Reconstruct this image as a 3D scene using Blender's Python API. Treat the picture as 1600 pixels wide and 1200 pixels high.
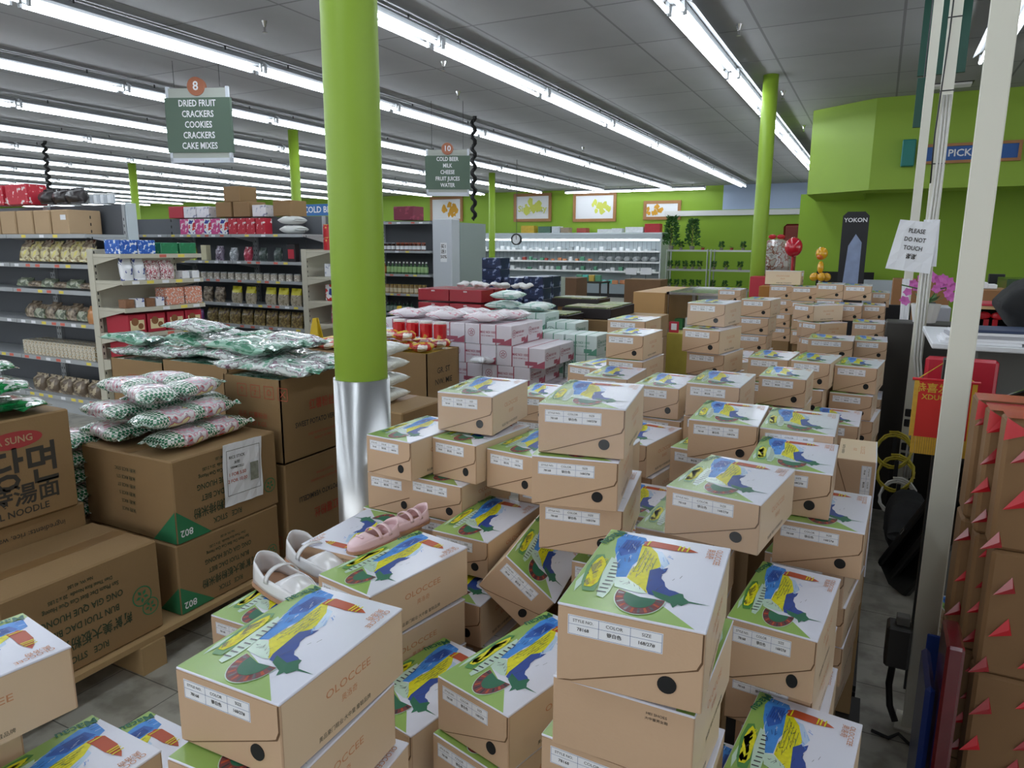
import bpy, math, random
from mathutils import Vector, Matrix, Euler
for o in list(bpy.data.objects): bpy.data.objects.remove(o)
SC = bpy.context.scene
COL = SC.collection
PI = math.pi
R = math.radians

# ------------------------------------------------------------------ camera
F_PX = 1109.0
ROLL = math.atan(0.006)
TH = math.atan((600 - 386.0) / F_PX)
YAW = math.atan(575 / math.hypot(F_PX, 214.0))
CAM_H = 1.6
Fh = Vector((-math.sin(YAW), math.cos(YAW), 0)); Rh = Vector((math.cos(YAW), math.sin(YAW), 0)); ZZ = Vector((0, 0, 1))
Fw = Fh * math.cos(TH) - ZZ * math.sin(TH); U0 = Fh * math.sin(TH) + ZZ * math.cos(TH)
Rv = Rh * math.cos(ROLL) + U0 * math.sin(ROLL); Up = -Rh * math.sin(ROLL) + U0 * math.cos(ROLL)
CP = Vector((0, 0, CAM_H))
cd = bpy.data.cameras.new('camera'); cam = bpy.data.objects.new('camera', cd); COL.objects.link(cam)
cd.sensor_fit = 'HORIZONTAL'; cd.sensor_width = 36; cd.lens = 36 * F_PX / 1600; cd.clip_start = 0.05; cd.clip_end = 200
mw = Matrix.Identity(4)
for i in range(3):
    mw[i][0] = Rv[i]; mw[i][1] = Up[i]; mw[i][2] = -Fw[i]; mw[i][3] = CP[i]
cam.matrix_world = mw
SC.camera = cam

def ray(x, y): return Fw + Rv * ((x - 800) / F_PX) + Up * ((600 - y) / F_PX)
def onz(x, y, z): d = ray(x, y); return CP + d * ((z - CAM_H) / d.z)      # where a sight line meets a height
def ony(x, y, Y): d = ray(x, y); return CP + d * (Y / d.y)                # ... a plane across the aisles
def onx(x, y, X): d = ray(x, y); return CP + d * (X / d.x)

# ------------------------------------------------------------------ world, exposure
w = bpy.data.worlds.new('world'); SC.world = w; w.use_nodes = True
w.node_tree.nodes['Background'].inputs[0].default_value = (0.75, 0.85, 1, 1)
w.node_tree.nodes['Background'].inputs[1].default_value = 0.35
SC.view_settings.view_transform = 'Standard'; SC.view_settings.look = 'None'
SC.view_settings.gamma = 1.0; SC.view_settings.exposure = EXPO = 0.5
SC.view_settings.use_curve_mapping = False
TUBE = 11.0
SC.cycles.use_light_tree = True
SC.cycles.max_bounces = 6
SC.cycles.sample_clamp_indirect = 6

# storefront glazing out of frame to the right: daylight comes through it
def area(n, loc, rot, sx, sy, e, c):
    l = bpy.data.lights.new(n, 'AREA'); l.shape = 'RECTANGLE'; l.size = sx; l.size_y = sy; l.energy = e; l.color = c
    o = bpy.data.objects.new(n, l); COL.objects.link(o); o.location = loc; o.rotation_euler = rot
area('daylight_right', (8.95, 3.0, 1.7), (0, PI / 2, 0), 2.6, 12, 130, (.93, .96, 1))
area('fill_front', (-6, -4.95, 1.9), (PI / 2, 0, 0), 16, 2.4, 160, (.93, .96, 1))  # unseen fill light added behind the camera to brighten the foreground

# ------------------------------------------------------------------ materials
def lin(c):
    if isinstance(c, str):
        c = [int(c[i:i + 2], 16) / 255 for i in (0, 2, 4)]
    return tuple(v / 12.92 if v <= .04045 else ((v + .055) / 1.055) ** 2.4 for v in c[:3]) + (1,)
MATS = {}
def mat(name, col, rough=.6, metal=0, coat=0, var=0, vscale=8, bump=0, bscale=60, spec=.5, alpha=1, trans=0, emit=None, estr=0):
    if name in MATS: return MATS[name]
    m = bpy.data.materials.new(name); m.use_nodes = True; nt = m.node_tree; b = nt.nodes['Principled BSDF']
    c = lin(col)
    b.inputs['Base Color'].default_value = c; b.inputs['Roughness'].default_value = rough
    b.inputs['Metallic'].default_value = metal; b.inputs['Coat Weight'].default_value = coat
    b.inputs['Coat Roughness'].default_value = .12
    b.inputs['Specular IOR Level'].default_value = spec
    if alpha < 1: b.inputs['Alpha'].default_value = alpha
    if trans: b.inputs['Transmission Weight'].default_value = trans
    if emit: b.inputs['Emission Color'].default_value = lin(emit); b.inputs['Emission Strength'].default_value = estr
    if var or bump:
        tc = nt.nodes.new('ShaderNodeTexCoord')
    if var:
        n = nt.nodes.new('ShaderNodeTexNoise'); n.inputs['Scale'].default_value = vscale; n.inputs['Detail'].default_value = 4
        nt.links.new(tc.outputs['Object'], n.inputs['Vector'])
        mx = nt.nodes.new('ShaderNodeMix'); mx.data_type = 'RGBA'
        mx.inputs[6].default_value = tuple(v * (1 - var) for v in c[:3]) + (1,)
        mx.inputs[7].default_value = tuple(min(1, v * (1 + var)) for v in c[:3]) + (1,)
        nt.links.new(n.outputs['Fac'], mx.inputs[0]); nt.links.new(mx.outputs[2], b.inputs['Base Color'])
    if bump:
        n = nt.nodes.new('ShaderNodeTexNoise'); n.inputs['Scale'].default_value = bscale; n.inputs['Detail'].default_value = 3
        nt.links.new(tc.outputs['Object'], n.inputs['Vector'])
        bp = nt.nodes.new('ShaderNodeBump'); bp.inputs['Strength'].default_value = bump; bp.inputs['Distance'].default_value = .01
        nt.links.new(n.outputs['Fac'], bp.inputs['Height']); nt.links.new(bp.outputs[0], b.inputs['Normal'])
    MATS[name] = m
    return m

def ramp_mat(name, stops, scale=20, kind='noise', rough=.35, coat=.4, stretch=(1, 1, 1), bump=.3, const=True, detail=3, metal=0):
    """printed film: a procedural colour pattern cut into flat inks"""
    if name in MATS: return MATS[name]
    m = bpy.data.materials.new(name); m.use_nodes = True; nt = m.node_tree; b = nt.nodes['Principled BSDF']
    tc = nt.nodes.new('ShaderNodeTexCoord'); mp = nt.nodes.new('ShaderNodeMapping'); mp.inputs['Scale'].default_value = stretch
    nt.links.new(tc.outputs['Object'], mp.inputs[0])
    if kind == 'noise':
        n = nt.nodes.new('ShaderNodeTexNoise'); n.inputs['Detail'].default_value = detail; out = n.outputs['Fac']
    elif kind == 'voronoi':
        n = nt.nodes.new('ShaderNodeTexVoronoi'); out = n.outputs['Distance']
    elif kind == 'cell':
        n = nt.nodes.new('ShaderNodeTexVoronoi'); out = n.outputs['Color']
    else:
        n = nt.nodes.new('ShaderNodeTexWave'); n.inputs['Distortion'].default_value = 2; out = n.outputs['Fac']
    n.inputs['Scale'].default_value = scale
    nt.links.new(mp.outputs[0], n.inputs['Vector'])
    cr = nt.nodes.new('ShaderNodeValToRGB'); cr.color_ramp.interpolation = 'CONSTANT' if const else 'LINEAR'
    e = cr.color_ramp.elements
    while len(e) < len(stops): e.new(.5)
    for k, (p, c) in enumerate(stops): e[k].position = p; e[k].color = lin(c)
    nt.links.new(out, cr.inputs[0]); nt.links.new(cr.outputs[0], b.inputs['Base Color'])
    b.inputs['Roughness'].default_value = rough; b.inputs['Coat Weight'].default_value = coat; b.inputs['Metallic'].default_value = metal
    if bump:
        n2 = nt.nodes.new('ShaderNodeTexNoise'); n2.inputs['Scale'].default_value = 25; n2.inputs['Detail'].default_value = 3
        nt.links.new(tc.outputs['Object'], n2.inputs['Vector'])
        bp = nt.nodes.new('ShaderNodeBump'); bp.inputs['Strength'].default_value = bump; bp.inputs['Distance'].default_value = .02
        nt.links.new(n2.outputs['Fac'], bp.inputs['Height']); nt.links.new(bp.outputs[0], b.inputs['Normal'])
    MATS[name] = m
    return m

# ------------------------------------------------------------------ mesh builder
_TXT = {}
def text2d(s, bold=False):
    """flat outline of a line of lettering, height about 1, as vertices and faces"""
    if (s, bold) in _TXT: return _TXT[(s, bold)]
    cu = bpy.data.curves.new('t', 'FONT'); cu.body = s; cu.size = 1; cu.align_x = 'CENTER'; cu.align_y = 'CENTER'
    cu.resolution_u = 2; cu.offset = .018 if bold else 0.004
    ob = bpy.data.objects.new('t', cu); COL.objects.link(ob)
    dg = bpy.context.evaluated_depsgraph_get(); me = ob.evaluated_get(dg).to_mesh()
    vs = [(v.co.x, v.co.y) for v in me.vertices]; fs = [tuple(p.vertices) for p in me.polygons]
    ob.evaluated_get(dg).to_mesh_clear(); bpy.data.objects.remove(ob); bpy.data.curves.remove(cu)
    _TXT[(s, bold)] = (vs, fs)
    return vs, fs

class MB:
    def __init__(s): s.v = []; s.f = []; s.m = []; s.mats = []
    def mi(s, m):
        if m not in s.mats: s.mats.append(m)
        return s.mats.index(m)
    def add(s, vs, fs, m, M=None):
        k = len(s.v); i = s.mi(m)
        s.v += [tuple(M @ Vector(v)) if M else tuple(v) for v in vs]
        for f in fs: s.f.append(tuple(a + k for a in f)); s.m.append(i)
        return s
    def box(s, x0, y0, z0, x1, y1, z1, m, M=None):
        vs = [(x, y, z) for z in (z0, z1) for y in (y0, y1) for x in (x0, x1)]
        return s.add(vs, [(0, 2, 3, 1), (4, 5, 7, 6), (0, 1, 5, 4), (2, 6, 7, 3), (0, 4, 6, 2), (1, 3, 7, 5)], m, M)
    def cbox(s, c, d, m, M=None):
        return s.box(c[0] - d[0] / 2, c[1] - d[1] / 2, c[2] - d[2] / 2, c[0] + d[0] / 2, c[1] + d[1] / 2, c[2] + d[2] / 2, m, M)
    def rbox(s, x0, y0, z0, x1, y1, z1, m, r=.004, M=None):
        """box with chamfered edges"""
        vs = []; idx = {}
        X = (x0, x1); Y = (y0, y1); Z = (z0, z1); sg = (1, -1)
        for a in (0, 1):
            for b in (0, 1):
                for c in (0, 1):
                    for k in range(3):
                        p = [X[a] + (sg[a] * r if k != 0 else 0), Y[b] + (sg[b] * r if k != 1 else 0), Z[c] + (sg[c] * r if k != 2 else 0)]
                        idx[a, b, c, k] = len(vs); vs.append(p)
        fs = []
        for a in (0, 1):
            fs.append([idx[a, b, c, 0] for b, c in ((0, 0), (1, 0), (1, 1), (0, 1))][::1 if a else -1])
            fs.append([idx[c, a, b, 1] for b, c in ((0, 0), (1, 0), (1, 1), (0, 1))][::1 if a else -1])
            fs.append([idx[b, c, a, 2] for b, c in ((0, 0), (1, 0), (1, 1), (0, 1))][::1 if a else -1])
        for a in (0, 1):
            for b in (0, 1):
                fs.append([idx[0, a, b, 1], idx[1, a, b, 1], idx[1, a, b, 2], idx[0, a, b, 2]])
                fs.append([idx[a, 0, b, 0], idx[a, 1, b, 0], idx[a, 1, b, 2], idx[a, 0, b, 2]])
                fs.append([idx[a, b, 0, 0], idx[a, b, 1, 0], idx[a, b, 1, 1], idx[a, b, 0, 1]])
                for c in (0, 1): fs.append([idx[a, b, c, 0], idx[a, b, c, 1], idx[a, b, c, 2]])
        return s.add(vs, [tuple(f) for f in fs if len(set(f)) > 2], m, M)
    def poly(s, pts, m, M=None): return s.add(pts, [tuple(range(len(pts)))], m, M)
    def prism(s, pts, z0, z1, m, M=None):
        n = len(pts)
        return s.add([(x, y, z0) for x, y in pts] + [(x, y, z1) for x, y in pts],
                     [tuple(range(n))[::-1], tuple(range(n, 2 * n))] + [(i, (i + 1) % n, n + (i + 1) % n, n + i) for i in range(n)], m, M)
    def cyl(s, a, b, r0, m, r1=None, seg=12, caps=True):
        a = Vector(a); b = Vector(b); r1 = r0 if r1 is None else r1; d = (b - a).normalized()
        u = d.orthogonal().normalized(); v = d.cross(u); vs = []
        for p, r in ((a, r0), (b, r1)):
            for i in range(seg):
                t = 2 * PI * i / seg; vs.append(p + u * math.cos(t) * r + v * math.sin(t) * r)
        fs = [(i, (i + 1) % seg, seg + (i + 1) % seg, seg + i) for i in range(seg)]
        if caps: fs += [tuple(range(seg))[::-1], tuple(range(seg, 2 * seg))]
        return s.add(vs, fs, m)
    def tube(s, pts, r, m, seg=8):
        pts = [Vector(p) for p in pts]; vs = []; n = len(pts)
        for i, p in enumerate(pts):
            d = (pts[min(i + 1, n - 1)] - pts[max(i - 1, 0)]).normalized()
            u = d.cross(Vector((.31, .2, .93))).normalized(); v = d.cross(u)
            for k in range(seg):
                t = 2 * PI * k / seg; vs.append(p + u * math.cos(t) * r + v * math.sin(t) * r)
        fs = [(i * seg + k, i * seg + (k + 1) % seg, (i + 1) * seg + (k + 1) % seg, (i + 1) * seg + k) for i in range(n - 1) for k in range(seg)]
        return s.add(vs, fs + [tuple(range(seg)), tuple(range((n - 1) * seg, n * seg))], m)
    def lathe(s, prof, m, seg=16, M=None):
        """prof: (radius, height) pairs"""
        vs = [(r * math.cos(2 * PI * i / seg), r * math.sin(2 * PI * i / seg), z) for r, z in prof for i in range(seg)]
        fs = [(j * seg + i, j * seg + (i + 1) % seg, (j + 1) * seg + (i + 1) % seg, (j + 1) * seg + i) for j in range(len(prof) - 1) for i in range(seg)]
        return s.add(vs, fs, m, M)
    def ball(s, c, r, m, seg=10, rings=6, sc=(1, 1, 1)):
        vs = []; fs = []
        for j in range(rings + 1):
            a = PI * j / rings
            for i in range(seg):
                t = 2 * PI * i / seg
                vs.append((c[0] + r * sc[0] * math.sin(a) * math.cos(t), c[1] + r * sc[1] * math.sin(a) * math.sin(t), c[2] + r * sc[2] * math.cos(a)))
        for j in range(rings):
            for i in range(seg): fs.append((j * seg + i, (j + 1) * seg + i, (j + 1) * seg + (i + 1) % seg, j * seg + (i + 1) % seg))
        return s.add(vs, fs, m)
    def text(s, t, M, size, m, bold=False, sx=1.0):
        vs, fs = text2d(t, bold)
        return s.add([(x * size * sx, y * size, 0) for x, y in vs], fs, m, M)
    def build(s, name, parent=None, smooth=False, mods=()):
        me = bpy.data.meshes.new(name); me.from_pydata(s.v, [], s.f)
        for m in s.mats: me.materials.append(m)
        me.polygons.foreach_set('material_index', s.m)
        if smooth: me.polygons.foreach_set('use_smooth', [True] * len(s.f))
        me.update()
        o = bpy.data.objects.new(name, me); COL.objects.link(o)
        if parent: o.parent = parent
        return o

def face_M(origin, xdir, up):
    """matrix of a plane: x along xdir, y along up, normal out"""
    x = Vector(xdir).normalized(); y = Vector(up).normalized(); n = x.cross(y); M = Matrix.Identity(4)
    for i in range(3): M[i][0] = x[i]; M[i][1] = y[i]; M[i][2] = n[i]; M[i][3] = origin[i]
    return M
def tag(o, label, cat, group=None, kind=None):
    if kind: o['kind'] = kind
    if label: o['label'] = label
    if cat: o['category'] = cat
    if group: o['group'] = group
    return o
def empty(name, loc=(0, 0, 0), rz=0, label=None, cat=None, group=None, rot=None):
    o = bpy.data.objects.new(name, None); COL.objects.link(o); o.empty_display_size = .05
    o.location = loc; o.rotation_euler = rot if rot else (0, 0, rz)
    return tag(o, label, cat, group)
def struct(o): o['kind'] = 'structure'; return o
def dup(root, loc, rz=0, label=None, group=None, scale=None, rot=None):
    r = root.copy(); COL.objects.link(r); r.location = loc; r.rotation_euler = rot if rot else (0, 0, rz)
    if scale: r.scale = scale
    if label: r['label'] = label
    if group: r['group'] = group
    for ch in root.children:
        c = ch.copy(); COL.objects.link(c); c.parent = r
        for g in ch.children:
            d = g.copy(); COL.objects.link(d); d.parent = c
    return r
class Proto:
    """the first use places the thing itself, later uses place copies of it"""
    def __init__(s, root): s.r = root; s.used = False
    def put(s, loc, rz=0, label=None, group=None, scale=None, rot=None):
        if s.used: return dup(s.r, loc, rz, label, group, scale, rot)
        s.used = True; r = s.r; r.location = loc; r.rotation_euler = rot if rot else (0, 0, rz)
        if scale: r.scale = scale
        if label: r['label'] = label
        if group: r['group'] = group
        return r


# ------------------------------------------------------------------ palette
GREEN = mat('green_paint', '8fb035', .5, var=.04, vscale=.6)
GREEN_D = mat('green_wall_paint', '8cb02c', .55, var=.03, vscale=.5)
PALEBLUE = mat('pale_blue_paint', 'b5c6e2', .6)
WHITE = mat('white_paint', 'e6e6e4', .45)
CREAMP = mat('cream_painted_steel', 'd9d8ca', .4, var=.04, vscale=3)
STEEL = mat('brushed_steel', 'b9bbbc', .28, metal=.9)
CHROME = mat('chrome', 'd0d0d0', .15, metal=1)
DARK = mat('black_plastic', '1b1c1e', .45)
BLACK = mat('matte_black', '0c0c0d', .7)
SHELFG = mat('shelf_grey', 'a9adb0', .45)
SHELFB = mat('shelf_beige', 'c3bfae', .45)
BACKG = mat('back_panel_grey', '5d6166', .6)
KRAFT = mat('kraft_board', 'c6a687', .55, var=.05, vscale=6, bump=.05, bscale=200, coat=.12)
KRAFT2 = mat('kraft_side', 'dcc4a4', .5, coat=.25, var=.03, vscale=5)
CARD = mat('brown_cardboard', '92754f', .75, var=.07, vscale=5, bump=.08, bscale=90)
CARD2 = mat('pale_cardboard', 'b59a78', .75, var=.06, vscale=5)
CARDD = mat('carton_tape', '8a6b45', .35, coat=.2)
INK = mat('dark_print', '3a3630', .7)
INKG = mat('green_black_print', '36432e', .7)
INKR = mat('red_print', 'b04c34', .6)
INKO = mat('orange_print', 'c98a62', .6)
INKB = mat('blue_print', '2b4f93', .6)
PGREEN = mat('green_carton_print', '2d7a50', .6)
PAPER = mat('white_paper', 'eceef2', .6)
LIDW = mat('lid_white', 'e4e6f3', .3, coat=.35, bump=.05, bscale=12)
LIDG = mat('lid_green', '94b85c', .3, coat=.3, bump=.05, bscale=12)
LBLUE = mat('lid_blue', '3f8fe0', .5, coat=.15, var=.25, vscale=60)
LBLUD = mat('lid_dark_blue', '2a62bd', .5, coat=.15, var=.2, vscale=90)
LPALE = mat('lid_pale_blue', 'bcd6f0', .3, coat=.5)
LYEL = mat('lid_yellow', 'e3dc10', .5, coat=.15, var=.25, vscale=120)
LNAVY = mat('lid_navy', '1f4496', .5, coat=.15, var=.15, vscale=60)
LTEAL = mat('lid_dark_green', '17694b', .5, coat=.15)
LRED = mat('lid_brick_red', 'b94a22', .5, coat=.15)
LMAR = mat('lid_maroon', '743033', .5, coat=.15)
LMINT = mat('lid_mint', 'c4dfcb', .3, coat=.5)
LGRN2 = mat('lid_grass', '4d8f46', .3, coat=.5)
LBLK = mat('lid_black', '23212c', .3, coat=.5)
RED = mat('red_plastic', 'c8202c', .35)
REDP = mat('red_board', 'b9283b', .5)
GLASS = mat('clear_glass', 'ffffff', .05, trans=1)
TUBEM = mat('lit_tube', 'ffffff', .5, emit='eef6ff', estr=TUBE)

# ------------------------------------------------------------------ the room
CZ = 3.55
YB = 23.6
def floor_mat():
    m = bpy.data.materials.new('vinyl_floor_tiles'); m.use_nodes = True; nt = m.node_tree; b = nt.nodes['Principled BSDF']
    tc = nt.nodes.new('ShaderNodeTexCoord'); br = nt.nodes.new('ShaderNodeTexBrick')
    br.offset = 0; br.inputs['Scale'].default_value = 1; br.inputs['Brick Width'].default_value = .305; br.inputs['Row Height'].default_value = .305
    br.inputs['Mortar Size'].default_value = .0022; br.inputs['Color1'].default_value = lin('aaa79c'); br.inputs['Color2'].default_value = lin('a29f94'); br.inputs['Mortar'].default_value = lin('5a5852')
    nt.links.new(tc.outputs['Object'], br.inputs['Vector'])
    n = nt.nodes.new('ShaderNodeTexNoise'); n.inputs['Scale'].default_value = 9; n.inputs['Detail'].default_value = 7; nt.links.new(tc.outputs['Object'], n.inputs['Vector'])
    cr = nt.nodes.new('ShaderNodeValToRGB'); cr.color_ramp.elements[0].position = .36; cr.color_ramp.elements[0].color = (.45, .43, .4, 1); cr.color_ramp.elements[1].position = .55
    nt.links.new(n.outputs['Fac'], cr.inputs[0])
    mx = nt.nodes.new('ShaderNodeMix'); mx.data_type = 'RGBA'; mx.blend_type = 'MULTIPLY'; mx.inputs[0].default_value = .7
    nt.links.new(br.outputs['Color'], mx.inputs[6]); nt.links.new(cr.outputs[0], mx.inputs[7]); nt.links.new(mx.outputs[2], b.inputs['Base Color'])
    b.inputs['Roughness'].default_value = .35
    return m
def ceil_mat():
    m = bpy.data.materials.new('ceiling_tiles'); m.use_nodes = True; nt = m.node_tree; b = nt.nodes['Principled BSDF']
    tc = nt.nodes.new('ShaderNodeTexCoord'); br = nt.nodes.new('ShaderNodeTexBrick')
    br.offset = 0; br.inputs['Scale'].default_value = 1; br.inputs['Brick Width'].default_value = 1.15; br.inputs['Row Height'].default_value = 1.19
    br.inputs['Mortar Size'].default_value = .012; br.inputs['Color1'].default_value = lin('b3b4b6'); br.inputs['Color2'].default_value = lin('adaeb0'); br.inputs['Mortar'].default_value = lin('8a8b8c')
    nt.links.new(tc.outputs['Object'], br.inputs['Vector'])
    n = nt.nodes.new('ShaderNodeTexNoise'); n.inputs['Scale'].default_value = 1.4; n.inputs['Detail'].default_value = 3
    nt.links.new(tc.outputs['Object'], n.inputs['Vector'])
    mx = nt.nodes.new('ShaderNodeMix'); mx.data_type = 'RGBA'; mx.blend_type = 'MULTIPLY'; mx.inputs[0].default_value = .2
    nt.links.new(br.outputs['Color'], mx.inputs[6]); nt.links.new(n.outputs['Fac'], mx.inputs[7]); nt.links.new(mx.outputs[2], b.inputs['Base Color'])
    b.inputs['Roughness'].default_value = .9
    return m
XL, XR, YF = -40, 9, -5
struct(MB().box(XL, YF, -.1, XR, YB + .2, 0, floor_mat()).build('floor'))
struct(MB().box(XL, YF, CZ, XR, YB + .2, CZ + .1, ceil_mat()).build('ceiling'))
wb = MB(); wb.box(XL, YB, 0, -4.58, YB + .2, CZ, GREEN_D); wb.box(-4.58, YB, 2.8, XR, YB + .2, CZ, PALEBLUE); wb.box(-4.58, YB, 0, XR, YB + .2, 2.8, GREEN_D)
struct(wb.build('wall_back'))
struct(MB().box(XL - .2, YF, 0, XL, YB, CZ, GREEN_D).build('wall_left'))
struct(MB().box(XR, YF, 0, XR + .2, YB, CZ, WHITE).build('wall_right'))
struct(MB().box(XL, YF - .2, 0, XR, YF, CZ, WHITE).build('wall_front'))
struct(MB().box(-6.4, YB - .12, 2.62, XR, YB - .001, 2.78, WHITE).build('trim_1'))
# dropped green soffit over the pick-up counter, and the lower wall behind it
so = MB(); pts = [(-1.04, 11.55), (-.22, 10.95), (XR - .01, 10.95), (XR - .01, 11.6), (-.3, 11.6), (-.3, 13.2), (-1.04, 13.2)]
so.prism(pts, 2.38, CZ - .001, GREEN); struct(so.build('wall_soffit'))
struct(MB().box(-1.28, 13.2, 0, XR - .01, 13.4, 2.5, GREEN_D).build('wall_pickup'))

# round painted columns
def column(x, y, r=.08, sleeve=False, lab=''):
    e = empty('column', (x, y, 0), label=lab, cat='column', group='round green columns')
    e['kind'] = 'structure'
    MB().cyl((0, 0, 0), (0, 0, CZ), r, GREEN, seg=40).build('shaft', e, smooth=False)
    if sleeve:
        m = MB(); m.cyl((0, 0, 0), (0, 0, 1.2), r + .006, STEEL, seg=48); m.cyl((-r - .009, 0, 0), (-r - .009, 0, 1.2), .004, STEEL, seg=6); m.build('metal_sleeve', e)
    for p in e.children[0].data.polygons: p.use_smooth = len(p.vertices) == 4
    if sleeve:
        for p in e.children[1].data.polygons: p.use_smooth = len(p.vertices) == 4
    return e
column(-1.40, 1.72, .08, True, 'thick round lime-green column with bare metal sleeve, nearest the camera')
column(-1.30, 9.05, .085, False, 'lime-green column beside the two-tube light row on the right')
column(-9.2, 9.7, .085, False, 'lime-green column just left of the nearest column')
column(-9.5, 17.4, .085, False, 'lime-green column right of the aisle 10 sign')
column(-16.5, 11.85, .09, False, 'short far lime-green column behind the left shelving')

# ------------------------------------------------------------------ light rows
def make_fixture(lab):
    e = empty('fluorescent_light', label=lab, cat='ceiling light', group='rows of fluorescent strip lights')
    L = 2.32
    HSG = mat('fixture_grey', '8f9294', .5)
    h = MB(); h.box(-.04, 0, .05, .04, L, .1, HSG)
    for s in (-1, 1):
        h.add([(s * .05, 0, .1), (s * .13, 0, .045), (s * .13, L, .045), (s * .05, L, .1)], [(0, 1, 2, 3)], HSG)
        h.box(s * .06 - .014, 0, -.02, s * .06 + .014, .018, .07, HSG); h.box(s * .06 - .014, L - .018, -.02, s * .06 + .014, L, .07, HSG)
    h.build('housing', e)
    for s in (-1, 1):
        MB().cyl((s * .06, .02, 0), (s * .06, L - .02, 0), .0165, TUBEM, seg=10).build('tube', e, smooth=True)
    for y in (.4, L - .4): MB().cyl((0, y, .1), (0, y, .15), .008, DARK, seg=6).build('hanger', e)
    return e
TZ = 3.40
fx = Proto(make_fixture('x'))
ROWX = [-1.58 - 2.21 * k for k in range(17)]
for k, x in enumerate(ROWX):
    for j in range(11 if k < 7 else 8):
        y = 20.15 - 2.375 * j
        if k == 0 and y > 17: y -= 0
        # only the stretches that can be seen, or that light what is seen
        if k > 8 and y < 6 and False: continue
        nm = ['first', 'second', 'third', 'fourth', 'fifth', 'sixth', 'seventh', 'eighth', 'ninth', 'tenth', 'eleventh', 'twelfth', 'thirteenth', 'fourteenth', 'fifteenth', 'sixteenth', 'seventeenth'][k]
        nj = ['nearest the back wall', 'second from the back wall', 'third from the back wall', 'fourth from the back wall', 'fifth from the back wall', 'sixth from the back wall', 'seventh from the back wall', 'eighth from the back wall', 'ninth from the back wall', 'tenth from the back wall', 'eleventh from the back wall'][j]
        fx.put((x, y, TZ), 0, 'twin-tube strip light in the %s row from the right, %s' % (nm, nj), 'rows of fluorescent strip lights')
for j, (x, nm) in enumerate(((-5.0, 'right'), (-7.35, 'middle'))):
    fx.put((x, 22.9, TZ), PI / 2, 'strip light running along the back wall, %s one' % nm, 'strip lights along the back wall')
for j in range(4):
    fx.put((.76, -.75 + 2.375 * j, TZ), 0, 'strip light in the rightmost row above the office corner, %s from the front' % ['first', 'second', 'third', 'fourth'][j], 'strip lights above the office corner')

# sprinkler heads
def sprinkler(p, lab):
    m = MB(); m.cyl((0, 0, 0), (0, 0, -.05), .03, CHROME, .012, seg=10); m.cyl((0, 0, -.05), (0, 0, -.09), .01, CHROME, seg=8); m.cyl((0, 0, -.09), (0, 0, -.095), .022, CHROME, seg=10)
    o = m.build('sprinkler_head'); o.location = p; tag(o, lab, 'sprinkler', 'ceiling sprinkler heads')
for (x, y), lab in (((1155, 38), 'largest ceiling sprinkler head, right of the long light row'), ((1224, 142), 'sprinkler head right of the far green column top'), ((1256, 196), 'sprinkler head beside the green soffit corner'), ((693, 96), 'sprinkler head right of the big column'), ((413, 33), 'sprinkler head left of the big column'), ((716, 143), 'sprinkler head above the aisle 10 sign'), ((911, 230), 'small sprinkler head between the two middle light rows')):
    p = onz(x, y, CZ); sprinkler(p, lab)
# air vent by the soffit
p = onz(1480, 132, CZ); v = MB()
for i in range(7): v.box(-.25, -.09 + i * .03, -.03, .25, -.08 + i * .03, 0, WHITE)
v.box(-.27, -.12, -.006, .27, .12, 0, DARK); o = v.build('air_vent'); o.location = p; tag(o, 'white louvred ceiling air vent in front of the green soffit', 'vent')


# ------------------------------------------------------------------ shoe boxes
BW_, BL_, BH_ = .18, .27, .109
ART = [
 (LIDG, [(0, 0), (.93, 0), (.69, .155), (.5, .21), (.3, .27), (.2, .5), (.17, .65), (.13, .97), (.12, 1), (0, 1)]),
 (LPALE, [(.4, .8), (.5, .79), (.6, .65), (.56, .55), (.5, .6)]),
 (LBLUE, [(.138, .966), (.319, .949), (.366, .869), (.365, .634), (.339, .551), (.34, .398), (.271, .373), (.224, .536), (.14, .707), (.101, .868)]),
 (LBLUD, [(.177, .88), (.3, .9), (.31, .72), (.211, .64), (.165, .72)]),
 (LYEL, [(.323, .846), (.37, .86), (.419, .809), (.47, .76), (.514, .666), (.545, .6), (.49, .5), (.52, .4), (.539, .255), (.458, .313), (.348, .392), (.345, .5), (.365, .56), (.345, .695)]),
 (LNAVY, [(.48, .524), (.543, .578), (.56, .56), (.602, .593), (.6, .54), (.58, .5), (.59, .45), (.622, .416), (.64, .37), (.674, .341), (.72, .335), (.754, .322), (.807, .254), (.773, .201), (.691, .235), (.552, .252), (.52, .3)]),
 (LTEAL, [(.754, .322), (.78, .32), (.794, .285), (.833, .256), (.982, .25), (.837, .24), (.798, .195), (.77, .2), (.747, .16), (.72, .2), (.6, .24), (.56, .3), (.7, .27)]),
 (LRED, [(.326, .891), (.389, .918), (.59, .911), (.716, .883), (.776, .856), (.702, .842), (.595, .829), (.426, .833), (.336, .827)]),
 (LMINT, [(.266, .371), (.351, .383), (.46, .32), (.539, .255), (.494, .243), (.299, .264)]),
 (LMINT, [(.052, .13), (.082, .329), (.041, .395), (.02, .24)]),
 (LGRN2, [(.03, .598), (.087, .62), (.135, .53), (.184, .293), (.184, .17), (.104, .156), (.06, .24), (.02, .437)]),
 (LMINT, [(.153, .6), (.2, .58), (.25, .45), (.285, .3), (.288, .2), (.27, .12), (.22, .13), (.19, .25), (.16, .4)]),
]
LH = .00008
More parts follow.
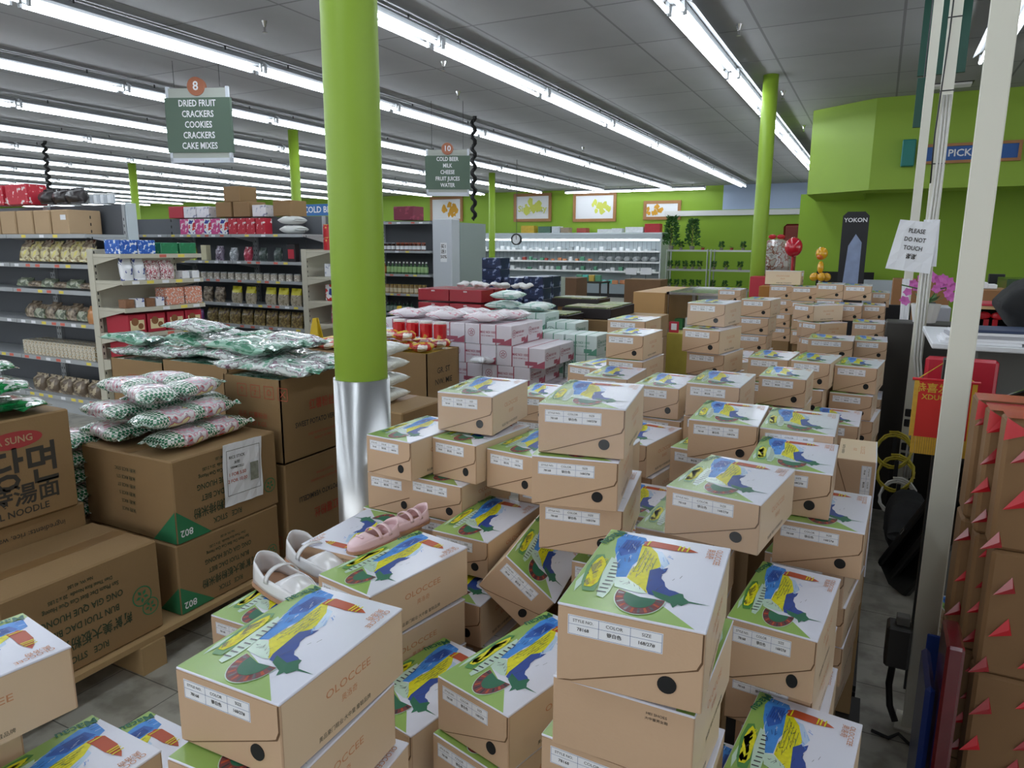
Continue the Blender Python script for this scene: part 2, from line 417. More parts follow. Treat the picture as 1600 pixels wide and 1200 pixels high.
def lid_print(m, z0):
    """the printed picture on the lid: flat inks laid over each other"""
    k = 1
    def P(u, v, z): return ((u - .5) * (BW_ - .001), (v - .5) * (BL_ - .001), z0 + z * LH)
    for mt, pts in ART:
        m.poly([P(u, v, k) for u, v in pts], mt); k += 1
    # roulette wheel, half hidden by the buildings
    cx, cy = .51, .2
    def arc(r0, r1, a0, a1, mt, kk, n=6):
        a = [a0 + (a1 - a0) * i / n for i in range(n + 1)]
        m.poly([P(cx + r1 * math.cos(t), cy + r1 * 1.02 * math.sin(t), kk) for t in a] + [P(cx + r0 * math.cos(t), cy + r0 * 1.02 * math.sin(t), kk) for t in a[::-1]], mt)
    a0, a1 = PI * .93, PI * 2.02
    arc(0.001, .178, a0, a1, LMINT, k, 20); arc(0.001, .172, a0, a1, LMAR, k + 1, 20)
    for i in range(11):
        t = a0 + (a1 - a0) * (i + .5) / 11; arc(.118, .162, t - .06, t + .06, LRED if i % 2 else LBLK, k + 2, 2)
    arc(0.001, .112, a0, a1, LTEAL, k + 3, 16)
    k += 4
    # little racing car: yellow and black wedges, and piano-like stripes
    for mt, pts in ((LYEL, [(.06, .542), (.08, .59), (.112, .56), (.15, .495), (.171, .27), (.146, .207), (.094, .201), (.07, .304), (.05, .467)]),
                    (LBLK, [(.045, .45), (.096, .52), (.125, .47), (.11, .42), (.142, .33), (.125, .29), (.098, .36), (.07, .4)]),
                    (LBLK, [(.075, .25), (.115, .21), (.125, .26), (.09, .31)]), (LRED, [(.12, .23), (.15, .24), (.145, .3), (.125, .28)]), (LRED, [(.09, .53), (.11, .54), (.115, .5), (.095, .49)])):
        m.poly([P(u, v, k) for u, v in pts], mt)
    k += 1
    for i in range(9):
        t = .17 + i * .044; m.poly([P(.2 + .012 * math.sin(i * .5), t, k), P(.27 - max(0, t - .35) * .2, t + .006, k), P(.27 - max(0, t - .35) * .2, t + .016, k), P(.2 + .012 * math.sin(i * .5), t + .012, k)], LBLK)
    for i in range(5):  # window rows in the blue block and folds in the yellow one
        m.poly([P(.19 + i * .022, .74, k), P(.2 + i * .022, .74, k), P(.208 + i * .022, .86, k), P(.2 + i * .022, .86, k)], LNAVY)
        m.poly([P(.37 + i * .03, .46 + i * .015, k), P(.374 + i * .03, .46 + i * .015, k), P(.37 + i * .03, .8 - i * .03, k), P(.366 + i * .03, .8 - i * .03, k)], LBLK if i % 2 else LTEAL)
    for i in range(4):
        m.poly([P(.37 + i * .045, .36 - i * .02, k), P(.376 + i * .045, .35 - i * .02, k), P(.395 + i * .045, .32 - i * .02, k), P(.389 + i * .045, .32 - i * .02, k)], LBLK)
    rs = random.Random(8)
    def stroke(u, v, du, dv, wd, mt): 
        n = math.hypot(du, dv); ox, oy = -dv / n * wd, du / n * wd
        m.poly([P(u, v, k), P(u + du, v + dv, k), P(u + du + ox, v + dv + oy, k), P(u + ox, v + oy, k)], mt)
    for i in range(26): stroke(rs.uniform(.36, .5), rs.uniform(.36, .76), rs.uniform(-.02, .03), rs.uniform(.015, .05), .004, LBLK if i % 3 else LTEAL)
    for i in range(22): stroke(rs.uniform(.14, .33), rs.uniform(.48, .93), rs.uniform(-.03, .02), rs.uniform(.02, .07), .005, LNAVY if i % 2 else LPALE)
    for i in range(12): stroke(rs.uniform(.5, .72), rs.uniform(.27, .5), .01, rs.uniform(.02, .04), .003, LBLK) if i % 2 else stroke(rs.uniform(.3, .48), rs.uniform(.28, .34), .02, rs.uniform(-.01, .03), .003, LBLK)
    for i in range(9): stroke(rs.uniform(.52, .57), rs.uniform(.55, .76), rs.uniform(.02, .06), rs.uniform(-.06, .02), .003, LBLUE)
    for i in range(8): stroke(rs.uniform(.06, .14), rs.uniform(.24, .54), rs.uniform(-.02, .02), rs.uniform(.02, .05), .006, LBLK if i % 2 else LYEL)
    for a in (.36, .61, .64, .68): m.poly([P(a, .833, k), P(a + .013, .833, k), P(a + .02, .905, k), P(a + .007, .905, k)], LYEL)
    m.text('Macau', face_M(P(.062, .875, k), (-.25, -1, 0), (1, -.25, 0)), .024, LTEAL, True)
    m.text('OLOCCEE', face_M(P(.93, .83, k), (0, -1, 0), (1, 0, 0)), .0125, INKO)
    m.text('奥洛奇', face_M(P(.865, .86, k), (0, -1, 0), (1, 0, 0)), .0125, INKO)

def label_print(m):
    """paper end label: three headed columns"""
    y = -BL_ / 2 - .0016; x0, x1, z0, z1 = -.076, .042, .0695, .0965
    m.box(x0, y - .0002, z0, x1, y, z1, PAPER)
    yy = y - .0005
    zc = (z0 + z1) / 2 + .001
    t = .0004
    for a, b, c, d in ((x0 + .001, z0 + .001, x1 - .001, z0 + .001 + t), (x0 + .001, z1 - .001 - t, x1 - .001, z1 - .001), (x0 + .001, zc, x1 - .001, zc + t)):
        m.poly([(a, yy, b), (c, yy, b), (c, yy, d), (a, yy, d)], INKB)
    n = (x1 - x0) / 3
    for i in range(4):
        a = min(max(x0 + n * i, x0 + .001), x1 - .001 - t); m.poly([(a, yy, z0 + .001), (a + t, yy, z0 + .001), (a + t, yy, z1 - .001), (a, yy, z1 - .001)], INKB)
    for i, (s1, s2) in enumerate((('STYLE NO.', '78168'), ('COLOR', '银白色'), ('SIZE', '168/27#'))):
        cx = x0 + n * (i + .5)
        m.text(s1, face_M((cx, yy, zc + .0055), (1, 0, 0), (0, 0, 1)), .0062 if i else .0056, INK)
        m.text(s2, face_M((cx, yy, zc - .0058), (1, 0, 0), (0, 0, 1)), .0062, INK, True)

def make_shoe_box():
    e = empty('shoe_box', cat='shoe box', group='kraft shoe boxes with painted lids', label='x')
    W, L, H = BW_, BL_, BH_
    b = MB(); b.rbox(-W / 2, -L / 2, 0, W / 2, L / 2, H - .002, KRAFT, .0015)
    for s in (1, -1):
        x = s * (W / 2 + .0003); dirx = (0, s, 0)
        b.poly([(x - s * .0001, -L / 2 + .003, .001), (x - s * .0001, L / 2 - .003, .001), (x - s * .0001, L / 2 - .003, H - .004), (x - s * .0001, -L / 2 + .003, H - .004)][::s], KRAFT2)
        b.text('OLOCCEE', face_M((x, 0, H * .62), dirx, (0, 0, 1)), .017, INKO, sx=1.3)
        b.text('奥洛奇', face_M((x, 0, H * .42), dirx, (0, 0, 1)), .012, INKO)
        b.text('奥品豪门鞋业·大中童·童鞋品牌', face_M((x, -.01, H * .12), dirx, (0, 0, 1)), .0085, INK)
    b.text('HEI SHOES', face_M((-.045, L / 2 + .0004, H * .86), (-1, 0, 0), (0, 0, 1)), .0055, INK)
    b.text('大中童男女鞋', face_M((-.045, L / 2 + .0004, H * .79), (-1, 0, 0), (0, 0, 1)), .0048, INK)
    b.build('body', e)
    l = MB(); l.rbox(-W / 2 - .0006, -L / 2 - .0006, H - .004, W / 2 + .0006, L / 2 + .0006, H, LIDW, .0012)
    lid_print(l, H); l.build('lid', e)
    # tuck flap of the lid on the end
    f = MB(); y = -L / 2
    pts = [(-W / 2 + .001, H - .004), (-W / 2 + .001, .003), (-W / 2 + .02, .006), (W / 2 - .022, H * .49), (W / 2 - .008, H * .54), (W / 2 - .003, H * .64), (W / 2 - .003, H - .004)]
    f.add([(x, y - .0015, z) for x, z in pts] + [(x, y, z) for x, z in pts], [tuple(range(7)), tuple(range(7, 14))[::-1]] + [(i, 7 + i, 7 + (i + 1) % 7, (i + 1) % 7) for i in range(7)], KRAFT)
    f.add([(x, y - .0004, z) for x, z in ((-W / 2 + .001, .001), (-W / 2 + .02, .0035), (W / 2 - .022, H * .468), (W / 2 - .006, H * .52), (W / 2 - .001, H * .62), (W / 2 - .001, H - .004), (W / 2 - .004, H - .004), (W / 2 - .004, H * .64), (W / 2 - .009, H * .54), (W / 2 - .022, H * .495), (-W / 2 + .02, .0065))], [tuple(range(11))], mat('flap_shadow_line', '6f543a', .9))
    f.build('end_flap', e)
    p = MB(); label_print(p); p.build('end_label', e)
    h = MB(); h.cyl((W * .27, -L / 2 - .0012, H * .27), (W * .27, -L / 2 + .01, H * .27), .0115, BLACK, seg=20); h.build('finger_hole', e)
    return e
SB_PROTO = Proto(make_shoe_box())
carton_proto = None
BOXDESC = {
 'F': 'large front-left one, its lettered side facing right', 'G': 'front one between the left and tall right stacks', 'E': 'one just behind the big front-left box',
 'I': 'one with lettered side below the green column stacks', 'L': 'tallest stack at front centre, near the camera', 'L2': 'second from top of the tall front-centre stack',
 'N': 'right of the tall front-centre stack, label half hidden', 'M': 'glossy one right behind the tall front-centre stack', 'R': 'wrapped one jutting out, plastic on its side',
 'S': 'right-hand one by the aisle, lid facing up', 'T': 'one on the right with a hole over the aisle edge', 'U': 'flat one behind, right rear of the jutting box',
 'V': 'low one at the right edge above the yellow cables', 'X': 'right-edge one beside the yellow cables, top of two', 'Y': 'one left of the right-edge pair', 'Z': 'one in the fourth row with pale side',
 'AA': 'back-row one left of the right-edge pair', 'AB': 'small back-row one at the foot of the tall kraft stack', 'AC': 'askew one wedged in the back row', 'AD': 'very shiny crinkled-wrap one in the middle of the pile',
 'AF': 'one underneath the jutting crinkled box', 'AG': 'one between the centre stacks with half-covered label', 'AH': 'one half hidden right of the biggest centre stack', 'AI': 'one left of the crinkled middle box',
 'AJ': 'topmost glaring white-topped one at centre', 'AK': 'second one in the centre stack', 'AM': 'top one right of the green column', 'AN': 'leftmost one beside the column sleeve',
 'AO': 'one under the gap left of the topmost pair', 'AP': 'one left of the centre stack with dark side', 'AQ': 'one low beside the column sleeve', 'AR': 'one low behind the tilted lettered box',
 'AV': 'leftmost back one beside the pale green cases', 'AW': 'back-left one with crinkled glossy lid', 'AX': 'front one of the far left pair', 'AY': 'rear one of the far left pair',
 'AZ': 'lower one of the far middle stack', 'BA': 'top one of the far middle stack, shiny lid', 'BB': 'top one of the three-high far stack', 'BC': 'middle one of the three-high far stack', 'BD': 'bottom one of the three-high far stack',
 'BE': 'lone far one before the glass freezer', 'BF': 'far row, first from the left', 'BG': 'cream one lying crosswise on the far row', 'BH': 'far row, second from the left', 'BI': 'far row, third, tallest in the row',
 'BJ': 'far row, fourth, before the white counter', 'BK': 'far row, last and lowest at right', 'BL': 'turned one showing its pale long side at the back', 'BN': 'far one beside the turned pale box', 'BO': 'far right one under the row end',
 'BP': 'turned one under the pale long-sided box', 'BS': 'far right one above the two wide boxes', 'BT': 'wide far one with hidden hole', 'BU': 'far right wide one at the dark edge',
 'LA': 'bottom-left corner one, lettered side facing right', 'LC': 'bottom edge one right of the corner box', 'LD': 'low one between corner box and front-left stack', 'SA': 'one carrying the white shoes',
 'SB': 'upside-down-printed one carrying the pink sandals', 'K': 'low one in the gap, hole visible', 'J': 'one tipped on its edge in the gap', 'LM': 'one tucked behind the tall front-centre stack', 'MB': 'dim green-topped one behind the glossy box',
 'P': 'bottom-right one with lid towards the camera', 'Q': 'low one left of the bottom-right box', 'BW': 'bottom edge one showing the blue corner of its lid', 'H': 'white-topped one under the front middle box', 'AU': 'one behind, left of the glaring white-topped one', 'AL': ''}
ORD = ['', 'directly under the', 'second below the', 'third below the', 'fourth below the', 'fifth below the', 'sixth below the', 'seventh below the', 'eighth below the']
FLIP = {'SB', 'L2'}
WRAPPED = {'AJ', 'AD', 'R', 'M', 'BA', 'AW', 'AI', 'AM', 'U', 'S'}
def film_mat():
    m = mat('clear_shrink_film', 'f4f6fa', .12, coat=0, alpha=.08)
    nt = m.node_tree; b = nt.nodes['Principled BSDF']; b.inputs['Specular IOR Level'].default_value = 1
    tc = nt.nodes.new('ShaderNodeTexCoord'); mp = nt.nodes.new('ShaderNodeMapping'); mp.inputs['Scale'].default_value = (6, 30, 20); nt.links.new(tc.outputs['Object'], mp.inputs[0])
    n = nt.nodes.new('ShaderNodeTexNoise'); n.inputs['Scale'].default_value = 2; n.inputs['Detail'].default_value = 3; n.inputs['Distortion'].default_value = 1.2
    nt.links.new(mp.outputs[0], n.inputs['Vector'])
    bp = nt.nodes.new('ShaderNodeBump'); bp.inputs['Strength'].default_value = .9; bp.inputs['Distance'].default_value = .006; nt.links.new(n.outputs['Fac'], bp.inputs['Height']); nt.links.new(bp.outputs[0], b.inputs['Normal'])
    return m
FILM = film_mat(); _fm = []
def wrap_film(o):
    if not _fm:
        b = MB(); b.rbox(-BW_ / 2 - .0012, -BL_ / 2 - .0035, .0015, BW_ / 2 + .0012, BL_ / 2 + .0012, BH_ + .0021, FILM, .002); q = b.build('plastic_film', o); _fm.append(q.data)
    else:
        q = bpy.data.objects.new('plastic_film', _fm[0]); COL.objects.link(q); q.parent = o
    q['label'] = 'clear glossy plastic film around the box'
def place_boxes(tab):
    global carton_proto
    seen = {}
    for n, x, y, z, yaw, t1, t2, W, L, H, kind in tab:
        base = n.rstrip("'"); lv = n.count("'")
        d = BOXDESC.get(base) or base
        seen[n] = seen.get(n, 0) + 1
        if lv == 0: lab = 'shoe box: ' + d
        else: lab = 'shoe box %s %s' % (ORD[min(lv, 8)], d)
        if seen[n] > 1: lab = lab.replace('box', 'box set back', 1)
        lab = ' '.join(lab.replace(',', '').split()[:16])
        if kind == 0:
            a = yaw + (180 if base in FLIP and lv == 0 else 0)
            rot = (Euler((R(t1), R(t2), 0)).to_matrix())
            M = Matrix.Rotation(R(yaw), 3, 'Z') @ Matrix.Rotation(R(t1), 3, 'X') @ Matrix.Rotation(R(t2), 3, 'Y')
            # the table gives the middle of the lid's height line; shift to the base
            H -= .0022; W *= .984; L *= .984; top = Vector((x, y, z + H)); basep = top + M @ Vector((0, 0, -H))
            if base in FLIP and lv == 0: M = M @ Matrix.Rotation(PI, 3, 'Z')
            o = SB_PROTO.put(basep, 0, lab, 'kraft shoe boxes with painted lids', (W / BW_, L / BL_, H / BH_), M.to_euler())
            if lv == 0 and base in WRAPPED: wrap_film(o)
        else:
            if carton_proto is None:
                m = MB(); m.rbox(-.5, -.5, 0, .5, .5, 1, CARD, .004); r = m.build('shipping_carton'); tag(r, 'x', 'carton', 'cartons beneath the shoe boxes'); carton_proto = Proto(r)
            carton_proto.put((x, y, z), R(yaw), ' '.join(('brown carton deep under the %s' % d.replace(',', '')).split()[:15]), 'cartons beneath the shoe boxes', (W, L, H))
TAB = [
('F', -0.689, 0.686, 0.947, 1.2, 0.0, 0.0, 0.181, 0.264, 0.111, 0),
('G', -0.498, 1.055, 0.769, -14.3, 0.0, 0.0, 0.165, 0.303, 0.106, 0),
('E', -0.863, 1.155, 0.828, -9.6, 0.0, 0.0, 0.157, 0.293, 0.115, 0),
('I', -0.856, 1.552, 0.803, -1.3, 0.0, 0.0, 0.164, 0.292, 0.1, 0),
('L', -0.24, 0.897, 1.054, 4.1, 0.0, 0.0, 0.185, 0.26, 0.11, 0),
('L2', -0.245, 0.924, 0.934, 0.0, 0.0, 0.0, 0.192, 0.264, 0.105, 0),
('N', -0.099, 1.362, 0.825, -5.0, 0.0, 0.0, 0.155, 0.278, 0.123, 0),
('M', -0.357, 1.656, 0.853, -1.7, 0.0, 0.0, 0.186, 0.261, 0.109, 0),
('R', -0.23, 1.471, 1.03, -7.4, 0.0, 0.0, 0.189, 0.268, 0.105, 0),
('S', -0.075, 1.865, 0.771, -8.3, 0.0, 0.0, 0.186, 0.281, 0.101, 0),
('T', -0.138, 1.753, 1.017, 0.2, 0.0, 0.0, 0.182, 0.27, 0.108, 0),
('U', -0.149, 2.022, 1.037, 0.3, 0.0, 0.0, 0.181, 0.269, 0.109, 0),
('V', -0.092, 2.847, 0.875, -1.0, 0.0, 0.0, 0.169, 0.27, 0.116, 0),
('X', -0.033, 3.376, 1.01, -6.1, 0.0, 0.0, 0.165, 0.272, 0.114, 0),
('Y', -0.202, 3.293, 1.03, -6.3, 0.0, 0.0, 0.155, 0.275, 0.113, 0),
('Z', -0.271, 2.821, 1.036, -1.7, 0.0, 0.0, 0.165, 0.25, 0.109, 0),
('AA', -0.393, 3.443, 1.013, -4.0, 0.0, 0.0, 0.176, 0.277, 0.109, 0),
('AB', -0.682, 4.135, 0.909, 2.8, 0.0, 0.0, 0.178, 0.273, 0.109, 0),
('AD', -0.431, 2.392, 1.064, -1.4, 0.0, 0.0, 0.171, 0.272, 0.114, 0),
('AF', -0.332, 2.001, 1.044, 1.7, 0.0, 0.0, 0.18, 0.271, 0.109, 0),
('AG', -0.379, 2.082, 0.936, -8.1, 0.0, 0.0, 0.179, 0.277, 0.107, 0),
('AH', -0.648, 2.199, 0.902, -9.1, 0.0, 0.0, 0.18, 0.272, 0.108, 0),
('AI', -0.65, 2.53, 1.014, -1.4, 0.0, 0.0, 0.165, 0.278, 0.115, 0),
('AJ', -0.526, 1.432, 1.185, 9.1, 0.0, 0.0, 0.18, 0.277, 0.106, 0),
('AK', -0.633, 1.729, 0.961, -1.8, 0.0, 0.0, 0.167, 0.273, 0.117, 0),
('AM', -1.003, 1.793, 1.087, 4.4, 0.0, 0.0, 0.172, 0.269, 0.114, 0),
('AN', -1.139, 1.65, 0.976, -4.7, 0.0, 0.0, 0.16, 0.273, 0.112, 0),
('AO', -0.972, 1.725, 0.97, -6.9, 0.0, 0.0, 0.152, 0.27, 0.113, 0),
('AP', -0.811, 1.753, 0.952, -6.3, 0.0, 0.0, 0.162, 0.27, 0.113, 0),
('AQ', -1.204, 1.726, 0.836, 0.4, 0.0, 0.0, 0.168, 0.27, 0.117, 0),
('AV', -1.148, 3.183, 0.951, -16.4, 0.0, 0.0, 0.179, 0.271, 0.109, 0),
('AW', -0.899, 2.685, 1.005, 1.6, 0.0, 0.0, 0.176, 0.276, 0.109, 0),
('AX', -0.958, 3.11, 1.119, -2.1, 0.0, 0.0, 0.174, 0.275, 0.111, 0),
('AY', -1.092, 3.533, 1.139, -1.1, 0.0, 0.0, 0.2, 0.27, 0.109, 0),
('AZ', -0.664, 3.361, 1.133, -11.0, 0.0, 0.0, 0.179, 0.268, 0.11, 0),
('BA', -0.684, 3.485, 1.243, -5.7, 0.0, 0.0, 0.18, 0.27, 0.109, 0),
('BB', -0.645, 4.75, 1.183, -5.7, 0.0, 0.0, 0.181, 0.27, 0.109, 0),
('BC', -0.657, 4.75, 1.073, -2.9, 0.0, 0.0, 0.18, 0.27, 0.109, 0),
('BE', -1.051, 6.035, 1.168, 0.0, 0.0, 0.0, 0.18, 0.27, 0.109, 0),
('BF', -0.664, 6.035, 1.213, 0.0, 0.0, 0.0, 0.17, 0.27, 0.109, 0),
('BH', -0.487, 5.935, 1.211, 0.0, 0.0, 0.0, 0.18, 0.27, 0.109, 0),
('BI', -0.305, 5.835, 1.243, 0.0, 0.0, 0.0, 0.185, 0.27, 0.109, 0),
('BJ', -0.121, 5.835, 1.237, 0.0, 0.0, 0.0, 0.185, 0.27, 0.109, 0),
('BL', -0.342, 5.258, 1.125, -39.6, 0.0, 0.0, 0.18, 0.27, 0.109, 0),
('BN', -0.165, 5.495, 1.119, 0.0, 0.0, 0.0, 0.18, 0.27, 0.109, 0),
('BP', -0.346, 5.462, 0.992, -20.7, 0.0, 0.0, 0.181, 0.27, 0.108, 0),
('BS', -0.026, 5.135, 1.036, 0.0, 0.0, 0.0, 0.185, 0.27, 0.109, 0),
('BT', -0.207, 4.535, 0.987, 0.0, 0.0, 0.0, 0.24, 0.27, 0.109, 0),
('BU', -0.002, 4.615, 0.983, 0.0, 0.0, 0.0, 0.17, 0.27, 0.109, 0),
('LA', -1.176, 0.47, 0.876, -8.0, 0.0, 0.0, 0.178, 0.27, 0.11, 0),
('LC', -1.019, 0.494, 0.72, -1.1, 0.0, 0.0, 0.18, 0.27, 0.109, 0),
('SA', -1.113, 1.084, 0.721, 1.1, 0.0, 0.0, 0.18, 0.27, 0.109, 0),
('SB', -1.111, 1.354, 0.778, 1.9, 0.0, 0.0, 0.181, 0.268, 0.109, 0),
('K', -0.825, 1.42, 0.683, -1.7, 0.0, 0.0, 0.17, 0.22, 0.109, 0),
('J', -0.64, 1.455, 0.773, 7.1, 2.1, 39.5, 0.15, 0.27, 0.112, 0),
('LM', -0.505, 1.53, 0.803, 1.2, 0.0, 0.0, 0.11, 0.27, 0.107, 0),
('MB', -0.537, 1.886, 0.791, 0.0, 0.0, 0.0, 0.18, 0.27, 0.109, 0),
('AR', -1.024, 1.694, 0.862, -2.9, 0.0, 0.0, 0.18, 0.27, 0.109, 0),
('P', -0.051, 1.122, 0.691, -5.2, 0.0, 0.0, 0.175, 0.265, 0.109, 0),
('Q', -0.119, 1.102, 0.581, -2.9, 0.0, 0.0, 0.18, 0.27, 0.109, 0),
('BW', -0.643, 0.88, 0.551, -4.0, 0.0, 0.0, 0.18, 0.27, 0.109, 0),
('H', -0.709, 1.044, 0.659, -11.5, 0.0, 0.0, 0.18, 0.27, 0.109, 0),
('LD', -1.088, 0.639, 0.612, -1.1, 0.0, 0.0, 0.18, 0.27, 0.109, 0),
('AU', -1.275, 2.794, 0.876, 5.7, 0.0, 0.0, 0.167, 0.291, 0.109, 0),
('BG', -0.656, 6.0, 1.324, 85.9, 0.0, 0.0, 0.12, 0.27, 0.109, 0),
('BK', 0.031, 6.035, 1.181, 0.0, 0.0, 0.0, 0.12, 0.27, 0.109, 0),
('BO', -0.005, 5.635, 1.113, 0.0, 0.0, 0.0, 0.14, 0.27, 0.109, 0),
('AC', -0.67, 3.771, 0.921, -43.0, 0.0, 0.0, 0.18, 0.27, 0.109, 0),
('BD', -0.669, 4.75, 0.963, 0.0, 0.0, 0.0, 0.18, 0.27, 0.109, 0),
("BI'", -0.305, 5.787, 1.136, -0.2, 0.0, 0.0, 0.179, 0.262, 0.107, 0),
("BF'", -0.651, 6.023, 1.105, -1.8, 0.0, 0.0, 0.17, 0.27, 0.108, 0),
("BH'", -0.487, 5.907, 1.104, -1.4, 0.0, 0.0, 0.162, 0.243, 0.107, 0),
("AJ'", -0.537, 1.416, 1.078, 11.2, 0.0, 0.0, 0.18, 0.277, 0.107, 0),
("BK'", 0.013, 6.061, 1.074, 0.4, 0.0, 0.0, 0.12, 0.27, 0.106, 0),
("BE'", -1.055, 6.059, 1.059, 0.9, 0.0, 0.0, 0.18, 0.27, 0.109, 0),
("AY'", -1.082, 3.533, 1.031, -3.5, 0.0, 0.0, 0.2, 0.27, 0.108, 0),
("AZ'", -0.649, 3.385, 1.027, -8.6, 0.0, 0.0, 0.179, 0.268, 0.106, 0),
("BI''", -0.298, 5.805, 1.028, 0.7, 0.0, 0.0, 0.179, 0.262, 0.107, 0),
("BL'", -0.29, 5.171, 1.016, -39.4, 0.0, 0.0, 0.162, 0.243, 0.108, 0),
("AX'", -0.947, 3.098, 1.012, -3.7, 0.0, 0.0, 0.174, 0.275, 0.107, 0),
("BO'", -0.019, 5.654, 1.007, -1.8, 0.0, 0.0, 0.14, 0.27, 0.106, 0),
("BF''", -0.656, 6.027, 0.996, -2.6, 0.0, 0.0, 0.17, 0.27, 0.109, 0),
("BH''", -0.474, 5.906, 0.995, -1.0, 0.0, 0.0, 0.162, 0.243, 0.108, 0),
("AJ''", -0.527, 1.444, 0.969, 9.1, 0.0, 0.0, 0.18, 0.277, 0.109, 0),
("BK''", 0.02, 6.075, 0.966, 1.0, 0.0, 0.0, 0.12, 0.27, 0.108, 0),
("AD'", -0.439, 2.417, 0.955, -2.0, 0.0, 0.0, 0.171, 0.272, 0.108, 0),
("BE''", -1.039, 6.071, 0.951, -0.2, 0.0, 0.0, 0.18, 0.27, 0.108, 0),
("U'", -0.156, 2.029, 0.93, 3.1, 0.0, 0.0, 0.181, 0.269, 0.106, 0),
("BS'", -0.03, 5.129, 0.927, 1.8, 0.0, 0.0, 0.185, 0.27, 0.109, 0),
("Z'", -0.274, 2.792, 0.929, -3.5, 0.0, 0.0, 0.165, 0.25, 0.107, 0),
("Y'", -0.216, 3.277, 0.922, -7.4, 0.0, 0.0, 0.15, 0.266, 0.107, 0),
("AY''", -1.095, 3.55, 0.921, -2.4, 0.0, 0.0, 0.2, 0.27, 0.109, 0),
("BI'''", -0.28, 5.79, 0.92, 0.8, 0.0, 0.0, 0.179, 0.262, 0.108, 0),
("AZ''", -0.644, 3.409, 0.92, -9.7, 0.0, 0.0, 0.179, 0.268, 0.106, 0),
("AI'", -0.634, 2.536, 0.905, -4.0, 0.0, 0.0, 0.165, 0.278, 0.108, 0),
("T'", -0.06, 1.722, 0.909, -2.2, 0.0, 0.0, 0.182, 0.27, 0.108, 0),
("BL''", -0.29, 5.174, 0.908, -38.8, 0.0, 0.0, 0.162, 0.243, 0.108, 0),
("X'", -0.045, 3.35, 0.903, -4.5, 0.0, 0.0, 0.165, 0.272, 0.107, 0),
("AA'", -0.385, 3.42, 0.904, -1.3, 0.0, 0.0, 0.176, 0.277, 0.109, 0),
("AX''", -0.947, 3.069, 0.903, -1.7, 0.0, 0.0, 0.174, 0.275, 0.108, 0),
("AW'", -0.894, 2.656, 0.897, 2.9, 0.0, 0.0, 0.176, 0.276, 0.108, 0),
("BO''", -0.02, 5.632, 0.9, -2.6, 0.0, 0.0, 0.14, 0.27, 0.106, 0),
("BF'''", -0.646, 6.046, 0.886, -3.8, 0.0, 0.0, 0.17, 0.27, 0.109, 0),
("BH'''", -0.469, 5.878, 0.888, -1.5, 0.0, 0.0, 0.162, 0.243, 0.107, 0),
("BP'", -0.336, 5.484, 0.883, -21.9, 0.0, 0.0, 0.181, 0.27, 0.109, 0),
("BT'", -0.227, 4.492, 0.879, 2.2, 0.0, 0.0, 0.24, 0.27, 0.108, 0),
("BU'", -0.011, 4.63, 0.874, -0.5, 0.0, 0.0, 0.17, 0.27, 0.109, 0),
("BK'''", 0.021, 6.056, 0.856, 1.7, 0.0, 0.0, 0.12, 0.27, 0.109, 0),
("BD'", -0.665, 4.763, 0.855, -2.7, 0.0, 0.0, 0.18, 0.27, 0.108, 0),
("AP'", -0.748, 1.831, 0.844, -7.7, 0.0, 0.0, 0.162, 0.27, 0.107, 0),
("AD''", -0.437, 2.42, 0.847, -2.7, 0.0, 0.0, 0.171, 0.272, 0.107, 0),
("AV'", -1.161, 3.182, 0.842, -18.5, 0.0, 0.0, 0.179, 0.271, 0.109, 0),
("BE'''", -1.035, 6.101, 0.842, -2.3, 0.0, 0.0, 0.18, 0.27, 0.109, 0),
("F'", -0.685, 0.659, 0.839, 3.0, 0.0, 0.0, 0.181, 0.264, 0.108, 0),
("L2'", -0.261, 0.933, 0.826, -2.4, 0.0, 0.0, 0.192, 0.264, 0.108, 0),
("BS''", -0.046, 5.146, 0.82, -0.5, 0.0, 0.0, 0.185, 0.27, 0.107, 0),
("Z''", -0.294, 2.821, 0.822, -3.9, 0.0, 0.0, 0.165, 0.25, 0.106, 0),
("AY'''", -1.093, 3.579, 0.813, -3.3, 0.0, 0.0, 0.2, 0.27, 0.108, 0),
("AC'", -0.663, 3.741, 0.814, -43.8, 0.0, 0.0, 0.18, 0.27, 0.107, 0),
("Y''", -0.213, 3.277, 0.813, -4.9, 0.0, 0.0, 0.15, 0.266, 0.108, 0),
("BI''''", -0.271, 5.784, 0.15, -1.6, 0.0, 0.0, 0.162, 0.236, 0.77, 1),
("AZ'''", -0.655, 3.381, 0.812, -10.9, 0.0, 0.0, 0.179, 0.268, 0.107, 0),
("AB'", -0.684, 4.15, 0.802, 4.3, 0.0, 0.0, 0.178, 0.273, 0.106, 0),
("BL'''", -0.274, 5.188, 0.799, -37.8, 0.0, 0.0, 0.162, 0.243, 0.108, 0),
("AI''", -0.629, 2.518, 0.798, -3.2, 0.0, 0.0, 0.165, 0.278, 0.107, 0),
("AA''", -0.405, 3.447, 0.797, 0.8, 0.0, 0.0, 0.176, 0.277, 0.106, 0),
("AX'''", -0.965, 3.088, 0.796, -0.1, 0.0, 0.0, 0.174, 0.275, 0.107, 0),
("AH'", -0.635, 2.219, 0.795, -8.7, 0.0, 0.0, 0.18, 0.272, 0.106, 0),
("X''", -0.03, 3.362, 0.796, -6.0, 0.0, 0.0, 0.165, 0.272, 0.107, 0),
("BO'''", -0.038, 5.639, 0.791, -4.5, 0.0, 0.0, 0.14, 0.27, 0.108, 0),
("AW''", -0.906, 2.674, 0.791, 1.3, 0.0, 0.0, 0.176, 0.276, 0.106, 0),
("BF''''", -0.647, 6.037, 0.15, -3.4, 0.0, 0.0, 0.153, 0.243, 0.736, 1),
("BH''''", -0.461, 5.903, 0.15, -2.4, 0.0, 0.0, 0.146, 0.219, 0.738, 1),
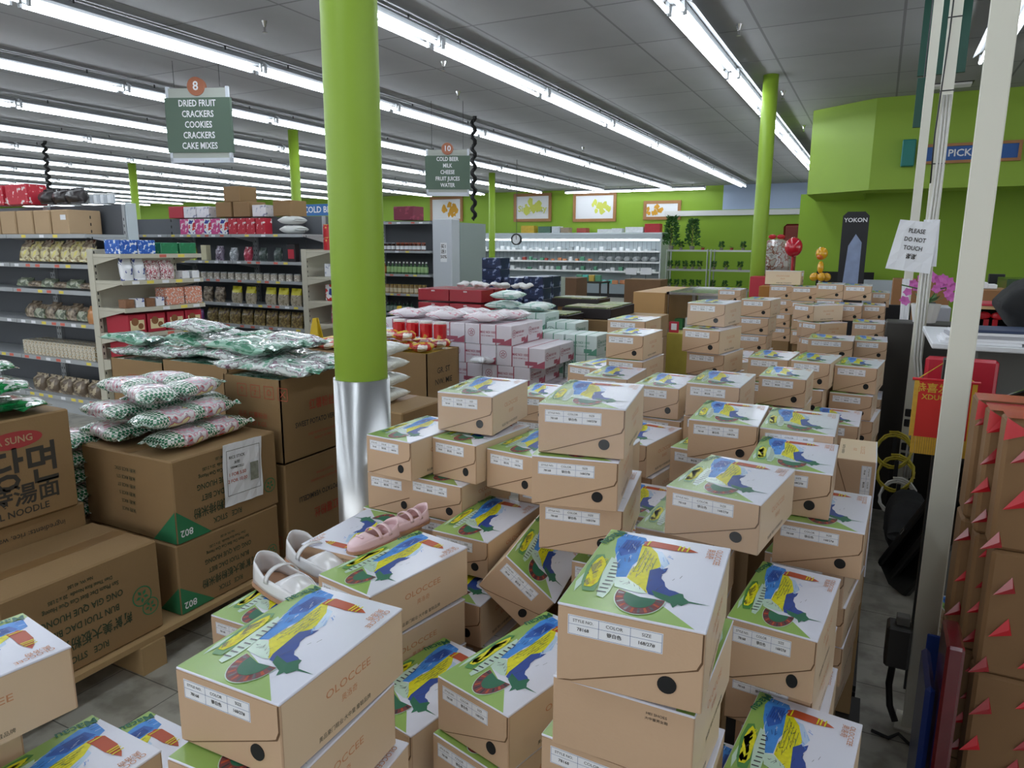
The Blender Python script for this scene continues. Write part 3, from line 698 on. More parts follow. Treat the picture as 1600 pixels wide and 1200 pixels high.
("BP''", -0.351, 5.469, 0.774, -24.2, 0.0, 0.0, 0.181, 0.27, 0.108, 0),
("V'", -0.098, 2.86, 0.766, 1.2, 0.0, 0.0, 0.169, 0.27, 0.109, 0),
("BT''", -0.239, 4.476, 0.771, 2.2, 0.0, 0.0, 0.24, 0.27, 0.107, 0),
("LA'", -1.225, 0.41, 0.769, -8.3, 0.0, 0.0, 0.178, 0.27, 0.107, 0),
("AU'", -1.274, 2.815, 0.767, 4.9, 0.0, 0.0, 0.167, 0.291, 0.109, 0),
("BU''", -0.021, 4.639, 0.765, -1.8, 0.0, 0.0, 0.17, 0.27, 0.108, 0),
("AR'", -1.028, 1.697, 0.755, -0.7, 0.0, 0.0, 0.18, 0.27, 0.106, 0),
("BK''''", 0.038, 6.075, 0.15, -0.3, 0.0, 0.0, 0.108, 0.243, 0.706, 1),
("BD''", -0.647, 4.791, 0.746, -1.6, 0.0, 0.0, 0.18, 0.27, 0.108, 0),
("M'", -0.356, 1.665, 0.745, -1.1, 0.0, 0.0, 0.186, 0.261, 0.107, 0),
("AD'''", -0.422, 2.422, 0.74, -5.2, 0.0, 0.0, 0.171, 0.272, 0.106, 0),
("AQ'", -1.22, 1.724, 0.729, -2.0, 0.0, 0.0, 0.168, 0.27, 0.107, 0),
("AP''", -0.757, 1.851, 0.736, -6.2, 0.0, 0.0, 0.162, 0.27, 0.107, 0),
("AV''", -1.203, 3.267, 0.736, -15.9, 0.0, 0.0, 0.179, 0.271, 0.106, 0),
("BE''''", -1.025, 6.091, 0.15, -4.9, 0.0, 0.0, 0.162, 0.243, 0.692, 1),
("N'", -0.098, 1.401, 0.718, -5.3, 0.0, 0.0, 0.155, 0.278, 0.106, 0),
("F''", -0.668, 0.671, 0.731, 4.5, 0.0, 0.0, 0.181, 0.264, 0.107, 0),
("E'", -0.864, 1.14, 0.719, -11.8, 0.0, 0.0, 0.157, 0.293, 0.108, 0),
("L2''", -0.251, 0.957, 0.717, -0.0, 0.0, 0.0, 0.192, 0.264, 0.108, 0),
("Z'''", -0.294, 2.849, 0.715, -6.3, 0.0, 0.0, 0.165, 0.25, 0.107, 0),
("BS'''", -0.044, 5.153, 0.712, 0.1, 0.0, 0.0, 0.185, 0.27, 0.107, 0),
("Y'''", -0.213, 3.257, 0.706, -5.6, 0.0, 0.0, 0.15, 0.266, 0.106, 0),
("AY''''", -1.1, 3.586, 0.15, -3.9, 0.0, 0.0, 0.18, 0.243, 0.663, 1),
("AC''", -0.664, 3.751, 0.707, -44.9, 0.0, 0.0, 0.18, 0.27, 0.106, 0),
("AZ''''", -0.658, 3.393, 0.15, -13.6, 0.0, 0.0, 0.161, 0.241, 0.662, 1),
("LM'", -0.51, 1.513, 0.694, 2.9, 0.0, 0.0, 0.107, 0.262, 0.108, 0),
("AB''", -0.673, 4.129, 0.696, 5.0, 0.0, 0.0, 0.178, 0.273, 0.106, 0),
("BL''''", -0.263, 5.162, 0.15, -36.9, 0.0, 0.0, 0.146, 0.219, 0.649, 1),
("AI'''", -0.648, 2.529, 0.689, -4.4, 0.0, 0.0, 0.165, 0.278, 0.108, 0),
("AA'''", -0.385, 3.417, 0.689, 0.3, 0.0, 0.0, 0.176, 0.277, 0.108, 0),
("AX''''", -0.946, 3.113, 0.15, -2.8, 0.0, 0.0, 0.157, 0.248, 0.646, 1),
("X'''", -0.034, 3.381, 0.689, -4.4, 0.0, 0.0, 0.165, 0.272, 0.106, 0),
("AH''", -0.618, 2.238, 0.687, -6.5, 0.0, 0.0, 0.18, 0.272, 0.108, 0),
("MB'", -0.546, 1.9, 0.683, 1.2, 0.0, 0.0, 0.18, 0.27, 0.108, 0),
("BO''''", -0.051, 5.61, 0.15, -5.4, 0.0, 0.0, 0.126, 0.243, 0.641, 1),
("AW'''", -0.911, 2.647, 0.684, 1.9, 0.0, 0.0, 0.176, 0.276, 0.107, 0),
("SB'", -1.137, 1.386, 0.671, 0.6, 0.0, 0.0, 0.181, 0.268, 0.107, 0),
("BP'''", -0.366, 5.462, 0.665, -22.6, 0.0, 0.0, 0.181, 0.27, 0.109, 0),
("BT'''", -0.241, 4.499, 0.664, 0.2, 0.0, 0.0, 0.24, 0.27, 0.107, 0),
("LA''", -1.239, 0.386, 0.66, -5.7, 0.0, 0.0, 0.16, 0.243, 0.109, 0),
("AU''", -1.274, 2.813, 0.66, 3.0, 0.0, 0.0, 0.167, 0.291, 0.106, 0),
("G'", -0.504, 1.046, 0.662, -14.0, 0.0, 0.0, 0.165, 0.303, 0.107, 0),
("V''", -0.1, 2.856, 0.658, 1.8, 0.0, 0.0, 0.169, 0.27, 0.108, 0),
("BU'''", 0.001, 4.606, 0.658, -1.6, 0.0, 0.0, 0.17, 0.27, 0.107, 0),
("S'", -0.07, 1.884, 0.664, -7.4, 0.0, 0.0, 0.186, 0.281, 0.107, 0),
("AR''", -1.011, 1.681, 0.647, 2.2, 0.0, 0.0, 0.18, 0.27, 0.108, 0),
("BD'''", -0.642, 4.769, 0.639, -4.3, 0.0, 0.0, 0.18, 0.27, 0.107, 0),
("M''", -0.354, 1.649, 0.638, 0.6, 0.0, 0.0, 0.186, 0.261, 0.106, 0),
("AD''''", -0.415, 2.446, 0.15, -4.1, 0.0, 0.0, 0.154, 0.245, 0.59, 1),
("AP'''", -0.744, 1.872, 0.627, -8.8, 0.0, 0.0, 0.162, 0.27, 0.109, 0),
("AV'''", -1.211, 3.264, 0.628, -14.6, 0.0, 0.0, 0.179, 0.271, 0.107, 0),
("AQ''", -1.232, 1.719, 0.619, -2.7, 0.0, 0.0, 0.168, 0.27, 0.109, 0),
("SA'", -1.104, 1.07, 0.612, -0.3, 0.0, 0.0, 0.18, 0.27, 0.109, 0),
("E''", -0.862, 1.142, 0.61, -11.1, 0.0, 0.0, 0.157, 0.293, 0.108, 0),
("L2'''", -0.303, 0.924, 0.61, 0.8, 0.0, 0.0, 0.173, 0.237, 0.107, 0),
("N''", -0.083, 1.417, 0.611, -2.8, 0.0, 0.0, 0.155, 0.278, 0.107, 0),
("Z''''", -0.301, 2.845, 0.15, -4.9, 0.0, 0.0, 0.149, 0.225, 0.565, 1),
("BS''''", -0.039, 5.17, 0.15, 1.1, 0.0, 0.0, 0.167, 0.243, 0.562, 1),
("AC'''", -0.679, 3.771, 0.598, -44.7, 0.0, 0.0, 0.18, 0.27, 0.108, 0),
("Y''''", -0.228, 3.264, 0.15, -7.2, 0.0, 0.0, 0.135, 0.24, 0.556, 1),
("LM''", -0.508, 1.496, 0.587, 1.3, 0.0, 0.0, 0.107, 0.262, 0.107, 0),
("AB'''", -0.679, 4.148, 0.589, 3.6, 0.0, 0.0, 0.178, 0.273, 0.106, 0),
("AI''''", -0.662, 2.535, 0.15, -3.1, 0.0, 0.0, 0.148, 0.25, 0.539, 1),
("AA''''", -0.373, 3.388, 0.15, -1.9, 0.0, 0.0, 0.158, 0.249, 0.539, 1),
("X''''", -0.023, 3.356, 0.15, -3.1, 0.0, 0.0, 0.149, 0.245, 0.539, 1),
("AH'''", -0.626, 2.214, 0.58, -4.7, 0.0, 0.0, 0.18, 0.272, 0.106, 0),
("K'", -0.808, 1.432, 0.576, -1.4, 0.0, 0.0, 0.17, 0.22, 0.107, 0),
("MB''", -0.544, 1.905, 0.575, 3.9, 0.0, 0.0, 0.18, 0.27, 0.107, 0),
("AW''''", -0.924, 2.677, 0.15, 3.0, 0.0, 0.0, 0.159, 0.248, 0.534, 1),
("SB''", -1.138, 1.357, 0.563, -1.0, 0.0, 0.0, 0.181, 0.268, 0.108, 0),
("BP''''", -0.375, 5.469, 0.15, -22.7, 0.0, 0.0, 0.163, 0.243, 0.515, 1),
("BT''''", -0.259, 4.473, 0.15, 1.5, 0.0, 0.0, 0.216, 0.243, 0.514, 1),
("S''", -0.07, 1.889, 0.557, -5.9, 0.0, 0.0, 0.186, 0.281, 0.107, 0),
("G''", -0.454, 1.148, 0.555, -12.9, 0.0, 0.0, 0.16, 0.294, 0.106, 0),
("LA'''", -1.239, 0.376, 0.551, -6.4, 0.0, 0.0, 0.16, 0.243, 0.108, 0),
("AU'''", -1.274, 2.825, 0.552, 1.5, 0.0, 0.0, 0.167, 0.291, 0.108, 0),
("V'''", -0.085, 2.867, 0.551, 3.3, 0.0, 0.0, 0.169, 0.27, 0.106, 0),
("BU''''", 0.005, 4.598, 0.15, -0.6, 0.0, 0.0, 0.153, 0.243, 0.508, 1),
("AR'''", -1.011, 1.678, 0.538, 3.3, 0.0, 0.0, 0.18, 0.27, 0.109, 0),
("BD''''", -0.647, 4.74, 0.15, -2.5, 0.0, 0.0, 0.162, 0.243, 0.489, 1),
("M'''", -0.34, 1.64, 0.53, 2.8, 0.0, 0.0, 0.186, 0.261, 0.107, 0),
("AP''''", -0.755, 1.889, 0.15, -11.4, 0.0, 0.0, 0.146, 0.243, 0.477, 1),
("AV''''", -1.2, 3.277, 0.15, -15.8, 0.0, 0.0, 0.162, 0.244, 0.478, 1),
("AQ'''", -1.244, 1.743, 0.512, -2.2, 0.0, 0.0, 0.168, 0.27, 0.107, 0),
("LD'", -1.089, 0.635, 0.503, 1.4, 0.0, 0.0, 0.18, 0.27, 0.108, 0),
("SA''", -1.094, 1.079, 0.503, 1.9, 0.0, 0.0, 0.18, 0.27, 0.109, 0),
("E'''", -0.87, 1.159, 0.503, -10.1, 0.0, 0.0, 0.157, 0.293, 0.107, 0),
("N'''", -0.075, 1.411, 0.502, -5.0, 0.0, 0.0, 0.155, 0.278, 0.108, 0),
("L2''''", -0.296, 0.921, 0.15, 2.2, 0.0, 0.0, 0.155, 0.214, 0.46, 1),
("AC''''", -0.662, 3.757, 0.15, -44.7, 0.0, 0.0, 0.162, 0.243, 0.448, 1),
("AB''''", -0.684, 4.149, 0.15, 6.1, 0.0, 0.0, 0.16, 0.246, 0.439, 1),
("LM'''", -0.523, 1.518, 0.48, 3.8, 0.0, 0.0, 0.107, 0.262, 0.106, 0),
("Q'", -0.118, 1.125, 0.473, -3.1, 0.0, 0.0, 0.18, 0.27, 0.107, 0),
("AH''''", -0.629, 2.199, 0.15, -6.0, 0.0, 0.0, 0.162, 0.245, 0.43, 1),
("K''", -0.825, 1.429, 0.468, 0.2, 0.0, 0.0, 0.17, 0.22, 0.107, 0),
("MB'''", -0.559, 1.897, 0.466, 6.0, 0.0, 0.0, 0.18, 0.27, 0.109, 0),
("SB'''", -1.151, 1.371, 0.453, 1.4, 0.0, 0.0, 0.181, 0.268, 0.109, 0),
("S'''", -0.078, 1.893, 0.45, -8.3, 0.0, 0.0, 0.186, 0.281, 0.107, 0),
("G'''", -0.451, 1.144, 0.447, -11.5, 0.0, 0.0, 0.16, 0.294, 0.107, 0),
("AU''''", -1.27, 2.844, 0.15, -0.5, 0.0, 0.0, 0.15, 0.262, 0.402, 1),
("BW'", -0.652, 0.86, 0.444, -1.7, 0.0, 0.0, 0.18, 0.27, 0.106, 0),
("LA''''", -1.223, 0.37, 0.15, -4.3, 0.0, 0.0, 0.144, 0.219, 0.401, 1),
("V''''", -0.074, 2.888, 0.15, 4.4, 0.0, 0.0, 0.152, 0.243, 0.401, 1),
("AR''''", -1.018, 1.664, 0.15, 3.5, 0.0, 0.0, 0.162, 0.243, 0.388, 1),
("M''''", -0.323, 1.626, 0.15, 5.5, 0.0, 0.0, 0.168, 0.235, 0.38, 1),
("AQ''''", -1.233, 1.732, 0.15, -1.8, 0.0, 0.0, 0.151, 0.243, 0.362, 1),
("SA'''", -1.112, 1.084, 0.394, 2.8, 0.0, 0.0, 0.18, 0.27, 0.108, 0),
("LD''", -1.105, 0.641, 0.396, 0.0, 0.0, 0.0, 0.18, 0.27, 0.107, 0),
("N''''", -0.085, 1.415, 0.15, -5.2, 0.0, 0.0, 0.139, 0.25, 0.352, 1),
("E''''", -0.885, 1.142, 0.15, -9.5, 0.0, 0.0, 0.142, 0.263, 0.353, 1),
("LM''''", -0.536, 1.537, 0.15, 4.0, 0.0, 0.0, 0.096, 0.236, 0.33, 1),
("Q''", -0.099, 1.127, 0.366, -5.1, 0.0, 0.0, 0.18, 0.27, 0.107, 0),
("K'''", -0.835, 1.45, 0.36, 1.8, 0.0, 0.0, 0.17, 0.22, 0.107, 0),
("MB''''", -0.571, 1.896, 0.149, 4.0, 0.0, 0.0, 0.162, 0.243, 0.316, 1),
("SB''''", -1.148, 1.397, 0.149, 2.1, 0.0, 0.0, 0.163, 0.241, 0.303, 1),
("S''''", -0.096, 1.893, 0.15, -8.0, 0.0, 0.0, 0.168, 0.253, 0.3, 1),
("G''''", -0.459, 1.17, 0.15, -10.3, 0.0, 0.0, 0.144, 0.265, 0.297, 1),
("BW''", -0.633, 0.888, 0.335, -3.9, 0.0, 0.0, 0.18, 0.27, 0.108, 0),
("LD'''", -1.104, 0.647, 0.287, -2.7, 0.0, 0.0, 0.18, 0.27, 0.109, 0),
("SA''''", -1.1, 1.076, 0.15, 5.6, 0.0, 0.0, 0.162, 0.243, 0.244, 1),
("Q'''", -0.097, 1.133, 0.256, -4.5, 0.0, 0.0, 0.18, 0.27, 0.109, 0),
("K''''", -0.822, 1.479, 0.149, 0.9, 0.0, 0.0, 0.153, 0.198, 0.21, 1),
("BW'''", -0.637, 0.862, 0.228, -5.8, 0.0, 0.0, 0.18, 0.27, 0.107, 0),
("LD''''", -1.094, 0.628, 0.15, -2.2, 0.0, 0.0, 0.162, 0.243, 0.137, 1),
("Q''''", -0.101, 1.163, 0.15, -6.0, 0.0, 0.0, 0.162, 0.243, 0.106, 0),
("BW''''", -0.651, 0.841, 0.15, -6.3, 0.0, 0.0, 0.162, 0.243, 0.078, 1)]
place_boxes(TAB)
# two boxes stood on their sides at the aisle edge, lids turned to the aisle
p = ony(1319, 716, 2.28); zc_ = p.z - .092
for k in range(2):
    SB_PROTO.put((p.x - .02, 2.415, zc_ - .184 * k), 0, ['shoe box standing on its side at the aisle edge, upper of two', 'shoe box standing on its side at the aisle edge, lower of two'][k], 'kraft shoe boxes with painted lids', None, (0, PI / 2, 0))
carton_proto.put((p.x + .0345, 2.415, .15), 0, 'brown carton at the aisle edge under the two side-standing shoe boxes', 'cartons beneath the shoe boxes', (.105, .265, zc_ - .184 - .092 - .15))
# black plastic pallet under the pile
def pallet(name, x0, y0, x1, y1, h, m, lab, slats=7, along='x'):
    e = empty(name, (x0, y0, 0), label=lab, cat='pallet')
    t = .02
    a = MB()
    for i in range(slats):
        w_ = (y1 - y0) / slats
        a.box(0, i * w_ + .008, h - t, x1 - x0, (i + 1) * w_ - .008, h, m)
    a.build('deck', e)
    for k in range(3):
        b = MB(); xx = (x1 - x0 - .09) * k / 2; b.box(xx, 0, 0, xx + .09, y1 - y0, h - t - .0005, m); b.build('runner', e)
    return e
pallet('black_pallet', -1.32, .4, .075, 2.4, .149, DARK, 'black plastic pallet under the near half of the shoe box pile')
pallet('black_pallet', -1.32, 2.45, .06, 6.3, .149, DARK, 'black plastic pallet under the far half of the shoe box pile', 12)

# ------------------------------------------------------------------ shoes on the boxes
def make_shoe(name, upper, inner, straps, lab, bow=False):
    e = empty(name, label=lab, cat='shoe')
    Ls = .19
    def hw(s): # half width along heel(0)..toe(1)
        return .026 + .010 * math.sin(PI * min(1, s * .9)) if s < .5 else .0356 * max(0, 1 - ((s - .5) / .5) ** 3.2) ** .5
    def outline(off, n=36):
        pts = []
        for i in range(n):
            t = i / n * 2 * PI
            s = .5 - .5 * math.cos(t); y = s * Ls
            ww = hw(s) * min(1, (s / .1) ** .5) - off
            pts.append((math.copysign(max(ww, .0), math.sin(t)) * (1 if abs(math.sin(t)) > 1e-6 else 0), y - (off if s > .5 else -off) * abs(math.cos(t))))
        return pts
    so = MB(); so.prism(outline(-.002), 0, .008, inner); so.build('sole', e)
    n = 36; up = MB(); o1 = outline(0); rows = 4; vs = []
    def hh(s): return .052 - .026 * min(1, s / .35) if s < .35 else (.026 if s < .7 else .026 - .010 * (s - .7) / .3)
    for j in range(rows + 1):
        for i in range(n):
            s = .5 - .5 * math.cos(i / n * 2 * PI); f = j / rows
            vs.append((o1[i][0] * (1 - .12 * f * f), o1[i][1] + (.004 * f if s < .1 else 0), .008 + hh(s) * f))
    fs = [(j * n + i, j * n + (i + 1) % n, (j + 1) * n + (i + 1) % n, (j + 1) * n + i) for j in range(rows) for i in range(n)]
    up.add(vs, fs, upper)
    # toe vamp
    g = []; K = 9; J = 8
    for a in range(K + 1):
        s = .64 + .34 * a / K
        for b in range(J + 1):
            t = -1 + 2 * b / J; ww = hw(s) * .9
            curve = .02 * (1 - t * t) * (1 - a / K)
            g.append((t * ww, s * Ls + (-(abs(t)) ** 2 * .018 if a == 0 else 0), .008 + hh(s) + .014 * (1 - t * t) * (1 - (a / K) ** 2) - .002))
    up.add(g, [(a * (J + 1) + b, a * (J + 1) + b + 1, (a + 1) * (J + 1) + b + 1, (a + 1) * (J + 1) + b) for a in range(K) for b in range(J)], upper)
    u = up.build('upper', e, smooth=True); md = u.modifiers.new('s', 'SOLIDIFY'); md.thickness = .0022; md.offset = -1
    if len(u.data.materials) == 1: u.data.materials.append(inner)
    md.material_offset = 0
    ins = MB(); ins.poly([(x, y, .0095) for x, y in outline(.002)], inner); ins.build('insole', e)
    for ss in straps:
        st = MB(); ww = hw(ss) * .92; vs = []
        for i in range(13):
            a = PI * i / 12; x = -math.cos(a) * (ww + .002); z = .026 + math.sin(a) * .026
            vs += [(x, ss * Ls - .006, z), (x, ss * Ls + .006, z)]
        st.add(vs, [(2 * i, 2 * i + 1, 2 * i + 3, 2 * i + 2) for i in range(12)], upper)
        so_ = st.build('strap', e, smooth=True); md = so_.modifiers.new('s', 'SOLIDIFY'); md.thickness = .002
    if bow:
        bw = MB(); bw.ball((0, Ls * .78, .042), .006, upper, sc=(1, 1, .6)); bw.ball((.01, Ls * .78, .041), .008, upper, sc=(1, .7, .5)); bw.ball((-.01, Ls * .78, .041), .008, upper, sc=(1, .7, .5)); bw.build('bow', e, smooth=True)
    return e
WP = mat('white_patent', 'e4e4e6', .18, coat=.6); TAN = mat('tan_lining', 'b58a6c', .6); PK = mat('pink_leather', 'f0cfd4', .3, coat=.3)
s1 = make_shoe('mary_jane_shoe', WP, TAN, (.42,), 'left white strapped girl shoe, nearer the front-left box')
s2 = make_shoe('mary_jane_shoe', WP, TAN, (.42,), 'right white strapped girl shoe, leaning on the lettered box')
def lay(s, pa, pb, z, sc):
    a = onz(*pa, z); b = onz(*pb, z); d = b - a
    s.location = (a.x, a.y, z + .001); s.rotation_euler = (0, 0, math.atan2(-d.x, d.y)); s.scale = (sc, sc, sc)
lay(s1, (408, 903), (482, 946), .83, 1.15); lay(s2, (458, 868), (529, 908), .83, 1.15)
s3 = make_shoe('pink_sandal', PK, TAN, (.3, .5), 'nearer pink sandal on the upside-down-printed box', True)
s4 = make_shoe('pink_sandal', PK, TAN, (.3, .5), 'farther pink sandal on the upside-down-printed box', True)

lay(s3, (622, 836), (556, 862), .887, .8); lay(s4, (668, 812), (604, 836), .887, .8)


# ------------------------------------------------------------------ printed cartons on the left
def carton(name, x0, y0, z0, x1, y1, z1, lab, cat='carton', m=None, group=None, open_top=False, flaps=False, rz=0):
    """a brown carton standing with its near right corner at (x1, y0); prints are added by the caller in local axes: origin at (x1, y0, z0)"""
    e = empty(name, (x1, y0, z0), rz, lab, cat, group)
    W, L, H = x1 - x0, y1 - y0, z1 - z0; m = m or CARD
    b = MB()
    if open_top:
        t = .006
        b.box(-W, 0, 0, 0, L, t, m)
        for q in ((-W, 0, -W + t, L), (-t, 0, 0, L), (-W, 0, 0, t), (-W, L - t, 0, L)): b.box(q[0], q[1], 0, q[2], q[3], H, m)
    else:
        b.rbox(-W, 0, 0, 0, L, H, m, .006)
        b.box(-W / 2 - .03, .004, H, -W / 2 + .03, L - .004, H + .0006, CARDD)
    b.build('body', e)
    return e, W, L, H
def side_M(y, z, rot=0, off=.0012): # text on the +x side; rot=1: printed upside down
    if rot: return face_M((off, y, z), (0, -1, 0), (0, 0, -1))
    return face_M((off, y, z), (0, 1, 0), (0, 0, 1))
def front_M(x, z, rot=0, off=-.0012):
    if rot: return face_M((x, off, z), (-1, 0, 0), (0, 0, -1))
    return face_M((x, off, z), (1, 0, 0), (0, 0, 1))
def emblem(m, c, r, ink, M):
    n = 20
    m.add([(c[0] + r * k * math.cos(2 * PI * i / n), c[1] + r * k * math.sin(2 * PI * i / n), 0) for k in (1, .88) for i in range(n)], [(i, (i + 1) % n, n + (i + 1) % n, n + i) for i in range(n)], ink, M)
    for a in range(5):
        t = a * 2 * PI / 5 + .3; p = Vector((c[0], c[1])); d = Vector((math.cos(t), math.sin(t))); q = Vector((-d.y, d.x))
        m.add([(*(p + d * r * .12), 0), (*(p + d * r * .4 + q * r * .16), 0), (*(p + d * r * .7), 0), (*(p + d * r * .4 - q * r * .16), 0)], [(0, 1, 2, 3)], ink, M)
def rice_print(e, W, L, H, green=True, rot=1):
    p = MB(); cy = L / 2
    def z(f): return H * (1 - f) if not rot else H * f
    rows = [('RICE   STICK', .13, .036), ('新鮮美大板粉排米粉', .30, .05), ('BUN TUOI DAC BIET', .46, .036), ('ONG GIA QUE HUONG', .60, .036), ('San Pham Dac Biet Cua Que Huong', .72, .024), ('Dien Thoai Rice Noodle  20 x 2 LBS', .80, .02), ('Net Wt. 40 LBS', .88, .018)]
    for t, f, s in rows: p.text(t, side_M(cy - .02, H * f, 1), s * H / .35 * .95, INKG, True, sx=.8)
    p.build('side_print', e)
    q = MB(); emblem(q, (0, 0), .034 * H / .35, PGREEN, side_M(L - .05, H * .3, 1)); q.build('round_emblem', e)
    if green:
        g = MB(); a = L * .3; b = H * .4
        g.poly([(.001, .003, .003), (.001, a, .003), (.001, .003, b)], PGREEN)
        g.poly([(-.003, -.001, .003), (-.003, -.001, b), (-W * .25, -.001, .003)], PGREEN)
        g.text('802', side_M(.045, H * .12, 1, .002), .04, PAPER, True); g.build('green_corner', e)
    f = MB(); 
    for k in range(6): f.text('米粉 RICE STICK'[:12 - k], front_M(-W * .5, H * (.8 - k * .1), 1), .02, INKG)
    f.build('end_print', e)

XF = -2.37
e, W, L, H = carton('rice_stick_carton', -2.76, 1.10, .135, XF, 1.66, .49, 'taped brown rice stick carton with upside-down green lettering at the pallet front corner'); rice_print(e, W, L, H, False)
q = MB(); emblem(q, (0, 0), .04, PGREEN, side_M(L - .08, .16, 1)); q.build('leaf_emblem', e)
e, W, L, H = carton('rice_stick_carton', -2.86, 1.74, .135, XF, 2.28, .43, 'lower brown rice stick carton with green 802 corner'); rice_print(e, W, L, H)
e, W, L, H = carton('rice_stick_carton', -2.93, 1.75, .432, XF, 2.29, .775, 'upper brown rice stick carton carrying noodle bags and a price sheet'); rice_print(e, W, L, H)
# price sheet taped on it
s = MB(); M = face_M((.006, .34, H * .62), (0, 1, -.03), (0, .03, 1)); vs = []; n = 6
for i in range(n + 1):
    for j in range(n + 1):
        vs.append(((i / n - .5) * .21, (j / n - .5) * .27, .003 * math.sin(i * 2.1 + j * 1.3) + .002))
s.add(vs, [(i * (n + 1) + j, (i + 1) * (n + 1) + j, (i + 1) * (n + 1) + j + 1, i * (n + 1) + j + 1) for i in range(n) for j in range(n)], PAPER, M)
for k, (t, yy, sz, mm) in enumerate((('RICE STICK', .075, .017, INK), ('米粉', .05, .016, INK), ('VERMICELLI', .03, .014, INK), ('1 FOR 5.50', .0, .02, INKR), ('2 FOR 10.00', -.028, .02, INKR))):
    s.text(t, M @ Matrix.Translation((-.035, yy, .0065)), sz, mm, True)
for a, b, c, d in ((-.09, -.09, .09, -.088), (-.09, .105, .09, .107), (-.09, -.09, -.088, .107), (.088, -.09, .09, .107)): s.add([(a, b, .0065), (c, b, .0065), (c, d, .0065), (a, d, .0065)], [(0, 1, 2, 3)], INK, M)
s.add([(.035, -.05, .0066), (.08, -.05, .0066), (.08, .03, .0066), (.035, .03, .0066)], [(0, 1, 2, 3)], mat('photo_print', '8d9084', .6, var=.5, vscale=60), M)
o = s.build('price_sheet'); o.matrix_world = Matrix.Translation(e.location); tag(o, 'white paper price sheet reading 1 FOR and 2 FOR taped to the rice stick carton', 'paper sign')

# sweet potato vermicelli cartons behind
for k, (z0, z1, lab, op) in enumerate(((.135, .60, 'lower sweet potato vermicelli carton with upside-down lettering beside the column', False), (.602, 1.0, 'open sweet potato vermicelli carton heaped with green bags beside the column', True))):
    e, W, L, H = carton('vermicelli_carton', -2.73, 2.335, z0, XF, 2.85, z1, lab, open_top=op)
    p = MB(); up = k == 0
    for t, f, sz, mm in (('红薯粉丝', .62, .055, INKR), ('SWEET POTATO VERMICELLI', .42, .036, INK), ('SWEET POTATO STARCH NOODLE', .27, .016, INKR), ('PRODUCT OF CHINA', .2, .016, INKR)):
        p.text(t, side_M(L * .52, H * (1 - f if up else f), 1 if up else 0), sz, mm, True, sx=.8)
    p.build('side_print', e)
    q = MB()
    for j in range(4):
        x = -W * .75 + j * .085; zz = H * (.84 if not up else .16)
        for a, b, c, d in ((0, 0, .06, .003), (0, .057, .06, .06), (0, 0, .003, .06), (.057, 0, .06, .06)): q.poly([(x + a, -.001, zz + b - .03), (x + c, -.001, zz + b - .03), (x + c, -.001, zz + d - .03), (x + a, -.001, zz + d - .03)], INKR)
        q.text('↑☂⌂✕'[j], front_M(x + .03, zz), .04, INKR)
    for j, t in enumerate(('品名 红薯粉丝', 'N.W. 20 KGS', 'LOT NO.', 'MADE IN CHINA')): q.text(t, front_M(-W * .5, H * (.55 - j * .1)), .03, INKR)
    q.build('end_print', e)
# two more open cartons behind, full of green bags
pa = ony(252, 566, 2.95); pb = ony(175, 566, 3.05)
c2 = carton('green_bag_carton', -3.92, 2.90, .14, -3.35, 3.45, .90, 'open brown carton full of green bags, middle one of three', open_top=True)
c3 = carton('green_bag_carton', -4.46, 2.92, .14, -3.95, 3.45, .87, 'open brown carton full of green bags, at the shelf end', open_top=True)
for (e, W, L, H) in (c2, c3):
    q = MB()
    for j, t in enumerate(('红薯粉丝', 'SWEET POTATO', 'N.W. 20 KGS', 'MADE IN CHINA')): q.text(t, front_M(-W * .5, H * (.84 - j * .09)), .045, INKR)
    q.build('end_print', e)
# korean noodle carton, front left, on another carton
e, W, L, H = carton('glass_noodle_carton', -3.38, .92, .584, -2.75, 1.61, .975, 'tall brown noodle carton with big Korean lettering at the left edge')
p = MB(); p.text('옛날당면', side_M(L * .55, H * .5), .165, INK, True, sx=.85); p.text('冷拌特湯面', side_M(L * .6, H * .25), .085, INK, True); p.text('ORIENTAL NOODLE', side_M(L * .6, H * .1), .036, INK, True); p.build('side_print', e)
p = MB(); n = 24; p.add([(.0012, L * .70 + .1 * math.cos(2 * PI * i / n), H * .8 + .032 * math.sin(2 * PI * i / n)) for i in range(n)], [tuple(range(n))], mat('brand_red', 'a63b3c', .5)); p.text('A SUNG', side_M(L * .70, H * .8, 0, .0022), .036, CARD2, True); p.build('red_brand_oval', e)
e, W, L, H = carton('plain_carton', -3.42, .9, .135, -2.765, 1.64, .582, 'plain brown carton beneath the Korean noodle carton')
p = MB(); p.text('ingredients: rice, water', side_M(L * .7, H * .88, 1), .03, INK); p.build('side_print', e)
# wooden pallets
WOOD = mat('pallet_wood', 'a98c62', .8, var=.15, vscale=9)
def wpallet(x0, y0, x1, y1, lab):
    e = empty('wooden_pallet', (x0, y0, 0), label=lab, cat='pallet')
    n = 7; wy = (x1 - x0) / n
    d = MB()
    for i in range(n): d.box(i * wy + .01, 0, .112, (i + 1) * wy - .01, y1 - y0, .133, WOOD)
    d.build('deck', e)
    for k in range(3):
        yy = k * (y1 - y0 - .1) / 2; MB().box(0, yy, 0, x1 - x0, yy + .1, .111, WOOD).build('runner', e)
wpallet(-3.65, .85, -2.33, 2.31, 'wooden pallet under the rice stick cartons') 
wpallet(-3.1, 2.325, -2.34, 3.3, 'wooden pallet under the vermicelli cartons')
wpallet(-4.5, 2.88, -3.3, 3.5, 'wooden pallet under the green bag cartons')

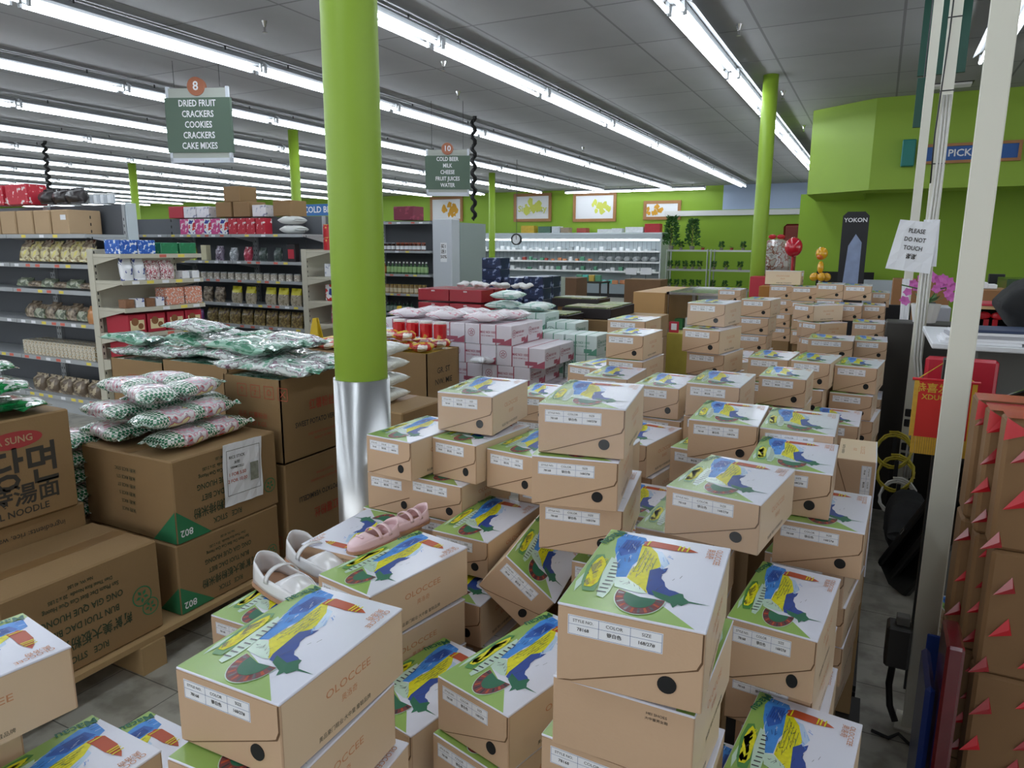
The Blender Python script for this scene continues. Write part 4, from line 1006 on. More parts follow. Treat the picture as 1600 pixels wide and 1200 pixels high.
# ------------------------------------------------------------------ bags
def bag_mesh(L, Wd, T, m, seed, crumple=.25, crimp=None):
    """a filled plastic bag lying flat, with flat crimped ends"""
    rnd = random.Random(seed); nu, nv = 16, 18; vs = []
    ph = [rnd.uniform(0, 6) for _ in range(8)]
    for j in range(nu + 1):
        u = -1 + 2 * j / nu
        prof = max(.04, (1 - abs(u) ** 3.5)) ** .55
        for i in range(nv):
            t = 2 * PI * i / nv
            cx = math.copysign(abs(math.cos(t)) ** .7, math.cos(t)); cz = math.copysign(abs(math.sin(t)) ** .8, math.sin(t))
            wig = 1 + crumple * (.35 * math.sin(3 * t + 5 * u + ph[0]) + .3 * math.sin(7 * u + 2 * t + ph[1]) + .2 * math.sin(13 * u + 5 * t + ph[2]))
            vs.append((cx * Wd / 2 * (.93 + .07 * prof) + .008 * math.sin(4 * u + ph[3]), u * L / 2, cz * T / 2 * prof * wig + T / 2 + .01 * math.sin(2.5 * u + ph[4]) * (1 if crumple > .2 else 0)))
    fs = [(j * nv + i, j * nv + (i + 1) % nv, (j + 1) * nv + (i + 1) % nv, (j + 1) * nv + i) for j in range(nu) for i in range(nv)] + [tuple(range(nv)), tuple(range(nu * nv, (nu + 1) * nv))]
    b = MB(); b.add(vs, fs, m)
    if crimp:
        zc = T / 2
        for s in (-1, 1):
            vv = [];
            for i in range(7):
                x = (-.5 + i / 6) * Wd * .92; z = zc + .006 * math.sin(i * 2.3 + ph[5])
                vv += [(x, s * L / 2 * .985, z), (x * 1.03, s * (L / 2 + .022), z + .008 * math.sin(i * 1.9 + ph[6]))]
            b.add(vv, [(2 * i, 2 * i + 1, 2 * i + 3, 2 * i + 2) for i in range(6)], crimp)
    return b
def noodle_mat():
    m = bpy.data.materials.new('printed_noodle_film'); m.use_nodes = True; nt = m.node_tree; b = nt.nodes['Principled BSDF']; N = nt.nodes.new; K = nt.links.new
    tc = N('ShaderNodeTexCoord'); sp = N('ShaderNodeSeparateXYZ'); K(tc.outputs['Object'], sp.inputs[0])
    # lattice of green diamonds towards the bag's edges
    mp = N('ShaderNodeMapping'); mp.inputs['Rotation'].default_value = (0, 0, PI / 4); K(tc.outputs['Object'], mp.inputs[0])
    ck = N('ShaderNodeTexChecker'); ck.inputs['Scale'].default_value = 85; ck.inputs['Color1'].default_value = lin('2f7a55'); ck.inputs['Color2'].default_value = lin('e9ece6'); K(mp.outputs[0], ck.inputs[0])
    vo = N('ShaderNodeTexNoise'); vo.inputs['Scale'].default_value = 22; vo.inputs['Detail'].default_value = 2; K(tc.outputs['Object'], vo.inputs['Vector'])
    cr = N('ShaderNodeValToRGB'); cr.color_ramp.interpolation = 'CONSTANT'; e = cr.color_ramp.elements
    for _ in range(4): e.new(.5)
    for k, (p, c) in enumerate(((0, 'c9cdd2'), (.38, 'd9a5b5'), (.45, 'e8e4e6'), (.56, 'b9a0ac'), (.62, 'c03a3e'), (.65, 'dfd9a0'))): e[k].position = p; e[k].color = lin(c)
    K(vo.outputs['Fac'], cr.inputs[0])
    ab = N('ShaderNodeMath'); ab.operation = 'ABSOLUTE'; K(sp.outputs['Y'], ab.inputs[0])
    gt = N('ShaderNodeMath'); gt.operation = 'GREATER_THAN'; gt.inputs[1].default_value = .06; K(ab.outputs[0], gt.inputs[0])
    mx = N('ShaderNodeMix'); mx.data_type = 'RGBA'; K(gt.outputs[0], mx.inputs[0]); K(cr.outputs[0], mx.inputs[6]); K(ck.outputs[0], mx.inputs[7])
    K(mx.outputs[2], b.inputs['Base Color']); b.inputs['Roughness'].default_value = .25; b.inputs['Coat Weight'].default_value = .6
    n2 = N('ShaderNodeTexNoise'); n2.inputs['Scale'].default_value = 30; n2.inputs['Detail'].default_value = 3; K(tc.outputs['Object'], n2.inputs['Vector'])
    bp = N('ShaderNodeBump'); bp.inputs['Strength'].default_value = .5; bp.inputs['Distance'].default_value = .015; K(n2.outputs['Fac'], bp.inputs['Height']); K(bp.outputs[0], b.inputs['Normal'])
    return m
NOOD = noodle_mat()
GBAG = ramp_mat('green_printed_film', [(0, '2a6f50'), (.36, '7fae98'), (.43, 'd3dad8'), (.5, 'aab9b4'), (.55, '8b6b7c'), (.58, 'dfe4e4'), (.66, '5f9a80')], 17, rough=.2, coat=.8, bump=.7)
GBAG2 = ramp_mat('green_film', [(0, '3a8262'), (.42, '86b7a0'), (.5, 'c3d6cd'), (.56, '548f74'), (.64, 'd3e0da')], 9, rough=.2, coat=.8, bump=.7)
GRED = ramp_mat('green_red_film', [(0, '13743c'), (.5, '1d8f4c'), (.58, 'e3e6e4'), (.68, 'b8343a')], 9, rough=.2, coat=.8, bump=.7)
def bag_proto(name, L, W, T, m, seed, cr=None, c=.25):
    o = bag_mesh(L, W, T, m, seed, c, cr).build(name, smooth=True); tag(o, 'x', 'bag', 'x'); return Proto(o)
NB = [bag_proto('noodle_bag', .275, .16, .07, NOOD, k, NOOD, .12) for k in range(3)]
rnd = random.Random(7)
# stack of noodle bags on the upper rice stick carton, spilling left
zt = .776
spots = []
for lay_ in range(3):
    for a in range(3):
        for b in range(2 if lay_ < 2 else 1):
            spots.append((-2.93 + .165 * a + .03 * lay_ + (0 if lay_ < 2 else .02), 1.90 + b * .0 + .165 * b + lay_ * .02, zt + lay_ * .052, lay_))
rowsN = []
for l, rows in enumerate((((-2.52, 1.93, .05), (-2.54, 2.11, .02), (-2.86, 1.86, 1.5), (-2.86, 2.03, 1.55), (-2.8, 2.2, 1.5)), ((-2.56, 1.90, .08), (-2.58, 2.08, .1), (-2.88, 1.88, 1.45), (-2.88, 2.05, 1.6), (-2.78, 2.22, 1.5)), ((-2.68, 1.92, 1.2), (-2.66, 2.1, .3), (-2.93, 2.0, 1.5), (-2.9, 2.17, 1.6)))):
    for r_ in rows: rowsN.append((r_[0], r_[1], l, r_[2]))
for k, (x, y, l, rz) in enumerate(rowsN):
    NB[k % 3].put((x, y, zt + .008 + l * .083), rz, 'clear noodle bag with green lattice print, %s layer of the carton heap, %s' % (['lowest', 'middle', 'top'][l], ['right front', 'right rear', 'left front', 'left rear', 'far rear'][(k - (0, 5, 10)[l])]), 'lattice-printed rice noodle bags')
for k in range(5):
    NB[k % 3].put((-3.06 + .01 * (k % 2), 1.77 + .012 * (k % 3), .438 + k * .076), 1.45, 'clear lattice-printed noodle bag in the column of bags left of the carton, ' + ['bottom', 'second', 'middle', 'fourth', 'top'][k], 'lattice-printed rice noodle bags')
st = MB(); st.rbox(-3.2, 1.71, .134, -2.94, 2.0, .435, CARD2, .004)
o = st.build('small_carton'); tag(o, 'small brown carton hidden behind, holding up the column of noodle bags', 'carton')
# green bags
GBp = [bag_proto('green_noodle_bag', .25, .225, .06, GBAG, 11, GBAG2), bag_proto('green_noodle_bag', .25, .225, .062, GBAG2, 12, GBAG2), bag_proto('green_noodle_bag', .245, .225, .06, GBAG, 13, GBAG2)]
def heap(x0, y0, x1, y1, z, n, who, seed, sc=None):
    r = random.Random(seed); nx = max(1, round((x1 - x0) / .28)); ny = max(1, round((y1 - y0) / .24)); k = 0; lay = 0
    words = ['first', 'second', 'third', 'fourth', 'fifth', 'sixth', 'seventh', 'eighth', 'ninth', 'tenth', 'eleventh', 'twelfth', 'thirteenth', 'fourteenth']
    while k < n:
        for a in range(nx):
            for b in range(ny):
                if k >= n: return
                x = x0 + (a + .5) * (x1 - x0) / nx + r.uniform(-.012, .012); y = y0 + (b + .5) * (y1 - y0) / ny + r.uniform(-.03, .03)
                GBp[k % 3].put((x, y, z + .008 + lay * .08), r.uniform(-.5, .5) + (PI / 2 if k % 2 else 0), 'green and white foil bag on the %s, %s of its heap' % (who, words[k]), 'green foil noodle bags', sc, (r.uniform(-.05, .05), r.uniform(-.05, .05), r.uniform(-.12, .12) + PI / 2))
                k += 1
        lay += 1
heap(-2.78, 2.36, -2.34, 2.84, 1.003, 6, 'carton beside the column', 1, (1.08, 1.5, 1.05))
heap(-3.92, 2.92, -3.33, 3.43, .903, 9, 'middle carton', 2)
heap(-4.46, 2.94, -3.96, 3.43, .873, 5, 'carton at the shelf end', 3)
# filler bags under the visible ones rest inside the cartons
for (x0, y0, x1, y1, z0, z1, nm) in ((-2.72, 2.345, -2.38, 2.84, .61, .995, 'vermicelli'), (-3.91, 2.91, -3.36, 3.44, .147, .895, 'middle'), (-4.45, 2.93, -3.96, 3.44, .147, .865, 'rear')):
    tag(MB().rbox(x0, y0, z0, x1, y1, z1, GBAG2, .02).build('packed_bags'), 'tight mass of green bags packed inside the %s carton' % nm, 'bags', None, 'stuff')
GR = bag_proto('green_red_bag', .30, .22, .045, GRED, 21, GRED, .2)
for k, (x, y, l, rz) in enumerate(((-2.92, 1.46, 0, 1.5), (-3.2, 1.45, 0, 1.7), (-2.95, 1.44, 1, 1.3), (-3.2, 1.42, 1, 1.6), (-2.98, 1.18, 0, 1.6), (-3.02, 1.42, 2, 1.45))):
    GR.put((x, y, .985 + l * .07), rz, 'green and red printed bag on the Korean noodle carton, ' + ['right front', 'left front', 'second layer right', 'second layer left', 'rear', 'topmost'][k], 'green and red bags at the left edge')


# ------------------------------------------------------------------ gondola shelving
NTH = ['first', 'second', 'third', 'fourth', 'fifth', 'sixth', 'seventh', 'eighth', 'ninth', 'tenth', 'eleventh', 'twelfth', 'thirteenth', 'fourteenth', 'fifteenth', 'sixteenth']
TAGY = mat('price_tag_yellow', 'e8d65a', .6); TAGR = mat('price_tag_red', 'd06a5a', .6)
def gondola(x0, x1, y0, shelves, lab, depth=.42, top=1.97, sm=SHELFG, bm=BACKG, yaw=0, both=True):
    """one shelving unit; local x runs along it, the shelves face -y; back panel at y=depth"""
    e = empty('gondola_shelving', (x0, y0, 0), yaw, lab, 'shelving unit', 'supermarket gondola shelving')
    W = x1 - x0
    MB().box(0, depth, .12, W, depth + .05, top, bm).build('back_panel', e)
    for x in (0, W - .035):
        p = MB(); p.box(x, depth - .03, 0, x + .035, depth, top, sm)
        for k in range(28): p.box(x + .012, depth - .031, .2 + k * .06, x + .022, depth - .0302, .225 + k * .06, BLACK)
        p.build('post', e)
    MB().box(.002, .02, 0, W - .002, depth - .031, .13, sm).build('base', e)
    for k, z in enumerate(shelves):
        s = MB(); s.box(.003, .01, z - .028, W - .003, depth - .031, z, sm)
        for x in (.004, W - .01): s.add([(x, .02, z - .03), (x, depth - .031, z - .03), (x, depth - .031, z - .1), (x + .006, .02, z - .03), (x + .006, depth - .031, z - .03), (x + .006, depth - .031, z - .1)], [(0, 1, 2), (3, 5, 4), (0, 2, 5, 3)], sm)
        o = s.build('shelf', e)
        r = MB(); r.box(.003, -.004, z - .035, W - .003, .01, z + .002, sm)
        rr = random.Random(k + int(x0 * 7))
        for t in range(int(W / .16)):
            if rr.random() < .75: xx = .05 + t * .16 + rr.uniform(0, .05); r.poly([(xx, -.0045, z - .03), (xx + .07, -.0045, z - .03), (xx + .07, -.0045, z - .004), (xx, -.0045, z - .004)], rr.choice([PAPER, TAGY, TAGR]))
        r.build('price_rail', o)
    return e
G1 = [1.69, 1.42, 1.18, .88, .53, .16]; G2 = [1.74, 1.40, 1.16, .85, .57, .2]; G3 = [1.99, 1.53, 1.15, .83, .5, .2]
def run(xe, y, shelves, n, who, **k):
    for i in range(n):
        gondola(xe - 1.22 * (i + 1) + .002, xe - 1.22 * i - .002, y, shelves, '%s, %s bay from its right end' % (who, NTH[i]), **k)
run(-6.28, 4.0, G1, 4, 'grey shelving run at the left edge'); run(-6.28, 6.7, G2, 3, 'grey shelving run behind the aisle 8 sign'); run(-6.42, 9.7, G3, 2, 'dark grey jar shelving right of the big column', top=2.02)
# white end board of the first run and tall cabinet at the end of the jar shelving
o = MB().box(-6.277, 4.40, .0, -6.262, 4.50, 1.98, mat('pale_end_board', 'c2ccd2', .5)).build('end_board'); tag(o, 'pale blue-grey end board at the right end of the left shelving run', 'end panel')
for (Yc, who, sh) in ((3.97, 'left', [1.52, 1.29, 1.05, .82, .58]), (6.62, 'middle', [1.55, 1.23, .94, .66])):
    gondola(0, .84, 0, sh, 'beige end-cap shelving facing the aisle on the %s run' % who, depth=.40, top=1.56, sm=SHELFB, bm=SHELFB, yaw=0).matrix_world = Matrix.Translation((-5.80, Yc, 0)) @ Matrix.Rotation(PI / 2, 4, 'Z')
cab = MB(); cab.rbox(-.36, 0, 0, 0, .25, 2.03, mat('cabinet_white', 'c9cfd6', .4), .01)
cab.prism([(-.30, .255), (0, .255), (.0, 1.1), (-.30, 1.1)], 0, 1.98, mat('cabinet_grey', '9aa6a4', .4))
o = cab.build('end_cabinet'); o.location = (-6.03, 9.72, 0); tag(o, 'tall white and grey cabinet end beside the jar shelving, with a small printed notice', 'cabinet')
nt_ = MB(); nt_.box(-.14, -.003, 1.36, -.02, -.001, 1.66, PAPER)
for k, t in enumerate(('买1', '送1', '50%')): nt_.text(t, face_M((-.08, -.0034, 1.6 - k * .08), (1, 0, 0), (0, 0, 1)), .07, INK, True)
o = nt_.build('notice'); o.location = (-6.1, 9.72, 0); tag(o, 'small black and white notice on the white cabinet end', 'notice')

# ------------------------------------------------------------------ products
def P_box(name, w, d, h, main, accent=None, text=None, tm=None, picture=None):
    b = MB(); b.rbox(-w / 2, 0, 0, w / 2, d, h, main, min(w, h) * .04)
    if accent: b.poly([(-w * .38, -.001, h * .18), (w * .38, -.001, h * .18), (w * .38, -.001, h * .7), (-w * .38, -.001, h * .7)], accent)
    if picture:
        n = 12
        for cx, cz, r in ((-.12, .62, .2), (.18, .38, .15)): b.poly([(w * cx + w * r * math.cos(2 * PI * i / n), -.0016, h * cz + w * r * math.sin(2 * PI * i / n)) for i in range(n)], picture)
    if text: b.text(text, face_M((0, -.002, h * .84), (1, 0, 0), (0, 0, 1)), h * .16, tm or PAPER, True)
    o = b.build(name); tag(o, 'x', 'product box', 'x'); return Proto(o)
def P_pouch(name, w, h, m, m2=None, seed=1, cat='snack bag', d=.08):
    r = random.Random(seed); vs = []; nu, nv = 8, 12
    for j in range(nu + 1):
        u = j / nu; th = d * (math.sin(PI * min(1, u * .95 + .05)) ** .6) + .004
        if u > .86: th = .006
        for i in range(nv):
            t = 2 * PI * i / nv; x = math.copysign(abs(math.cos(t)) ** .5, math.cos(t)); y = math.copysign(abs(math.sin(t)) ** .8, math.sin(t))
            vs.append((x * w / 2 * (1 - .05 * math.sin(PI * u)), y * th / 2 + d / 2 + u * .02 + .006 * math.sin(5 * t + u * 7 + seed), u * h))
    b = MB(); fs = [(j * nv + i, j * nv + (i + 1) % nv, (j + 1) * nv + (i + 1) % nv, (j + 1) * nv + i) for j in range(nu) for i in range(nv)]
    k = int(nv * nu * .66); b.add(vs, fs[:k], m); 
    b2 = m2 or m
    s = len(b.v) - len(vs)
    for f in fs[k:]: b.f.append(tuple(a + s for a in f)); b.m.append(b.mi(b2))
    b.f.append(tuple(range(nv))); b.m.append(0); b.f.append(tuple(range(nu * nv, nu * nv + nv))); b.m.append(b.mi(b2))
    o = b.build(name, smooth=True); tag(o, 'x', cat, 'x'); return Proto(o)
def P_jar(name, r, h, body, lid, label=None, neck=False, seg=10, cat='jar'):
    e = empty(name, cat=cat, label='x')
    b = MB()
    if neck: b.lathe([(0, 0), (r, 0), (r, h * .6), (r * .35, h * .78), (r * .35, h * .92)], body, seg)
    else: b.lathe([(0, 0), (r, 0), (r, h * .82), (r * .85, h * .88)], body, seg)
    b.build('body', e, smooth=False)
    l = MB(); rr = r * .42 if neck else r * .92; l.lathe([(rr, h * .88), (rr, h), (0, h)], lid, seg); l.build('lid', e)
    if label: q = MB(); q.lathe([(r * 1.02, h * .15), (r * 1.02, h * .6)], label, seg); q.build('label', e)
    return Proto(e)
def row(pr, x0, x1, n, y, z, what, group, rz=0, jit=.01, seed=0, dy=0, tilt=0):
    r = random.Random(seed + n)
    for i in range(n):
        x = x0 + (x1 - x0) * (i + (.5 if n > 1 else .5)) / n
        pr[i % len(pr)].put((x + r.uniform(-jit, jit) * .5, y + r.uniform(0, jit) + dy * i, z + (.001 if not tilt else .03)), rz, what + (', %s from the left' % NTH[i] if n <= 16 and n > 1 else ''), group, None, (tilt, 0, rz + r.uniform(-.04, .04)) if tilt else None)
def rowY(pr, y0, y1, n, x, z, what, group, rz=PI / 2, jit=.008):
    r = random.Random(n)
    for i in range(n):
        pr[i % len(pr)].put((x, y0 + (y1 - y0) * (i + .5) / n + r.uniform(-jit, jit), z + .001), rz, what + (', %s from the left' % NTH[i] if n > 1 else ''), group)

YNOOD = ramp_mat('yellow_noodle_film', [(0, '8c7a55'), (.42, 'cfc59a'), (.52, 'd9cf6e'), (.6, '7b2a2a')], 14, bump=.4)
BRNB = ramp_mat('dried_goods_film', [(0, '54493c'), (.4, '857562'), (.5, 'a89a86'), (.62, '6a3f34')], 16, bump=.5)
GRNF = ramp_mat('greenish_film', [(0, '5f6a58'), (.45, 'a7ab98'), (.55, '8c9a76')], 14, bump=.5)
SMALLP = ramp_mat('small_pack_print', [(0, '2d4038'), (.35, 'b59a6a'), (.45, 'd8d2c2'), (.6, '7f8c88')], 60, bump=.2)
WBLU = ramp_mat('white_blue_film', [(0, 'eceff5'), (.55, '3a4c9a')], 12, bump=.3)
PNKF = ramp_mat('candy_film', [(0, 'e8dfe2'), (.42, 'b45462'), (.5, 'e9e2e0'), (.6, '8e3846')], 30, bump=.4)
YTOP = mat('yellow_header', 'd8cf2a', .35, coat=.5, var=.2, vscale=30)
DKRED = mat('deep_red_box', 'b02438', .5); ORG = ramp_mat('orange_dot_print', [(0, 'f0ece6'), (.35, 'd98f76'), (.55, 'efe9e2'), (.62, '8a4a3a')], 40, bump=0, rough=.5)
BLUB = ramp_mat('blue_pack_print', [(0, '1d58b8'), (.5, '2f72cf'), (.56, 'e8eef6')], 30, bump=0, rough=.5)
GRNB = ramp_mat('green_tray_print', [(0, '1f7e52'), (.56, '2a9060'), (.62, 'd9c06a')], 16, bump=0, rough=.5)
PINKB = ramp_mat('pink_box_print', [(0, 'd0488a'), (.5, 'd9609a'), (.55, 'f2e4ec')], 16, bump=0, rough=.5)
REDB = ramp_mat('red_box_print', [(0, 'c4243a'), (.55, 'd23a4a'), (.6, 'f0e6e6')], 18, bump=0, rough=.5)
WTHB = ramp_mat('white_box_print', [(0, 'e9eaee'), (.55, 'dfe2ea'), (.6, '9aa0b8')], 20, bump=0, rough=.5)
TRICO = ramp_mat('blue_white_red_print', [(0, '2c3c9c'), (.42, 'eef0f4'), (.52, 'd8302f')], 9, kind='noise', bump=0, rough=.5)
CANR = ramp_mat('red_can_print', [(0, 'c01824'), (.58, 'cf2a30'), (.62, 'd9a85a')], 14, bump=0, rough=.3)
GREYJ = ramp_mat('pale_can_print', [(0, 'c9c2b6'), (.45, 'a99e8c'), (.55, 'e2ded6')], 40, bump=0)
# --- left run (front edge at y 4.0)
y = 4.03
B5 = P_box('produce_carton', .25, .32, .22, CARD2, None, None)
for i in range(5):
    B5.put((-6.72 - .275 * i, y + .02, G1[0] + .001), 0, 'pale brown carton on the top shelf at the left, %s from the right' % NTH[i], 'cartons on the top shelf')
s = MB(); s.box(-.04, 0, 0, .04, .001, .045, PAPER); o = s.build('shelf_sign'); o.location = (-6.66, y + .017, G1[0] + .13); tag(o, 'small white paper sticker on the rightmost top-shelf carton', 'sticker')
row([P_pouch('noodle_pouch', .15, .21, YNOOD, BRNB, 3), P_pouch('noodle_pouch', .145, .2, YNOOD, YNOOD, 4)], -7.45, -6.35, 7, y, G1[1], 'yellow noodle bag leaning on the second shelf at left', 'yellow noodle bags', tilt=-.25)
row([P_pouch('dry_goods_pouch', .22, .09, GRNF, None, 5), P_pouch('dry_goods_pouch', .2, .06, BRNB, None, 6)], -7.55, -6.35, 6, y, G1[2], 'greenish flat dried-goods bag on the third shelf at left', 'flat dried-goods bags', tilt=-.3)
row([P_pouch('herb_pouch', .15, .17, BRNB, None, 7, d=.12), P_pouch('herb_pouch', .15, .14, GRNF, BRNB, 8, d=.12)], -7.5, -6.5, 6, y, G1[3], 'brown dried-herb bag on the fourth shelf at left', 'brown dried-herb bags', tilt=-.3)
ORGP = P_pouch('orange_pouch', .16, .16, mat('orange_film', 'c98a52', .4, coat=.4, var=.2), None, 9); row([ORGP], -6.46, -6.34, 1, y, G1[3], 'orange-brown snack bag at the right end of the fourth left shelf', 'x')
sp = P_box('small_sachet_pack', .055, .1, .14, SMALLP)
for i in range(19): sp.put((-7.5 + .06 * i, y + .01, G1[4] + .001), 0, 'small dark patterned sachet standing in the tight row on the fifth left shelf', 'sachets on the fifth left shelf')
for i in range(19): sp.put((-7.5 + .06 * i, y + .13, G1[4] + .001), 0, 'small dark patterned sachet in the rear row on the fifth left shelf', 'rear sachets on the fifth left shelf')
row([P_pouch('bean_pouch', .2, .17, ramp_mat('bean_film', [(0, '6a5a48'), (.5, 'b3a489'), (.6, '8a7a60')], 12), None, 10, d=.12)], -7.5, -6.4, 5, y, G1[5], 'pale bean bag on the bottom shelf at left', 'bean bags on the bottom shelf')
# on top of the left run
RB = P_box('red_gift_box', .34, .2, .19, REDB); RB.put((-7.45, 4.1, 1.972), 0, 'red gift box on top of the shelving at the far left edge')
RB.put((-7.85, 4.1, 1.972), 0, 'red gift box cut off by the left edge of the view')
row([P_pouch('black_package', .2, .14, mat('black_film', '20191b', .35, coat=.4), None, 12, d=.14)], -7.2, -6.55, 3, 4.12, 1.972, 'black wrapped package on top of the left shelving', 'black packages on the shelving')
CUPP = P_jar('clear_cup', .035, .09, mat('clear_plastic', 'cfd6dd', .2, coat=.5), WHITE, None, seg=8, cat='cup')
row([CUPP], -6.75, -6.0, 12, 4.36, 1.972, 'clear plastic cup on top of the left shelving end', 'clear cups on the left shelving') if False else None
# --- left end cap (front at x -5.80, y 3.97..4.81)
x = -5.84; g = [1.52, 1.29, 1.05, .82, .58]; Y0 = 3.99
rowY([P_box('blue_snack_pack', .172, .2, .12, BLUB)], Y0, Y0 + .36, 2, x, g[0], 'blue snack pack on the top shelf of the left end cap', 'blue snack packs')
rowY([P_box('green_display_box', .18, .2, .10, GRNB)], Y0 + .4, Y0 + .8, 2, x, g[0], 'green display tray on the left end cap', 'green display trays')
rowY([P_pouch('white_blue_pouch', .11, .19, WBLU, None, 14)], Y0 + .02, Y0 + .26, 2, x, g[1], 'white and blue pouch on the left end cap', 'white and blue pouches')
rowY([P_pouch('candy_bag', .15, .17, PNKF, None, 15, d=.12)], Y0 + .26, Y0 + .56, 2, x, g[1], 'clear bag of red candy on the left end cap', 'clear candy bags')
rowY([P_box('small_white_box', .08, .1, .07, WTHB)], Y0 + .6, Y0 + .82, 2, x, g[1], 'small white box on the second shelf of the left end cap', 'small white boxes')
rowY([P_box('biscuit_tin', .085, .1, .075, mat('brown_tin', '8a6247', .4, var=.3, vscale=40)), P_box('small_blue_white_box', .085, .1, .08, WBLU)], Y0 + .02, Y0 + .42, 4, x, g[2], 'small biscuit pack on the third shelf of the left end cap', 'small biscuit packs')
rowY([P_box('orange_dotted_box', .19, .16, .16, ORG)], Y0 + .42, Y0 + .83, 2, x, g[2], 'white box with orange discs on the left end cap', 'orange-dotted boxes')
CK = P_box('red_cookie_box', .18, .3, .17, DKRED, mat('cookie_cream', 'e3d2a4', .6), None, None, mat('cookie_brown', '8a5a34', .6))
rowY([CK], Y0 + .02, Y0 + .82, 4, x, g[3], 'red cookie box with biscuit picture on the end cap', 'red cookie boxes')
rowY([CK], Y0 + .02, Y0 + .42, 2, x, g[4], 'red cookie box on the fifth end-cap shelf behind the green bags', 'red cookie boxes on the lowest shelf')
# --- middle run (front edge y 6.7), x from -8.4 to -6.3
y = 6.73
row([P_box('pink_gift_box', .17, .14, .2, PINKB), P_box('white_red_gift_box', .13, .14, .2, TRICO)], -8.5, -7.6, 6, y, G2[0], 'pink or tricolour gift box on the middle run', 'pink gift boxes')
row([P_box('red_gift_box', .15, .14, .2, REDB)], -7.58, -6.95, 4, y, G2[0], 'red gift box with a white figure on the top middle shelf', 'red gift boxes')
wb_ = bag_mesh(.30, .24, .1, mat('white_rice_sack', 'e2e4e0', .5, coat=.2, bump=.3), 31, .15).build('rice_sack', smooth=True); tag(wb_, 'x', 'sack', 'x'); wbp = Proto(wb_)
wbp.put((-6.64, y + .2, G2[0] + .012), 1.5, 'lower white sack at the right end of the top middle shelf'); wbp.put((-6.66, y + .2, G2[0] + .125), 1.5, 'upper white sack with red trim at the right end of the top middle shelf')
GP = [P_pouch('green_tea_pouch', .11, .19, mat('lime_film', 'b3c24a', .4, coat=.4, var=.3, vscale=30), None, 41), P_box('cream_tea_box', .1, .08, .2, mat('cream_box', 'd9d3b0', .6)), P_pouch('purple_snack_pouch', .13, .19, ramp_mat('purple_film', [(0, '8a7f92'), (.45, '5e4a60'), (.55, 'c3bccb')], 24), None, 42), P_pouch('grey_snack_pouch', .12, .17, ramp_mat('grey_film', [(0, '9aa0a6'), (.5, 'cfd3d8')], 20), None, 43), P_pouch('red_snack_pouch', .12, .18, ramp_mat('rose_film', [(0, 'b03048'), (.5, 'c95a70'), (.6, 'e9dfe1')], 20), None, 44), P_pouch('dark_green_pouch', .11, .17, ramp_mat('slate_film', [(0, '3c4a46'), (.52, '566660'), (.6, 'e0e4e0')], 18), None, 45), P_pouch('dark_green_pouch', .11, .17, ramp_mat('slate_film', [(0, '3c4a46')], 18), None, 45), P_box('black_red_box', .13, .08, .22, mat('black_box', '241e22', .5), REDP)]
for i, pr in enumerate(GP): row([pr], -8.45 + .26 * i, -8.23 + .26 * i, 1, y, G2[1], ['lime green pouch', 'cream upright tea box', 'purple patterned snack pouch', 'grey snack pouch', 'rose red snack pouch', 'slate pouch with white mark', 'second slate pouch with white mark', 'tall black and red box'][i] + ' on the second shelf of the middle run', 'x')
CN = P_jar('food_can', .045, .09, GREYJ, SHELFG, None, seg=12, cat='can')
row([CN], -8.45, -6.4, 16, y + .03, G2[2], 'small pale can on the third shelf of the middle run', 'pale cans on the middle run')
row([P_pouch('dark_snack_pouch', .17, .2, BRNB, None, 46)], -8.45, -7.75, 3, y, G2[3], 'dark brown snack bag on the fourth shelf of the middle run', 'dark brown snack bags')
YP = P_pouch('yellow_top_pouch', .17, .22, ramp_mat('pale_snack_film', [(0, 'b3a892'), (.5, '8a7f66'), (.6, 'cfc7b4')], 20), YTOP, 47)
row([YP], -7.7, -7.15, 2, y, G2[3], 'yellow-topped snack bag on the fourth shelf, left pair', 'yellow-topped bags, left pair'); row([YP], -7.05, -6.4, 3, y, G2[3], 'yellow-topped snack bag on the fourth shelf, right group', 'yellow-topped bags, right group')
row([P_pouch('purple_bag', .2, .16, mat('violet_film', '8d5aa0', .35, coat=.5, var=.3, vscale=12), None, 48)], -8.45, -8.2, 1, y, G2[4], 'violet bag at the left of the fifth shelf of the middle run', 'x')
row([P_pouch('brown_snack_pouch', .19, .2, ramp_mat('brown_snack_film', [(0, '6e5a34'), (.45, '9c8750'), (.55, '5a4630')], 18), None, 49)], -8.15, -6.4, 8, y, G2[4], 'brown see-through snack bag on the fifth shelf of the middle run', 'brown snack bags')
# middle end cap: x front -5.80, y 6.62..7.46
g = [1.55, 1.23, .94, .66]; Y0 = 6.64; x = -5.84
RC = P_jar('red_gift_tin', .055, .15, CANR, CANR, None, seg=14, cat='tin')
for l in range(2): rowY([RC], Y0 + .02, Y0 + .5, 4, x - .06, g[0] + .151 * l, 'red and gold tin, %s layer on the middle end cap' % ['lower', 'upper'][l], 'red tins on the middle end cap')
rowY([P_box('white_red_box', .17, .15, .16, WTHB)], Y0 + .08, Y0 + .66, 3, x, g[1], 'white box with a red lid on the middle end cap', 'white boxes on the middle end cap')
rowY([P_box('tricolour_box', .17, .15, .2, TRICO)], Y0 + .08, Y0 + .66, 3, x, g[2], 'blue, white and red box on the middle end cap', 'tricolour boxes')
rowY([P_box('pink_gift_box', .24, .15, .2, PINKB)], Y0 + .15, Y0 + .7, 2, x, g[3], 'pink box on the lowest shelf of the middle end cap', 'pink boxes on the end cap')
